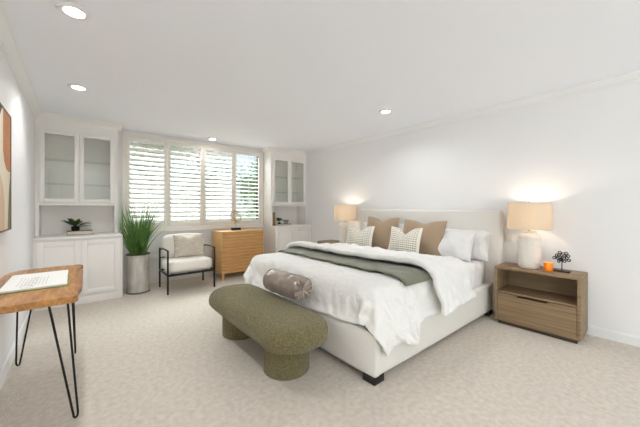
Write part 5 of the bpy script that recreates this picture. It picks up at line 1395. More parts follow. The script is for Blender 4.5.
CLOTH_THROW = (12, 67, [
3938,2,2,2,1,2,2,1,2,1,3,2,-1,1,1,1,1,2,2,1,2,3,1,2,1,2,1,1,1,2,1,2,2,1,2,1,1,2,1,2,2,1,2,1,2,1,2,2,3,1,2,1,1,2,1,2,1,2,2,2,1,2,2,1,2,1,1,3,61,-1,0,0,0,0,-1,1,0,1,-2,0,2,-1,0,0,1,-1,0,1,-1,
0,1,-1,0,-1,1,0,1,-1,1,0,0,-1,0,0,1,-1,1,-1,0,0,0,0,0,1,-1,0,-1,1,-1,1,1,-1,0,0,1,-1,0,0,1,-1,0,0,0,0,1,-1,59,1,0,0,0,0,1,-1,0,-1,0,-1,0,1,1,0,0,0,0,0,1,-1,-1,0,1,0,0,0,-1,1,0,0,-1,1,0,0,0,
0,0,0,0,1,-1,1,-1,0,1,-1,0,0,1,-1,0,0,0,0,0,0,0,0,0,0,0,1,-1,1,-1,0,60,0,0,0,0,0,0,1,-1,0,0,0,0,0,-1,1,0,0,0,0,-1,1,1,-1,0,0,0,0,1,-1,-1,0,1,0,0,0,0,0,0,1,-1,0,0,0,0,0,-1,1,0,0,-1,1,-1,1,0,
0,0,0,0,0,0,0,0,-1,1,0,1,-1,60,0,0,-1,1,-1,1,-1,0,0,0,1,0,0,0,0,0,0,0,-1,1,-2,0,2,0,0,0,0,-1,1,0,0,0,0,0,0,-1,1,0,-1,0,0,1,-1,1,0,0,0,0,0,1,-1,0,0,0,0,0,0,0,0,-1,1,0,0,0,0,-1,1,60,0,0,0,0,1,
-2,0,1,1,0,-1,0,0,1,-1,0,0,0,0,0,0,0,0,0,0,0,0,1,-1,0,0,0,0,0,0,1,-1,0,0,1,-1,0,1,0,-1,1,-1,0,-1,0,0,1,0,0,0,0,0,0,0,0,0,-1,1,0,0,1,-1,60,1,-1,0,0,-1,1,1,-1,0,0,-1,1,0,0,0,0,0,0,0,0,0,0,0,0,
1,-1,0,-1,1,0,0,-1,1,0,0,0,0,0,0,0,1,-1,0,-1,1,0,0,0,0,0,0,0,-1,1,0,0,0,0,-1,1,0,1,-1,0,0,0,0,60,0,0,1,-1,0,-1,0,1,-1,0,1,0,0,0,0,0,0,0,1,-1,0,0,0,-1,0,1,0,0,0,0,0,0,0,-1,1,0,0,0,0,0,-1,1,0,
1,-1,-1,1,0,0,0,0,0,1,-1,0,0,0,0,0,-1,1,-1,1,0,0,0,1,60,-1,2,-1,0,0,-1,-2,0,0,2,1,-1,1,0,0,0,0,0,-1,1,0,0,-1,1,0,-1,1,0,0,0,0,0,0,0,0,0,0,0,1,-1,1,-1,0,-1,1,0,0,0,0,0,0,0,0,0,0,0,0,0,0,1,-2,
1,0,0,0,0,-1,60,0,-1,1,-1,1,0,0,0,1,-2,0,1,0,-1,1,0,0,0,0,0,0,0,0,0,-1,1,0,0,0,1,-1,1,-1,0,0,-1,1,0,-1,1,0,1,-1,0,0,0,0,0,0,-1,1,0,0,0,0,0,0,0,0,0,1,-1,0,0,0,0,0,60,0,0,-1,2,-2,1,2,-1,-1,0,
0,0,0,0,-1,0,1,0,0,0,0,0,0,0,1,-1,0,0,-1,0,1,-1,1,0,0,0,0,0,0,0,0,-1,1,0,-1,1,0,0,0,1,-1,0,0,0,0,0,0,0,1,-1,0,1,-1,0,0,0,0,60,0,0,1,-1,0,0,-3,0,2,1,0,0,0,0,1,0,-1,0,0,0,0,0,0,0,-1,1,0,0,-2,
-1,0,2,0,1,0,0,0,0,0,0,-1,1,0,0,0,0,0,0,0,0,0,0,0,0,0,0,1,-1,-1,1,0,0,0,0,0,0,0,60,0,0,0,0,0,0,-1,0,0,1,1,-1,0,1,-1,0,1,-1,1,-1,1,-1,1,-1,1,-1,0,-1,2,-1,-1,0,1,0,0,1,-1,0,1,-1,1,-1,-1,-1,0,
0,0,0,1,0,1,0,0,1,-1,0,-1,0,1,-1,1,-1,-1,2,0,0,1,2606,40,43,53,60,60,61,60,61,60,60,61,59,59,60,61,60,61,60,60,61,60,60,61,59,61,60,60,61,60,61,60,60,60,60,60,60,61,61,60,61,60,60,60,61,60,
61,60,60,60,60,61,60,60,60,61,60,60,61,60,61,60,60,60,61,60,56,48,1,-5,4,2,-3,1,-1,0,0,0,1,-1,1,0,1,-1,0,0,0,0,-1,1,0,-1,2,-1,0,0,0,0,-1,1,0,0,0,0,0,0,0,0,-1,1,0,0,-1,1,-1,0,1,0,0,0,0,0,0,
-1,1,0,-1,1,-1,1,0,0,0,0,0,2,-2,3,-1,1,1,-3,1,0,0,0,-1,0,0,2,-1,0,0,0,0,0,0,-1,1,0,0,0,0,0,0,0,0,-1,0,1,0,0,1,-1,0,0,0,0,0,1,0,-1,0,0,-1,1,0,-1,0,0,1,0,0,0,0,0,0,-1,1,0,-1,0,1,-1,-1,-1,1,1,
0,1,-1,0,0,0,0,0,0,-1,1,0,0,0,0,0,1,-1,0,1,-1,0,0,0,0,0,0,0,1,-1,0,1,-1,0,0,0,0,0,0,-1,1,0,-1,1,0,0,0,1,0,0,-1,0,0,0,0,-1,1,0,0,0,0,-1,0,0,2,-3,1,-2,1,1,0,0,0,0,0,0,0,1,-1,0,0,0,0,0,0,1,-1,
0,0,1,0,-1,0,0,0,0,0,0,0,-1,1,0,0,0,0,0,0,0,0,0,0,-1,1,0,0,0,0,0,0,0,0,0,0,0,-1,1,0,0,0,0,-1,0,3,-2,-2,0,0,0,1,0,-1,1,0,0,0,0,0,0,1,-1,0,0,0,0,0,0,0,0,0,0,-1,1,0,0,-1,1,0,0,0,0,-1,1,0,-1,1,
0,-1,1,1,-1,0,-1,0,0,0,1,0,0,0,0,0,0,1,-1,-1,1,0,0,0,0,6,-7,2,0,-1,1,-1,0,0,0,0,0,0,0,0,0,-1,1,0,0,0,0,0,-1,1,0,0,0,1,-1,0,0,1,-1,0,1,-1,0,0,0,0,0,-1,1,0,-1,0,1,0,0,0,0,0,0,0,0,-1,1,0,0,-1,
1,0,-1,1,0,0,0,-1,3,-1,-1,1,-1,0,0,0,0,0,0,0,-1,0,1,0,-1,1,0,-1,1,0,0,0,-1,1,0,0,0,0,0,0,0,0,0,0,0,0,0,0,0,0,0,0,0,0,0,0,0,0,0,0,-1,1,0,0,0,0,0,0,-1,1,0,0,1,-1,-1,-1,8,-7,-1,1,0,0,0,0,0,0,0,
0,0,0,0,0,0,0,0,0,0,0,0,0,0,-1,1,0,0,0,0,0,0,0,-1,1,0,1,-2,1,0,0,-1,1,0,0,0,0,0,0,0,0,0,0,0,0,0,0,0,0,1,-1,0,0,0,-1,2,2,1,3,-3,-4,1,0,-1,1,0,0,-1,0,1,0,-1,1,0,-1,1,0,0,0,0,0,0,0,1,-1,0,0,1,
-1,0,0,1,-1,0,-1,1,-1,0,1,0,-1,1,0,0,0,0,0,0,0,0,0,0,0,-1,1,0,0,0,0,1,0,-2,1,-1,-3,3,1,0,1,0,-1,0,-1,0,-1,1,1,-1,0,0,0,0,0,-1,1,-1,1,0,0,0,0,0,0,0,0,-1,0,1,0,-1,0,1,0,0,0,1,-1,0,0,-1,1,0,0,
0,0,0,0,0,0,0,0,0,0,0,0,0,0,0,-1,1,-1,1,1,-2,1,1,1,-1,-2,1,0,-1,1,0,0,0,0,0,0,1,-1,0,0,0,0,0,-1,1,0,0,0,-1,1,1,-1,-1,1,0,0,-1,1,0,0,-1,1,0,0,0,-1,1,0,0,0,0,0,0,0,0,0,0,-1,1,0,-1,1,-1,0,0,1,
1,1,-1,0,0,0,0,1,-2,0,0,0,1,-1,1,0,0,-1,0,1,0,0,0,0,0,0,0,0,0,0,1,-1,0,0,0,-1,0,0,1,-1,0,1,0,-1,0,0,0,1,0,-1,1,0,-1,0,1,-1,0,1,0,0,0,0,0,-1,0,0,0,0,-1,1234,46,43,29,9,9,1,2,5,6,8,2,-12,-10,
-7,-3,-1,3,6,3,2,-3,-1,4,-8,-3,-2,-2,1,1,1,6,10,-5,-5,-8,0,0,0,0,-1,0,-1,1,1,2,3,4,-2,6,-4,-3,0,-4,1,-3,0,-1,-2,0,3,-5,0,3,1,-10,-24,-36,-1,4,-5,-3,10,-3,5,-1,-2,-5,-7,-2,7,-1,2,2,1,-2,0,5,
1,2,-3,-3,9,-2,-5,0,-4,1,2,-1,2,-3,-4,4,-1,1,0,0,0,1,-1,-1,0,2,5,2,6,-6,1,-2,-6,0,-3,2,0,2,3,1,-7,5,-1,-2,-2,2,1,1,0,-2,0,-2,-4,9,-2,0,-3,-2,-6,-4,1,9,1,6,-2,1,1,-7,3,10,2,0,-5,-3,-1,-2,3,
-2,-1,7,-13,2,7,4,-3,-3,1,-1,0,4,4,-3,-4,-2,-2,0,-1,1,1,1,1,-1,0,2,-1,3,-1,-2,1,1,1,-1,-1,-1,3,-2,1,-1,0,-3,3,-5,3,1,-1,-3,2,-1,-3,-1,5,2,1,-1,-7,3,-1,1,7,-3,0,1,1,-1,-1,1,-3,-8,3,6,3,4,-2,
-1,-3,1,2,-1,-1,0,0,3,6,-3,-1,0,1,1,1,-3,-4,-1,-1,-4,4,5,3,-1,1,-3,-4,-1,0,1,-2,3,0,2,-2,-3,-4,-5,-1,2,1,4,8,-2,-1,-6,7,-4,0,-3,-2,-6,1,4,7,7,1,-5,-1,-2,2,-3,3,4,0,-8,1,5,1,2,5,1,-2,-2,-3,
-4,-1,8,-2,-4,-4,-1,0,3,2,-1,2,-2,1,3,3,0,-2,1,-3,-3,-1,0,-3,3,0,3,-3,-1,-8,2,2,1,5,1,-3,4,-3,0,-6,5,1,2,-4,-4,-1,3,3,4,1,-2,-2,2,-2,1,3,1,-4,-3,1,2,6,-3,-1,-6,-1,3,6,-3,-4,-2,-6,-2,0,0,3,4,
5,0,1,2,-6,-3,-2,-1,1,3,7,-1,-1,0,-3,3,-1,-1,2,-7,6,3,0,0,-4,1,4,-1,3,-2,-1,-2,2,-3,0,-1,0,2,-3,1,1,0,0,0,1,-1,-7,-3,5,5,2,-3,2,0,-4,2,-4,3,7,-1,-4,-2,0,1,-3,2,1,2,-1,0,-1,2,3,0,-2,-2,-3,-1,
0,6,-1,0,-1,-2,2,1,0,7,4,0,0,-1,-2,-3,-6,1,-2,4,-1,0,-3,2,0,0,-3,0,-4,-1,4,3,1,-1,1,-4,0,-2,0,4,5,-4,-3,3,2,-6,3,2,2,-2,-4,0,3,-2,3,-1,1,-1,1,2,-1,-1,4,2,5,-4,-3,-4,1,1,-2,0,-2,-5,7,5,-4,3,
6,9,2,-1,-7,-7,-6,-2,2,-2,3,-1,0,-2,4,0,-2,-5,0,-3,2,7,0,1,-1,1,-4,1,0,2,-3,2,-2,5,-5,0,2,7,-13,0,1,-2,5,0,0,2,-1,0,0,3,6,-5,-2,-3,1,10,0,-3,-2,-3,-1,2,-2,-2,-3,1,13,-3,-1,3,-1,-10,1,-1,4,5,
4,0,-3,-3,-3,2,-3,4,-2,0,-2,-1,-1,3,3,-5,7,1,-2,-1,-3,0,6,-2,-3,-3,4,1,-1,-8,2,1,1,2,-5,3,4,-1,2,-1,-1,-1,1,0,0,4,-4,-4,5,5,1,-5,-1,-1,0,-1,-1,0,-4,1,2,0,-4,4,-3,5,6,3,1,1,1,-6,-3,-4,1,-3,3,
0,3,-1,0,-3,3,12,-10,-1,2,-3,0,0,0,9,-6,-8,-1,10,3,-7,-4,4,-2,-6,3,1,4,2,-5,3,0,-4,-2,7,-2,-2,5,-3,2,4,-7,2,-1,0,-1,1,-1,0,-3,0,6,-21,-2,10,7,0,1,-1,-4,0,3,12,-4,-2,-3,1,1,3,-1,4,-4,3,4,3,
10,-3,-8,-5,-3,-2,1,-1,6,-5,-6,-4,0,3,5,0,2,-2,-2,2,-2,0,4,-3,1,1,-3,5,0,-6,-1,2,1,-1,0,0,2,2,-2,1,-1,1,-1,0,-3,-8,2,8,0,2,-2,0,4,-8,0,2,5,0,0,-1,1,-1,5,-4,3,2,1,-1,3,4,0,-4,-3,-5,-4,-1,2,4,
0,-2,0,7,9,3,-3,0,1,-3,-5,-3,-5,1,-1,0,-1,-11,1,7,-8,8,-8,-8,15,3,1,0,])
CLOTH_FOLD = (29, 86, [
4565,3,4,32,-19,3,-3,-2,3,10,7,10,-11,-5,-6,-4,-4,-8,-9,-6,-1,2,0,-5,13,-28,-14,-10,-13,-13,-13,-7,-4,-5,-2,-3,-8,-6,-1,-1,-1,-12,-9,-8,-9,-11,-13,-13,-7,2,16,21,13,4,0,-1,0,1,2,3,0,2,1,4,4,
7,-5,-13,-6,-2,-5,-12,-5,-4,-4,-15,-16,-10,-6,-5,-2,-3,-3,-3,-14,-15,-1,48,1,-6,-27,34,2,-2,1,3,1,-1,-10,10,0,0,-1,-2,4,-2,0,-4,4,-1,0,-20,21,1,-3,3,9,3,-6,-8,1,1,1,3,0,-2,-1,-2,3,1,-1,0,3,
-6,-10,-1,9,7,0,1,-1,-1,0,0,2,2,-2,-1,-4,1,4,-1,-1,-2,6,1,-2,-2,4,-1,0,-1,3,1,-3,1,3,0,-2,-18,-8,8,18,1,49,-1,4,-6,11,-1,-2,-2,1,-1,-1,1,1,4,2,-3,-3,-3,-1,-6,10,0,0,-2,1,0,1,0,5,5,3,-3,-5,0,
-1,-7,0,5,0,1,0,-4,-7,6,10,4,-5,2,1,4,2,-2,-3,-4,-6,-1,5,0,0,1,0,-2,1,-4,6,-3,4,2,0,-2,0,3,1,-1,1,3,1,-2,0,2,-1,-13,0,3,5,1,0,47,-17,19,1,4,5,1,-4,-4,-5,-10,9,2,-14,14,-10,12,4,7,7,-6,-7,-6,
2,2,0,2,1,1,0,2,2,2,-5,-7,3,2,-1,0,3,5,4,-1,1,1,1,5,-7,0,5,-5,-3,-3,5,1,-1,-9,-1,4,0,1,3,0,0,-1,-2,-1,0,0,0,4,4,1,0,-1,1,-1,1,-1,-3,-9,6,7,-1,-2,-4,-1,17,38,-15,0,-22,27,11,4,-7,-16,12,-1,
-14,17,-26,24,-19,17,10,0,-5,-1,-1,-6,6,3,1,2,-1,0,0,2,-1,-2,4,0,-7,-9,13,13,1,-4,2,-4,1,4,10,11,-2,-15,-12,-5,3,6,5,-1,-3,-3,-4,1,2,5,3,0,-6,-2,0,-1,0,3,4,3,0,-2,-1,-1,3,1,-4,-4,3,-4,4,2,
-3,-5,-3,55,-49,30,18,-7,-38,7,30,-15,19,-2,-7,4,-3,6,-6,12,-19,-20,0,6,19,-3,13,7,-1,0,-4,-2,-7,0,4,5,2,-13,-1,10,9,13,1,-10,-5,-2,0,2,0,7,13,3,-12,-9,-4,0,1,3,-1,1,-2,0,1,3,4,0,-4,-3,0,2,
2,-1,1,0,-1,-1,1,-1,-1,-1,4,-1,-2,-4,7,-5,-4,4,4,4,67,6,-44,-27,28,29,-4,-43,32,-2,5,-3,-1,-3,8,3,7,5,11,3,-1,-28,7,2,-22,-3,6,13,0,-1,5,-1,-3,0,0,2,-2,15,5,-9,-11,-6,10,-4,-6,9,3,5,7,-2,-5,
-3,-1,-3,2,1,2,4,5,-1,-1,-2,-5,-1,2,-1,0,1,1,-1,-1,-1,4,2,-1,-1,0,-1,3,-5,5,-4,0,1,-4,-9,-7,64,12,0,-3,-27,-21,-9,31,-6,7,-16,4,9,0,16,1,4,-6,3,-3,4,-5,-4,-10,7,1,-2,-1,2,0,-11,-2,21,4,-3,
-5,-1,3,-3,-4,3,-2,2,-6,6,-7,-7,11,7,8,-4,-3,-2,-1,-4,1,6,11,10,3,-8,-13,-7,1,0,-5,-4,1,7,1,1,1,3,2,2,-1,1,-2,-1,1,-9,4,8,-2,-10,-5,11,64,-8,13,-2,-11,9,3,-5,4,-16,5,-14,2,16,0,0,-8,2,-2,-2,
-2,5,-1,0,-1,0,3,0,1,-2,-1,4,-17,-9,32,-6,4,4,-15,-10,-5,23,3,-4,-1,-3,4,-7,-4,2,12,1,0,-3,-1,1,4,5,-17,-4,4,5,2,-6,-3,6,3,3,-3,3,-4,3,-6,-1,0,12,-5,-4,-9,2,12,2,0,3,0,-2,-20,18,39,-18,-10,
23,-30,34,-8,-26,8,2,18,11,2,-10,-3,-2,4,-5,6,-7,5,1,1,0,2,-1,-1,2,1,3,-5,-5,5,-10,17,0,-13,-11,20,-10,14,-2,1,-8,3,4,-2,-2,3,-1,5,-1,1,-4,2,-1,-8,11,-1,-1,-1,0,5,2,-6,0,-5,2,5,-3,-2,4,1,-1,
-13,11,3,8,3,-7,-4,1,4,3,-4,-4,35,0,-23,36,-37,31,-33,4,25,-1,20,0,4,-5,-4,3,-1,-1,-1,0,1,-1,-1,1,1,2,-1,-1,1,2,6,0,-6,-1,0,-1,-1,-10,2,-16,27,-11,0,15,5,3,-2,-6,-2,-5,4,-5,9,-3,3,-2,-1,2,
-3,2,-3,-3,-5,13,4,-2,-13,11,3,-14,14,-3,-7,-3,10,-2,-1,-1,6,-17,11,-15,22,5,-3,-4,3,43,-36,42,-29,33,-1,2,4,-1,0,-19,22,-6,-4,0,-21,27,-26,21,-13,7,4,-1,-4,7,0,0,1,-12,14,-11,18,8,-5,-5,-3,
0,-1,-7,-13,20,-11,13,-4,5,-17,1,15,-2,1,-3,4,-3,-20,15,4,-4,0,0,-30,7,11,8,-13,-4,13,22,0,-21,27,-6,-4,3,-2,-13,1,6,-9,10,2,-17,5,-17,33,3,0,-7,14,35,-37,24,12,-24,7,29,-5,0,-2,-35,25,-25,
16,10,-25,21,-21,32,-12,-11,27,-1,-11,2,-3,-2,9,-23,23,-24,15,6,4,2,-11,14,-6,2,-5,-3,6,0,2,-1,6,-12,4,2,3,3,-12,0,1,10,2,-17,-16,26,10,-4,3,1,1,0,-4,-15,4,-36,-18,2,-7,19,22,18,-8,32,-30,
21,-1,1,-22,-8,4,7,7,46,-32,36,-4,-36,31,7,-53,36,-15,33,-6,-40,47,-8,12,-10,5,-4,-28,7,15,-15,30,-2,16,-1,-17,-10,8,-17,8,-6,3,-6,-3,18,-24,3,25,-39,45,-14,17,-3,6,-8,7,-6,-6,-10,-13,0,39,
-1,-5,-2,4,3,2,-7,3,-5,4,1,-4,-8,11,-1,-1,3,0,-1,2,-3,1,10,-23,10,-12,-2,8,14,-39,0,9,11,38,4,2,-4,20,-9,-16,14,-36,22,9,-5,13,-23,-20,38,6,-14,3,6,7,1,-2,-22,24,-20,5,13,8,-9,0,4,-3,-2,1,
-3,-17,-1,-5,-13,43,-11,13,2,-2,3,2,-6,10,3,-2,-3,5,-5,0,-5,-3,2,3,-1,-5,-3,4,1,0,-1,3,-8,13,2,0,-6,0,-3,-7,6,-2,1,-6,1,10,-3,0,4,-2,-2,-2,55,-23,11,10,16,-4,-7,3,-3,1,-25,24,-2,-4,12,-41,0,
21,11,6,-1,-2,2,0,-4,6,-1,2,3,-2,-4,0,2,-1,1,1,1,1,-1,3,-4,0,0,1,0,-6,1,4,4,8,6,-2,-4,-4,-3,-4,0,-2,-1,1,-2,-3,1,2,3,-1,1,2,-6,9,6,2,-1,-24,-7,-21,-10,11,22,12,0,9,-3,0,1,2,2,11,50,-8,10,
-17,9,-5,1,12,-1,-2,5,2,-6,3,-5,8,-4,1,-1,-1,2,1,0,-17,11,5,1,-7,12,2,0,-1,1,0,1,2,4,-1,-6,-4,-6,0,-1,-13,12,4,-3,3,4,3,4,0,-3,-2,-1,-3,-4,2,-1,2,0,0,-5,-1,4,1,-1,0,2,4,3,-5,4,-8,-4,7,1,-3,
-4,5,2,-8,9,-2,0,-1,61,-5,7,-7,8,-22,15,6,-3,5,-2,1,-8,9,-6,2,-11,-2,0,3,8,8,2,-1,-1,-26,20,2,4,3,-2,-5,-1,3,0,1,3,6,6,-6,-12,-10,-3,1,12,-4,-5,10,-13,3,9,8,5,-2,-4,2,-1,-4,-5,3,-3,5,-1,-2,
-5,3,1,1,1,2,1,-17,13,-13,8,2,2,0,0,0,-5,-8,10,-6,9,0,0,64,-1,1,-1,-10,13,-5,1,5,-2,-5,-5,10,-6,5,-9,6,2,-1,-6,7,8,-2,-4,0,1,-25,25,-9,-10,9,7,-1,3,1,-1,-1,-1,7,5,-3,-6,-2,1,4,0,-6,-10,10,0,
2,8,4,-4,-5,1,4,3,-4,-5,-2,-8,0,7,4,-3,-1,-1,1,1,-19,17,-11,17,-4,-3,-6,4,5,1,0,-1,-1,-1,-3,3,1,71,-12,4,-1,2,-4,8,0,-1,-1,-2,-2,-4,2,-5,10,3,-3,-7,10,7,-2,-6,-5,0,4,-1,-26,4,20,-2,-2,10,1,
2,2,-3,-9,2,8,7,-1,-2,1,2,8,-4,-11,-5,-2,5,1,-13,-2,9,1,3,1,4,-5,-5,-5,5,-2,8,-3,-3,0,-1,-14,11,-4,17,2,-1,-5,-1,-1,1,0,-1,-3,-2,-1,1,1,1,68,4,-15,0,7,3,2,-1,-3,-6,5,4,-2,4,3,5,-5,4,1,-9,8,
-8,-3,-2,0,3,7,6,1,-21,2,5,-2,0,-1,1,-4,-1,3,4,7,10,-1,0,-1,-21,20,-7,-3,1,-7,-5,6,-4,-2,-3,-1,5,2,1,1,-1,-8,8,-1,0,1,2,-1,1,0,0,2,2,2,6,-2,0,-1,-7,-2,0,-1,-2,0,2,-1,65,-2,2,0,-4,2,1,1,-1,2,
-2,-1,2,3,3,1,6,-3,0,1,-30,16,2,1,1,3,0,-2,-4,5,-4,0,0,0,-2,-11,1,11,2,1,3,-2,-2,-9,-7,12,-8,21,-5,-6,0,0,-1,-1,-7,1,5,3,0,1,-2,6,4,-3,-6,1,0,-1,4,5,-9,6,3,1,11,7,-1,-9,-15,-1,1,1,2,-2,-2,
-2,2,63,2,0,-1,2,1,-1,1,0,-2,-2,2,-1,-1,3,-2,2,1,2,-8,1,-20,19,3,3,0,-2,-7,7,-2,2,-3,-2,-14,4,7,6,3,0,-9,9,2,2,0,-4,-16,15,-5,5,-3,-7,-3,1,10,-6,5,1,2,2,-2,3,2,3,-6,-3,-1,1,0,0,4,11,-1,-6,1,
0,-2,0,-7,-1,0,-2,2,-1,2,0,0,-3,64,1,0,0,0,0,1,-2,3,-2,0,-6,3,3,0,0,-1,-3,-9,13,3,-2,-9,5,3,0,-3,2,-1,1,-9,-1,-2,13,-4,2,2,1,-6,-1,-27,-5,18,4,6,1,-7,15,1,-2,0,0,-1,-10,15,-1,-1,0,-5,4,2,2,
-1,-2,-2,1,1,0,-1,3,4,-2,-3,0,-7,-2,5,6,9,2,-5,-8,-2,-2,2,0,0,64,0,0,-1,1,1,1,0,-5,3,0,2,-8,4,3,1,-1,-10,12,2,1,0,-8,1,2,-2,-2,0,0,1,6,3,-18,-5,9,5,2,-1,-1,3,5,-3,-29,-12,5,37,0,-4,-1,2,-1,
-2,-12,8,5,3,-3,-3,1,1,1,1,0,-1,0,0,1,0,0,0,0,0,-1,-1,0,3,3,6,2,-9,10,-3,-7,1,-1,0,-3,65,-3,1,2,7,-11,17,-8,-5,1,1,-2,7,-5,-4,0,0,8,-1,-2,-2,-1,1,2,1,-4,-6,5,1,1,4,-19,17,0,-1,-3,-1,1,2,-2,
5,1,0,2,1,-1,1,-3,-4,-9,-8,-4,10,3,3,1,-1,-2,4,1,1,1,-1,-1,0,0,-1,1,0,0,0,-1,1,-1,1,1,1,-7,-8,10,4,8,5,-3,-3,-5,-3,65,1,-2,5,-11,10,-23,22,0,-2,1,4,2,-3,-4,1,6,7,-4,-8,-4,0,1,2,0,1,-2,-9,3,
4,-7,4,-14,12,-6,5,6,1,2,1,-2,-1,2,3,3,-1,6,1,-4,-16,7,-1,1,-3,6,-1,3,-1,-4,-2,6,4,-6,-2,0,-1,0,-1,1,0,1,2,-1,-1,-1,-1,-3,1,2,0,-4,6,7,4,-7,-6,-4,63,1,1,-4,4,-2,-5,4,1,2,0,1,4,-5,-4,3,0,2,0,
-1,-3,3,-1,-3,4,1,0,-1,2,3,0,1,-8,3,2,5,-3,-5,-2,1,-1,0,1,1,1,1,-1,6,4,4,-19,9,-4,10,-9,5,3,0,-5,-6,-12,-7,21,-5,3,-1,0,1,0,-1,0,2,2,-1,0,0,-6,-9,-6,4,10,4,1,0,2,-6,1,60,6,-1,-6,-5,3,15,-13,
7,-1,-1,-1,-4,3,1,1,1,3,-8,4,1,2,-5,2,-4,3,3,2,1,2,10,0,13,-10,7,-7,-13,-4,-2,-1,1,0,1,-2,-1,-1,-1,2,6,10,0,-12,5,-3,0,-2,3,5,1,-7,-6,-1,-14,15,1,0,-2,3,-1,0,-1,1,-1,1,1,-1,3,1,1,0,-3,-1,-2,
0,-5,4,-3,69,6,2,-3,-2,-2,2,-3,-5,-1,1,0,-1,2,0,-2,0,-16,17,2,-6,1,2,1,0,-1,1,1,-1,1,-1,9,8,2,-4,-10,-8,5,-3,1,0,7,0,-2,-3,-4,0,-2,4,3,4,-2,-3,-3,-1,1,1,2,6,0,-9,-38,24,19,-1,-2,-4,-3,7,1,1,
0,1,-3,-4,3,-3,2,0,1,-1,1,-1,-4,2,1,0,2315,9,13,37,7,29,29,24,14,10,38,26,56,50,59,61,68,72,69,64,66,64,63,70,63,50,67,74,67,63,62,64,65,66,66,64,64,64,63,65,59,58,66,65,65,64,67,73,67,64,
71,73,69,63,64,64,63,63,63,63,63,63,65,66,67,71,61,58,66,74,66,59,64,62,62,41,44,16,4,14,19,2,13,30,38,41,34,14,-2,-36,-24,33,2,-3,2,18,-6,-5,27,-19,3,-3,-2,-1,-4,3,2,-7,4,0,-1,4,11,1,-5,-5,
1,1,-2,-2,-3,2,1,0,1,0,-1,4,6,2,-3,-2,-1,-1,1,-3,1,-5,0,-1,1,1,2,0,-1,-4,2,-1,-1,-2,-3,8,-2,1,6,1,-6,-2,4,-2,-1,-5,10,-1,11,0,-13,-6,11,32,7,-6,-31,-2,-3,-14,29,19,-44,5,14,5,-13,10,-5,-10,
14,-2,0,2,-4,-2,-5,-2,3,-3,2,1,4,3,-2,-4,2,2,0,0,1,0,-1,-4,0,2,0,1,1,2,-2,2,0,0,4,-5,0,-6,7,-2,-3,0,4,-1,-3,1,0,1,1,1,-6,4,-2,1,1,5,-1,-4,-1,0,1,-1,1,0,0,-2,2,2,4,26,-2,-7,-34,21,0,18,33,
-12,-6,-14,-24,-11,-5,7,24,19,-13,-4,7,-10,0,-6,-2,-4,0,0,0,-2,5,2,0,-2,0,0,1,1,1,-1,2,-4,1,0,-1,-1,3,1,-2,1,-1,2,0,-2,2,0,3,-5,-3,-1,-2,-1,1,5,0,4,-3,0,0,3,0,-3,-3,1,1,1,-2,2,3,-1,0,0,3,
-10,3,3,6,26,-6,-19,-16,10,14,1,-40,32,48,-6,16,-26,-22,-5,17,10,-26,12,13,-20,15,-13,5,-10,-3,1,0,-4,8,-2,1,0,0,-1,0,0,1,0,2,-2,1,1,-3,-7,9,2,-1,1,-1,1,-1,1,-4,-3,1,2,-3,-2,1,0,-4,2,3,1,0,
1,0,2,6,-2,-4,-3,0,0,0,1,2,2,2,-4,-1,-2,15,-14,6,15,-23,-30,2,13,18,-22,-8,-8,-28,0,25,39,27,-6,-29,13,-48,24,11,-33,27,-17,15,-6,5,3,-3,1,-5,-6,7,-4,1,-2,1,-1,-1,0,1,1,4,-13,-1,6,4,2,-1,-2,
3,1,-5,-1,1,0,-4,0,1,-1,-2,2,1,-1,0,1,0,1,-1,1,1,0,-1,-2,0,0,-3,2,1,1,0,-2,3,1,5,-20,13,0,-13,-11,22,-28,-2,9,11,11,-4,-17,-24,-5,6,27,38,31,-70,49,-48,-3,41,-36,20,-5,11,2,0,1,-4,5,0,-10,
-2,0,1,0,-1,1,-4,-4,1,4,-2,1,-3,10,1,-4,2,6,-2,5,-12,-2,0,1,-2,-1,1,-2,-1,3,1,0,-2,0,0,1,0,-1,-2,0,0,1,0,-2,0,0,-2,-1,2,4,-1,-4,10,-11,20,18,-19,-29,32,-13,20,12,5,-8,36,-6,-6,-56,-5,2,17,
67,-60,59,-6,-50,33,-9,10,-5,1,0,-2,-2,0,-3,-3,0,-3,1,0,1,1,6,1,-12,-11,16,-2,-2,5,0,-1,2,1,-2,-8,11,-6,1,-2,1,-1,1,1,-2,-2,0,2,-3,0,3,0,-1,-1,0,2,-1,-1,-1,-1,-1,0,-2,-2,-1,1,2,0,4,18,4,-2,
20,-4,-34,3,-21,-10,14,-9,-17,52,-32,49,-45,14,6,-18,39,-37,-27,45,-16,14,-12,0,0,-2,-1,3,0,0,-1,-3,-1,1,0,0,-2,3,2,8,0,-10,-3,3,-2,4,-5,3,-1,-5,2,-1,7,-2,-3,1,2,-3,0,0,-1,1,-2,-2,3,-2,-2,2,
3,2,-2,0,-1,1,2,-3,-3,-3,-2,-2,-1,-3,10,-13,-5,-14,0,22,38,13,-4,-14,-10,-35,57,-64,-8,56,-44,51,-52,-25,-15,2,16,38,-4,-2,-6,7,-3,0,0,2,0,2,-1,-2,-2,1,-1,0,-2,-6,-1,9,0,-6,9,2,0,-1,0,-2,
-15,0,6,5,3,-2,-2,1,0,-2,0,0,0,-1,1,-1,0,1,1,-2,2,2,-3,0,0,0,0,-2,-2,2,-4,1,6,3,4,-35,21,5,16,-1,-6,3,18,8,-14,-16,4,-33,64,6,-53,60,-14,23,-3,-10,-3,-32,-7,-3,12,-3,0,3,-1,-1,-1,3,-1,0,-2,
0,0,-1,-3,0,0,-11,-2,2,9,-2,3,0,-2,4,-17,10,4,0,3,-1,0,2,2,-3,-2,-1,3,-4,2,-1,-1,1,-3,0,4,4,-2,-4,1,0,1,5,-12,0,-8,5,2,1,2,5,-14,1,-2,0,-32,16,-7,35,24,13,-5,-26,15,29,-55,61,-18,-56,-9,26,
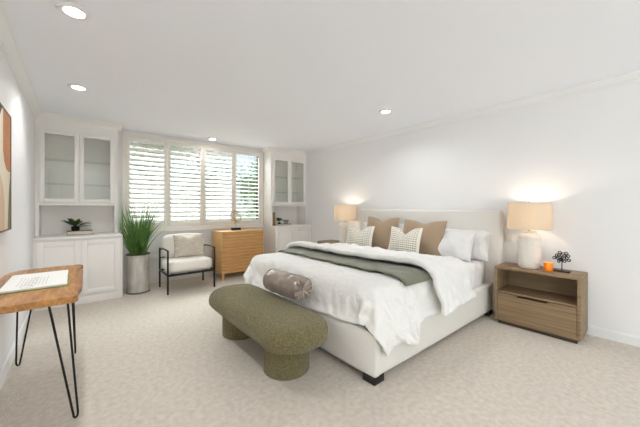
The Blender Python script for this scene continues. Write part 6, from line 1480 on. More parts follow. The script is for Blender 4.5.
12,-18,51,-26,-4,0,6,3,-13,-3,6,0,-2,1,-2,-1,0,-2,-1,1,-1,1,2,-11,5,2,0,-1,-3,0,-5,20,-4,-6,6,-4,0,-3,2,-3,1,0,2,-1,3,-8,2,1,-1,2,1,-11,3,0,4,2,1,0,-13,6,-11,6,3,3,5,2,-3,43,-63,-13,15,2,
-19,8,-3,15,13,15,21,43,-44,44,-76,26,59,-3,-57,-5,24,-18,43,-25,7,1,-26,-3,15,4,-3,4,-1,-2,-5,-1,1,0,-1,3,0,0,0,-5,1,0,0,3,-2,0,-1,6,-2,-2,-2,-3,4,-6,2,0,2,0,0,0,0,3,-3,1,-6,-1,11,-7,0,-1,
-1,0,-2,-11,2,4,-1,-5,0,-5,3,2,8,73,-47,-63,53,0,-8,-40,-3,2,6,6,6,37,-28,-23,-37,16,44,37,-16,7,-30,-2,25,-44,-9,20,14,-15,1,2,0,4,7,-5,2,-11,-1,0,2,1,0,4,-3,-1,0,1,-2,1,-5,2,-4,1,1,-4,-1,
4,4,-1,-3,-1,1,0,2,2,-1,-2,0,5,-3,-1,1,-1,-2,-2,-1,-4,18,1,2,1,-6,-4,-3,-15,11,5,-10,59,-18,-68,-1,6,22,-40,1,5,6,34,-65,4,73,-57,-16,-4,40,35,-7,-24,-32,9,40,0,-27,5,5,-5,1,-4,-4,-1,13,-22,
17,0,-1,-7,4,2,-2,1,-1,-1,-1,2,-4,-4,2,-4,2,-1,0,4,-1,-1,-2,3,1,1,0,-3,7,-6,1,4,-2,1,0,-4,-2,3,-2,0,6,4,5,-1,-5,8,0,-3,-7,-2,-16,-9,4,53,1,-31,-15,-4,16,-8,-12,-12,-8,58,-10,-75,30,10,9,-11,
12,-28,61,-46,5,-18,-2,23,-3,-2,-3,0,1,-1,-3,0,9,-5,2,0,-6,3,3,0,-2,0,0,-1,-1,-1,0,-4,0,-1,2,2,0,-6,1,5,2,0,-4,1,1,-1,0,2,0,2,0,0,0,0,0,0,-4,3,4,2,4,6,3,2,0,10,-65,-14,-4,5,12,58,11,-26,-14,
6,6,-5,-10,48,-36,-46,22,48,-6,2,-2,-29,-11,-17,34,-5,-10,7,8,-5,1,-2,1,-2,-1,0,-1,20,-11,-4,0,11,-13,-2,0,0,0,0,0,-2,-3,0,3,0,-3,-2,6,-10,8,2,3,-3,3,0,-3,0,-1,0,1,3,1,1,0,-1,-1,0,2,0,-3,1,
1,1,3,7,4,-13,-4,9,9,-8,-16,-1,-13,6,33,19,-33,2,-5,-5,14,-46,15,43,-11,31,-12,-25,-31,29,-18,12,-17,27,-1,0,-9,-1,-1,-1,0,-2,-1,1,2,28,-23,0,-12,8,0,2,2,-1,0,0,-1,-3,-3,2,2,-7,-3,0,11,-2,
-1,-15,9,5,2,0,0,0,-1,0,-1,4,1,0,0,0,-1,-1,5,3,-4,-1,3,6,1,-22,14,-26,43,-4,-13,1,-11,-1,30,14,-15,14,-38,9,-8,-4,6,11,-4,23,-18,4,-36,31,-30,34,11,-18,2,-3,-14,10,-1,-4,-13,3,6,1,3,2,-5,28,
-23,8,-5,0,0,-2,2,1,-1,0,-1,-4,-2,1,-1,-2,1,-1,0,3,6,-17,2,8,1,0,0,0,-2,-3,-2,4,1,6,0,1,-3,5,0,-2,-3,2,4,-19,14,-28,29,-9,0,36,-11,-17,-8,-9,-2,6,7,22,-16,-1,-4,45,-12,-3,-15,3,-19,16,-27,
19,5,-18,27,-19,-2,6,-2,-4,-10,13,-1,-2,1,10,1,-11,-4,20,0,-10,-2,-1,10,-1,-2,-1,-3,0,0,0,0,-1,-1,0,0,-11,1,7,0,1,4,3,-5,1,0,-1,-2,-7,-3,5,6,6,-6,10,-2,-2,-4,-1,1,-15,9,-16,30,4,-5,10,-17,
-2,-4,-18,-11,-3,7,10,6,15,-3,10,-13,44,-9,-24,-16,-5,0,13,22,-34,14,-7,17,1,3,0,-5,8,-1,-17,-4,3,6,-2,-4,0,3,-5,5,0,3,-3,-1,3,-1,-6,-14,13,6,3,0,-1,-1,1,7,-17,7,9,-3,-9,-3,5,-5,8,3,-1,-1,0,
-2,-1,-4,5,0,1,-4,1,-1,-1,1,1,12,-6,3,8,-31,-10,5,16,-16,3,1,10,14,-3,-9,0,-9,22,-9,4,13,-7,-20,9,12,-25,16,-5,6,-2,2,-3,4,8,-4,-1,15,-25,3,-3,-2,0,1,-6,1,7,0,-4,-4,-1,1,-6,-8,19,7,-4,4,2,0,
-1,-2,3,8,-15,2,-6,3,1,1,11,-7,-3,0,2,-2,2,0,0,-1,-3,-3,2,1,1,-4,1,-4,3,12,-10,7,0,-2,7,-35,17,1,-2,12,-14,7,-2,1,-28,13,20,7,-10,-7,5,-8,-1,10,-13,17,-7,7,-3,2,1,0,1,-4,-1,28,-17,-11,-4,1,
-2,2,4,2,-4,1,-4,-8,1,-1,14,4,1,13,-19,1,2,0,-2,-15,8,12,-5,0,-1,2,-1,-4,12,-10,-1,0,-1,2,-1,-1,3,-2,-2,1,-1,1,2,1,3,3,-5,9,-12,30,-14,-25,20,11,-6,-13,-14,24,-11,0,17,24,-21,-6,-7,12,-1,1,
16,-21,3,-5,-18,7,1,11,2,-1,-1,1,6,3,-1,7,-7,-4,-1,1,2,3,-3,-4,-3,1,6,-6,7,3,4,-10,-10,14,-1,-5,-1,3,-1,1,0,1,0,-1,0,0,2,-11,9,2,0,-3,1,-2,0,0,-2,1,-1,1,-1,4,4,0,-1,-1,1,10,-39,12,15,-1,1,8,
7,-5,-1,-9,-1,-20,-5,18,-19,19,-16,15,-17,6,22,-24,8,-3,7,-10,-4,-1,1,-1,6,2,2,-1,2,-3,-1,0,0,0,-1,0,5,5,-15,-3,1,2,5,1,-3,-7,-8,-1,12,1,-2,17,-8,-5,2,2,1,2,-2,-5,-2,3,0,0,0,2,-2,-1,-1,0,0,
1,-1,-1,4,1,1,-1,-2,-6,-5,16,-2,-3,25,26,-26,3,5,-23,-10,5,16,9,-20,24,-22,16,-52,41,-20,7,17,8,8,-14,2,-4,3,-2,3,1,-2,-2,1,1,2,-1,1,3,-1,-1,0,2,-15,22,-16,-4,1,2,-3,-5,-1,5,0,-3,1,2,-2,6,0,
3,1,2,-3,3,2,-5,3,0,0,3,-5,-4,0,0,0,1,-1,0,2,1,2,-1,0,0,-1,-5,6,4,32,12,-11,-4,-9,-8,-30,14,3,1,2,-8,-2,16,-49,22,-21,49,-16,7,-1,3,3,-2,-1,0,3,-2,1,-1,-3,-1,2,4,1,-3,3,3,-1,-2,1,18,-19,9,
-8,3,-4,-8,-3,1,1,2,-2,-3,1,5,-1,-1,0,12,-7,1,-3,-5,14,-1,-1,0,-1,-6,-2,1,-5,3,0,0,0,0,2,3,2,-2,0,0,0,-3,22,-1,-6,-4,18,-7,-28,11,10,-18,-17,14,-16,9,-28,30,10,17,-55,30,-11,-2,0,13,-15,4,1,
-1,2,0,-2,2,-5,-1,10,-1,-1,-1,1,-1,2,-2,-4,11,-7,6,1,-3,-5,-2,-1,1,0,-3,-2,0,1,0,1,-5,-4,18,-8,0,8,0,-2,1,0,0,2,-5,2,-9,1,2,0,-1,0,0,4,3,3,-3,1,3,2,-35,-13,-8,3,17,16,16,20,-23,-13,16,-20,
28,-12,37,9,6,-17,7,-40,-13,-5,14,-5,19,-11,1,2,3,-14,12,1,-3,-5,4,8,2,-4,-2,2,3,-6,-3,-8,16,9,-4,-7,-6,2,0,-2,-1,-2,0,-1,-2,1,1,-2,-4,0,13,3,-2,-1,0,4,-2,-1,3,-8,2,14,-13,-1,-1,0,-4,0,2,2,
0,0,3,3,-19,31,-12,-8,-5,-11,8,22,-14,-21,20,-8,0,2,-1,4,8,5,-18,-5,2,21,-19,-1,7,-4,-6,-3,3,-14,14,-2,4,7,4,-2,-2,0,0,-1,-1,0,6,-3,5,0,-1,-6,-18,10,6,3,-6,-7,1,2,0,-4,1,7,5,-3,-5,2,2,-3,-3,
0,4,6,1,-1,18,-23,-7,11,-2,1,3,-4,-9,-3,0,0,4,-4,-2,18,-17,5,-2,14,6,-9,-10,-12,21,-2,2,704,67,64,42,61,61,70,68,63,62,50,60,33,39,23,18,12,24,1,-3,-4,-16,-6,13,27,-26,-5,-8,-1,-1,0,0,-1,2,
1,1,0,-2,-3,0,21,-23,0,2,3,1,-1,0,0,-5,11,10,-9,1,0,4,-3,-6,-4,-2,0,1,0,2,11,-7,25,-21,-2,-7,19,-21,-8,-21,-12,-48,-49,-61,-63,-62,-61,-65,-65,-61,-54,-49,-56,-11,2,-1,21,-14,-2,4,-1,-8,3,4,
-18,22,-5,4,4,-10,-4,8,5,-20,18,5,-6,-41,43,1,10,-10,-3,-3,3,10,-10,7,10,-1,-8,-1,-3,-21,19,-7,2,3,1,19,16,3,-12,-39,2,12,2,10,4,10,-5,-22,-1,10,13,2,-23,-11,27,-39,27,2,0,-27,21,2,1,-18,11,
0,3,0,-2,-1,3,26,10,-8,-22,-4,-10,-2,2,-9,10,-1,-5,0,6,-3,4,12,-13,4,2,-4,8,-11,-14,-8,37,-12,-2,-5,19,-16,7,0,5,-3,10,-11,-7,10,3,-27,2,20,6,5,0,9,15,-9,-16,-6,-18,18,5,-16,18,-11,6,-11,
-15,-4,18,14,-3,-3,-10,-7,25,15,-20,-19,20,-5,3,5,0,-4,-5,1,1,0,2,-3,0,0,0,16,-2,-6,-9,3,0,-6,-10,-7,6,-6,9,3,4,2,-10,-10,9,2,-22,16,-15,19,7,7,4,-17,16,16,-6,-14,-2,-1,1,4,0,-9,9,2,0,-13,
20,-2,-10,7,9,-2,-15,-9,4,12,8,-5,-41,-2,45,-7,12,-28,11,2,4,-31,0,40,-10,0,-8,-8,0,18,-1,-2,8,1,-8,6,0,-4,-2,1,5,-7,0,1,1,15,-6,-16,-4,3,13,3,25,-33,-10,3,12,-12,2,-3,-8,-6,20,-3,-18,35,
-45,38,-38,16,13,13,12,5,-24,-24,8,7,1,3,3,14,2,-1,-8,3,-1,6,15,16,-10,-17,1,1,-12,2,-8,-4,14,2,-9,-12,19,-23,33,-14,3,-10,6,-5,-11,16,2,0,-20,9,7,5,-5,-4,-5,11,2,-6,9,-6,-2,-6,15,-5,-1,5,
-15,-10,1,4,10,-5,-1,7,33,-19,-20,-12,9,-3,-5,-18,22,-10,-3,39,-45,45,-50,38,-51,-10,-4,4,12,-7,24,18,-4,0,-12,1,-13,0,7,17,5,44,1,-17,-47,4,12,5,14,-3,-23,21,4,-13,3,3,-1,-4,12,-22,31,1,0,
-2,3,0,-2,-9,-8,-1,-3,-3,-3,5,-4,3,0,1,10,-12,3,4,9,-16,3,-2,-4,-4,-1,-5,0,5,7,5,16,3,31,3,-13,-26,-17,-6,29,-24,17,4,-35,51,-54,39,-30,39,-3,-8,-34,-29,29,15,-39,-2,5,24,-2,-2,22,11,5,-4,6,
-12,-41,2,8,-3,-3,-1,40,8,-52,14,8,2,0,-6,17,1,3,-26,4,2,3,-4,-6,-2,4,7,2,5,4,2,1,-3,-6,-4,-5,3,8,0,0,-6,4,-3,4,8,-2,-8,4,-3,21,10,5,25,-22,1,5,24,10,-1,-11,-35,21,-36,2,35,-50,48,-32,25,
-39,7,-10,47,-7,-12,-19,30,-16,-3,-6,6,-1,-22,-7,20,30,-28,-11,-2,6,-6,1,11,-2,10,-19,49,-49,-8,12,8,6,-19,0,4,6,-5,4,1,3,10,-3,0,-5,-4,2,-1,-9,-7,1,10,0,5,-4,1,2,7,0,3,8,5,-2,2,1,-9,0,-19,
-6,16,34,16,-44,11,-12,12,-23,-3,21,-8,22,0,-50,46,-43,36,-40,34,-24,32,-43,29,-1,6,-17,23,-7,-2,-8,19,-1,-26,-42,-17,21,-2,19,11,-20,-4,-1,19,10,-1,5,28,-3,-40,-8,2,12,-2,0,-1,3,0,0,3,-33,
4,9,14,6,-14,-4,9,2,3,-4,22,-20,3,-14,2,-7,23,-6,2,-1,0,10,14,4,-2,-8,-8,-27,16,3,17,-50,12,-15,22,21,5,1,-8,-47,24,-1,20,-32,36,-31,28,-29,38,-20,-3,-10,7,-8,10,-17,18,-24,3,16,24,-48,-28,
27,25,30,17,-31,19,-50,-8,9,-21,9,21,10,-4,1,-15,6,-14,1,-6,6,-6,-12,42,-12,8,-10,-6,4,-2,-3,19,20,-3,-30,-10,-3,20,13,4,-42,11,4,10,-2,0,3,2,2,-5,-9,-1,-22,-7,-12,55,-40,8,5,-7,5,-1,6,27,
-1,-19,-1,19,-29,30,-29,22,-15,4,-11,21,-2,-2,-11,1,1,-3,23,6,-42,38,-16,-9,4,-31,-1,84,-53,40,-71,27,9,11,-16,11,-7,-18,12,-19,40,6,-15,-25,2,14,-8,17,-22,-7,-11,7,3,2,-16,21,-2,-26,24,5,
-12,-4,23,-6,0,-5,-9,0,8,-6,18,7,4,-5,-9,-14,-14,54,-53,31,5,2,-14,-3,7,-24,12,5,-12,-2,-26,44,-40,29,-25,11,8,-1,-12,8,2,4,9,-27,33,-35,14,25,-10,2,-3,15,-2,24,-72,49,-39,35,-17,6,-34,-1,
26,0,7,-8,4,0,-30,19,3,-7,-1,-1,-21,3,5,7,-11,-3,7,33,-10,-29,47,1,-10,9,-7,-25,41,-26,-2,8,-3,-10,-2,-15,29,5,1,3,-21,37,-40,52,-36,-7,6,4,4,-3,14,-44,3,-17,15,60,-77,20,-20,30,-14,-10,42,
-24,-19,3,2,2,16,-26,26,-25,8,4,10,6,-17,36,-25,2,-17,-2,8,-2,6,-2,23,-29,5,3,4,14,-28,-2,0,23,4,-26,-12,25,22,-9,6,9,0,-3,12,-52,3,-17,-1,4,1,3,-5,8,53,-4,-28,10,2,-1,-15,-7,1,4,5,-5,-19,
27,-9,39,-13,-40,11,-11,-1,9,-17,-7,51,15,-32,18,-35,-8,-23,4,14,-17,62,21,-36,-14,-14,-8,13,-23,11,-6,3,-6,0,16,-20,0,23,-30,43,-27,47,-39,13,-16,22,-14,-6,-9,-11,4,44,-6,-6,-1,26,2,-7,-18,
18,18,-20,0,17,-54,40,8,9,-25,1,22,-21,16,9,-23,2,-6,-22,0,5,13,-32,3,7,6,-1,15,-6,-11,-5,17,21,-49,1,-1,-8,60,-20,-50,-8,24,21,32,3,-8,-23,-9,5,-43,47,49,8,-17,-41,-12,15,-10,-3,-10,5,-12,
-18,-2,-5,-4,51,-32,34,6,20,-5,-17,-36,19,11,8,4,-6,-23,17,-5,6,-4,6,3,13,6,-13,-5,-4,-21,4,-21,47,-27,40,8,-10,-5,19,-44,-8,0,4,3,-6,-5,4,7,-5,0,-5,19,-42,3,2,6,-5,-10,33,-15,7,-2,6,-15,40,
-8,-81,8,15,15,12,21,-8,-9,2,-11,30,20,4,-14,-14,-8,2,-2,6,-8,6,1,1,7,-14,0,9,-6,-4,-5,-18,3,37,12,-1,-24,-2,5,7,-14,1,0,-1,1,-2,-13,-12,1,44,-17,-3,2,-1,-27,39,-23,-6,-2,57,-69,-2,-5,-2,13,
18,0,-4,-5,6,4,-2,-2,-43,32,-8,9,-15,4,-3,2,18,-3,8,-2,8,9,-18,25,-26,-5,-3,3,2,12,-9,6,-42,17,17,13,24,-22,-9,1,-1,-1,1,-1,6,-6,-1,11,-8,16,-1,-32,-25,23,10,-11,21,5,10,-17,-1,-2,2,-1,1,16,
-18,8,-6,1,-3,-20,43,-23,2,1,0,-14,14,-2,31,-39,3,11,-7,-8,5,-5,-5,2,15,-13,1,0,-1,-16,-2,7,-6,12,-24,14,11,3,-4,5,-6,31,-37,-13,10,54,3,2,-3,-19,-29,12,-6,1,-46,24,18,-3,29,5,0,-7,-15,-4,
-1,-5,12,-6,6,-28,-8,-8,-1,35,23,13,-38,-32,3,16,18,0,0,0,0,-1,-15,38,-27,17,-8,-6,1,-22,39,-17,0,1,0,0,40,-42,-27,40,-7,-5,2,-5,0,11,6,-14,3,-12,1,1,-20,11,-1,6,-16,24,-11,6,0,5,-17,-7,10,
-13,24,30,-48,4,22,-37,4,25,-8,17,-10,-13,-39,34,43,17,-11,-27,-22,13,5,0,-1,-6,9,-7,4,2,0,2,-4,-18,-9,63,-38,0,1,2,0,-1,13,-13,1,0,-20,43,-27,32,-1,-26,1,-17,18,-3,0,5,38,-31,-47,27,-15,2,
29,-2,-7,-4,-3,-1,0,1,3,-3,-1,-13,6,-3,0,9,-10,11,1,2,-4,-6,14,-23,38,6,-52,38,12,-62,18,23,4,-8,-10,21,-17,-28,-32,6,34,-1,-5,29,0,12,-10,9,14,-22,4,-3,-2,1,13,13,-27,-4,-2,11,-7,3,17,26,
-4,-43,7,-6,21,-19,-22,40,-43,32,18,-25,1,-4,3,0,40,-18,-53,23,10,-7,16,-16,1,-2,-4,-2,-1,-1,1,3,2,0,-11,-3,0,1,10,7,2,-3,-2,-10,22,-8,12,-27,-15,37,-43,9,14,45,-51,15,-1,0,1,-2,11,-11,13,
-60,16,31,1,2,-14,20,23,-54,19,22,14,-2,2,-4,-11,32,-47,-25,35,-12,33,7,-24,-29,39,1,1,-43,29,-17,1,-5,-26,11,38,-17,1,1,0,-4,-6,19,-12,6,8,-30,-5,3,8,4,0,-2,4,6,-4,-1,1,8,-14,3,0,-7,3,8,-2,
-2,9,-8,2,-9,16,11,-40,26,-29,54,-18,34,-67,28,-6,-7,10,-3,23,-50,26,-2,4,-3,2,15,23,-72,34,-4,30,17,17,8,1,-4,-22,7,-49,-10,27,-17,-14,1,26,-49,-1,11,29,-18,24,-33,40,-16,-5,-13,17,0,0,0,
-16,-29,14,43,-35,8,-3,-1,7,5,-1,0,3,17,-13,-1,-3,0,22,-10,-13,-4,6,1,-1,2,0,-3,7,-19,11,-5,10,6,-13,14,-1,-31,11,52,-56,13,-3,5,14,-39,26,-3,4,0,17,22,-5,-65,25,3,2,-28,26,6,3,-5,-15,-29,
47,18,-23,-16,-20,-3,2,27,34,-31,4,-7,7,-9,12,-16,15,0,-1,0,0,-1,1,-25,14,12,-16,10,-22,27,-5,-2,-2,0,1,-1,-8,25,-10,-5,0,-17,14,5,4,-7,0,0,-3,3,1,4,18,-7,-8,-19,10,14,9,-57,23,-9,-5,57,-16,
-13,-1,-15,17,-2,7,23,11,2,-35,-27,17,4,-2,22,-43,-39,-3,14,6,9,1,-9,37,5,0,-2,-6,-11,-17,35,13,-11,5,18,-12,-12,-1,1,0,1,-1,0,0,-1,1,0,-3,1,6,14,-27,-1,-5,-9,-2,6,7,3,5,-3,-4,-2,4,-8,10,
-13,8,-7,3,0,-2,6,-3,0,-22,19,-3,16,3,-45,33,-2,0,1,-22,11,13,7,12,4,2,-1,-14,-7,-53,-3,19,18,13,4,-16,33,-36,-16,-29,-9,6,49,26,-23,18,3,5,4,26,-9,-63,46,4,0,-38,6,10,2,0,0,0,1,-1,0,1,-1,0,
1,2,-10,-4,4,-6,-7,1,13,-8,3,8,-19,1,1,-1,1,7,-15,13,-5,14,-30,12,6,-4,-5,-7,23,-14,5,-13,-8,24,-6,3,1,-3,4,-3,-1,-7,-12,16,2,-3,-2,-43,27,51,-22,-9,1,4,4,-27,23,0,1,-3,7,9,-36,16,1,30,16,6,
-16,-8,-10,-28,-7,-6,21,5,-1,0,-1,1,1,-1,1,0,-1,4,-3,0,-1,1,-5,-1,-4,8,7,-11,0,-7,-12,-9,7,7,3,2,1,2,-8,10,0,27,-41,5,0,2,2,0,0,-2,5,-7,2,1,0,-1,0,-1,11,7,-18,2,-29,5,14,-19,21,53,-70,61,-9,
-16,-13,-10,11,0,0,0,0,-2,-16,13,11,-8,-32,24,6,-12,-20,56,-6,-7,-5,-2,2,-2,-4,22,-5,-11,-1,-1,0,0,-3,12,-10,-2,3,2,-2,5,-5,-5,0,1,-6,-19,-2,9,5,2,2,1,-11,10,-4,-4,-10,31,-21,0,1,7,-10,20,7,
-22,33,6,-8,-28,14,-22,7,-13,14,0,0,8,-1,-10,22,-11,-44,72,-76,15,14,15,-4,0,0,0,-1,1,-2,-4,16,-22,29,-16,-46,17,-9,33,-29,16,10,6,2,3,36,10,-56,-8,12,2,0,0,0,-1,-9,18,-7,3,3,2,-14,-9,0,1,5,
0,-8,2,-4,2,-4,0,-5,13,-18,-3,-5,10,-5,11,0,0,0,23,-35,22,-7,14,-11,-31,25,13,-12,20,-16,-22,28,-8,0,-7,-10,10,42,-33,-43,39,8,19,-32,6,3,-7,3,1,7,-8,14,-32,40,-42,20,1,-34,22,-2,17,-5,1,14,
-15,-4,20,2,23,-33,-7,0,17,-16,0,0,0,0,1,1,2,-4,14,-5,-3,-1,-6,1,-2,-13,5,-7,-5,-1,1,-1,-2,-4,-1,0,4,3,-3,2,-3,-6,16,4,-8,0,-40,39,2,-29,50,-41,18,-1,-7,7,1,-1,4,-23,-3,49,0,-1,8,-62,28,-1,
-2,27,-24,1,-8,8,-6,15,-30,25,-4,0,0,-4,4,0,3,9,-26,14,0,-25,-41,17,45,4,0,-16,43,-27,0,2,-9,11,-7,-10,8,-3,2,0,6,3,-4,-5,-5,-5,1,-1,])


def cloth(data, name, m, thick, origin, label, cat, offset=0):
    nx, ny, s = data
    a = np.array(s, dtype=np.int64).reshape(3, nx + 1, ny + 1).transpose(1, 2, 0)
    a = np.cumsum(np.cumsum(a, axis=0), axis=1) / 2000.0
    v = [(x - origin[0], y - origin[1], z - origin[2]) for x, y, z in a.reshape(-1, 3).tolist()]
    f = [(i * (ny + 1) + j, (i + 1) * (ny + 1) + j, (i + 1) * (ny + 1) + j + 1, i * (ny + 1) + j + 1) for i in range(nx) for j in range(ny)]
    me = bpy.data.meshes.new(name)
    me.from_pydata(v, [], f)
    me.materials.append(m)
    me.polygons.foreach_set('use_smooth', [True] * len(me.polygons))
    o = bpy.data.objects.new(name, me)
    o.location = origin
    C.objects.link(o)
    o['label'] = label
    o['category'] = cat
    sd = o.modifiers.new('solid', 'SOLIDIFY')
    sd.thickness = thick
    sd.offset = offset
    sb = o.modifiers.new('smooth', 'SUBSURF')
    sb.levels = 1
    sb.render_levels = 2
    return o


cloth(CLOTH_DUVET, 'duvet', M_duvet, .022, (2.1, 2.3, .6), 'rumpled white duvet draped over the foot half of the bed', 'duvet')
cloth(CLOTH_THROW, 'throw_blanket', M_throw, .018, (2.2, 2.3, .64), 'olive green throw blanket laid across the white duvet', 'blanket')
cloth(CLOTH_FOLD, 'coverlet', M_fold, .05, (2.7, 2.3, .66), 'puffy white coverlet folded across the bed above the green throw', 'coverlet')

# pillows on the bed: face -x (heading 180)
BZ = .618
pillow('bed_pillow', .62, .375, .17, M_pill, (3.60, 1.61, BZ), 180, 20, 'white pillow at right end of headboard, behind another white pillow', 'pillow', 'white bed pillows', seed=11, wr=.010)
pillow('bed_pillow', .60, .36, .17, M_pill, (3.44, 1.72, BZ), 176, 26, 'white pillow in front at right, beside the tan pillow', 'pillow', 'white bed pillows', seed=12, wr=.010)
pillow('bed_pillow', .62, .40, .17, M_pill, (3.60, 3.00, BZ), 180, 18, 'white pillow against far end of headboard behind tan pillow', 'pillow', 'white bed pillows', seed=13, wr=.010)
pillow('bed_pillow', .62, .40, .16, M_pill, (3.60, 2.33, BZ), 180, 16, 'white pillow peeking out between the two tan pillows', 'pillow', 'white bed pillows', seed=14, wr=.010)
pillow('accent_pillow', .58, .50, .17, M_brown, (3.44, 2.76, BZ), 184, 17, 'large tan linen pillow nearer the far end of the headboard', 'pillow', 'tan linen pillows', seed=5, chop=.06)
pillow('accent_pillow', .64, .475, .17, M_brown, (3.42, 2.08, BZ), 178, 18, 'large tan linen pillow beside the white pillows', 'pillow', 'tan linen pillows', seed=6, chop=.035)
pillow('patterned_pillow', .46, .355, .14, M_pattern, (3.23, 2.98, BZ), 192, 18, 'cream pillow with blue-grey dashes, nearer the far lamp', 'pillow', 'dash-patterned pillows', seed=7, chop=.07, piping=M_cream, piping_r=.004)
pillow('patterned_pillow', .45, .375, .14, M_pattern, (3.20, 2.18, BZ), 184, 18, 'cream pillow with blue-grey dashes in the middle of the bed', 'pillow', 'dash-patterned pillows', seed=8, chop=.085, piping=M_cream, piping_r=.004)

# ------------------------------------------------------------------ bench
rt = root('bench', (1.19, 2.26, 0), 'olive green boucle bench on two round drum legs at bed foot', 'bench')
mb = MB()
bx, by, hx, hy, rr = 1.21, 2.245, .262, .735, .24
N = 72
prof = [(0, .0), (.03, .002)]
rings = []
zb0, zb1 = .262, .438
lay = [(-.075, 0), (-.045, .004), (-.022, .016), (-.006, .038), (.0, .068), (-.002, .098), (-.012, .126), (-.034, .150), (-.068, .166), (-.115, .174), (-.17, .178), (-.215, .180)]


def outline(off):
    pts = []
    r2 = max(.02, rr + off)
    for k in range(N):
        a = 2 * PI * k / N
        c, s = math.cos(a), math.sin(a)
        ccx = (hx - rr) * (1 if c > 0 else -1)
        ccy = (hy - rr) * max(-1, min(1, s * 3.5)) if abs(s) < .2857 else (hy - rr) * (1 if s > 0 else -1)
        pts.append((bx + ccx * min(1, abs(c) * 4) + r2 * c, by + ccy + r2 * s))
    return pts


for off, z in lay:
    rings.append([mb.bm.verts.new((x, y, zb0 + z + .003 * math.sin(y * 3))) for x, y in outline(off)])
for A, B in zip(rings[:-1], rings[1:]):
    for i in range(N):
        j = (i + 1) % N
        mb.bm.faces.new((A[i], A[j], B[j], B[i]))
mb.bm.faces.new(rings[0][::-1])
# top cap: strip of quads between mirrored vertices
tp = rings[-1]
for k in range(-N // 4, N // 4):
    a, b = k % N, (k + 1) % N
    c, d = (N // 2 - k - 1) % N, (N // 2 - k) % N
    vs = []
    for q in (a, b, c, d):
        if tp[q] not in vs:
            vs.append(tp[q])
    if len(vs) >= 3:
        mb.bm.faces.new(vs)
part('seat', mb, M_olive, rt, smooth='all')
for cyy in (1.88, 2.70):
    mb = MB()
    mb.lathe([(.168, 0), (.174, .006), (.174, .24), (.174, .268), (.12, .27)], 1.235, cyy, 48)
    part('leg', mb, M_olive, rt)

# bolster resting on the bench against the duvet
BC = Vector((1.435, 2.185, .552))
rt = root('bolster_pillow', (BC.x, BC.y, .44), 'shiny taupe satin bolster with gathered round ends, between bench and duvet', 'pillow')
ang = R(4)


def bolster_rot(mb):
    rm = Matrix.Rotation(ang, 3, 'Z')
    for v in mb.bm.verts:
        v.co = rm @ (v.co - BC) + BC
    return mb


L2, rb = .23, .104
mb = MB()
n = 48
prev = None
for k in range(33):
    t = -1 + 2 * k / 32
    rad = rb * (1 - .10 * abs(t) ** 8)
    ring = []
    for i in range(n):
        a = 2 * PI * i / n
        q = rad + .0035 * noise.noise(Vector((math.cos(a) * 2, math.sin(a) * 2, t * 4))) * 2
        ring.append(mb.bm.verts.new((BC.x + q * math.cos(a), BC.y + t * L2, BC.z + q * math.sin(a))))
    if prev:
        for i in range(n):
            j = (i + 1) % n
            mb.bm.faces.new((prev[i], prev[j], ring[j], ring[i]))
    prev = ring
part('cover', bolster_rot(mb), M_satin, rt, smooth='all')
for s in (-1, 1):
    mb = MB()
    prev = None
    n = 96
    for k in range(9):
        q = k / 8
        rad = rb * .90 * (1 - q) + .004
        ring = []
        for i in range(n):
            a = 2 * PI * i / n
            w = .011 * math.sin(a * 11 + 1.5 * math.sin(3 * a)) * math.sin(PI * min(1, q * 1.15 + .08))
            d_ = L2 + .012 * math.sin(PI * q) - .016 * q * q + w
            ring.append(mb.bm.verts.new((BC.x + rad * math.cos(a), BC.y + s * d_, BC.z + rad * math.sin(a))))
        if prev:
            for i in range(n):
                j = (i + 1) % n
                mb.bm.faces.new((prev[i], prev[j], ring[j], ring[i]))
        prev = ring
    mb.bm.faces.new(prev)
    part('gathered_end', bolster_rot(mb), M_satin, rt, smooth='all')
    mb = MB()
    mb.tube([(BC.x + rb * .925 * math.cos(2 * PI * i / 40), BC.y + s * (L2 + .001), BC.z + rb * .925 * math.sin(2 * PI * i / 40)) for i in range(40)], .004, 6, closed=True)
    part('piping', bolster_rot(mb), M_satin, rt, smooth='all')
    mb = MB()
    bmesh.ops.create_uvsphere(mb.bm, u_segments=14, v_segments=8, radius=.011, matrix=Matrix.Translation((BC.x, BC.y + s * (L2 - .003), BC.z)))
    part('button', bolster_rot(mb), M_satin, rt, smooth='all')

# ------------------------------------------------------------------ outside the window
M_lawn = mat('lawn', s2l(120, 140, 90), .9, col2=s2l(150, 165, 112), scale=3)
struct('ground', MB().box(-12, 22, YB + .3, 30, -.6, -.5), M_lawn)
M_tleaf = mat('green_tree_leaf', s2l(96, 128, 80), .6, col2=s2l(150, 176, 122), scale=1.5, ramp=(.35, .65))  # two leaf greens mixed by noise
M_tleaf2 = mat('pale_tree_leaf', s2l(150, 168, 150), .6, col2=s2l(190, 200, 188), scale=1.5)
M_tbark = mat('tree_bark', s2l(110, 96, 80), .9)


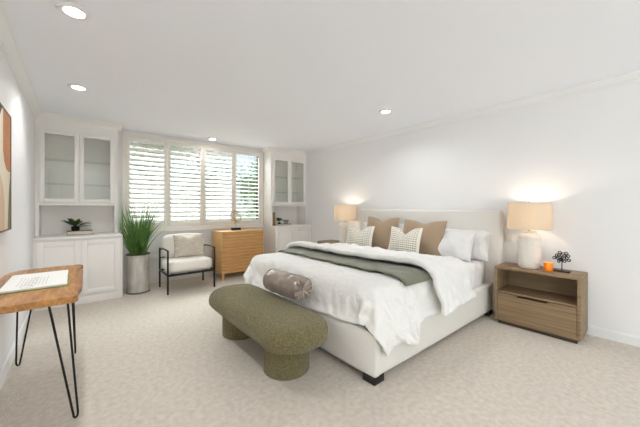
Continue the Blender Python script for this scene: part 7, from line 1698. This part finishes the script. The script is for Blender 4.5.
def tree(x, y, h, cr, n, m, label, seed, low=.0):
    rnd = random.Random(seed)
    rt = root('tree', (x, y, -.5), label, 'tree', 'trees outside the window')
    mb = MB()
    mb.tube([(x, y, -.5), (x + .05, y, h * .3), (x - .03, y, h * .75)], .09, 8, r1=.04)
    for k in range(7):
        a = k * 2.1
        z = h * (.3 + .07 * k)
        mb.tube([(x, y, z), (x + cr * .5 * math.cos(a), y + cr * .5 * math.sin(a), z + .5)], .03, 6, r1=.012)
    part('trunk', mb, M_tbark, rt)
    mb = MB()
    cl = []
    for k in range(26):
        d = Vector((rnd.gauss(0, 1), rnd.gauss(0, 1), rnd.gauss(0, 1))).normalized() * rnd.uniform(.3, 1)
        cl.append(Vector((x + d.x * cr, y + d.y * cr, low + (h - low) * .5 + d.z * (h - low) * .5)))
    for i in range(n):
        c = rnd.choice(cl) + Vector((rnd.gauss(0, .26), rnd.gauss(0, .26), rnd.gauss(0, .22)))
        d1 = Vector((rnd.uniform(-1, 1), rnd.uniform(-1, 1), rnd.uniform(-1, 1))).normalized()
        d2 = d1.orthogonal().normalized()
        s = rnd.uniform(.035, .075)
        mb.quad([c - d1 * s, c - d2 * s * .5, c + d1 * s, c + d2 * s * .5])
    part('foliage', mb, m, rt)


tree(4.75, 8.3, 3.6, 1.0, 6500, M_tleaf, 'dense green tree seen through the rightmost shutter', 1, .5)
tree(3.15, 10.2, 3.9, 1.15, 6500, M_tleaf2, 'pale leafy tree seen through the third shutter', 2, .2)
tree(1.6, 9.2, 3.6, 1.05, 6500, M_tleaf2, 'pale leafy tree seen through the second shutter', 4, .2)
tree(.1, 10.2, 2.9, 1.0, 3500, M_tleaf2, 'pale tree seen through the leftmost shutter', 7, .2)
M_stucco = mat('pale_stucco', s2l(206, 210, 208), .9, bump=.2, bscale=30)
rt = root('garden_wall', (3, 13.5, -.5), 'pale garden wall behind the trees outside the window', 'wall')
part('wall_panel', MB().box(-5, 12, 13.4, 13.6, -.5, 2.5), M_stucco, rt)
part('coping', MB().box(-5, 12, 13.36, 13.64, 2.5, 2.56), M_stucco, rt)
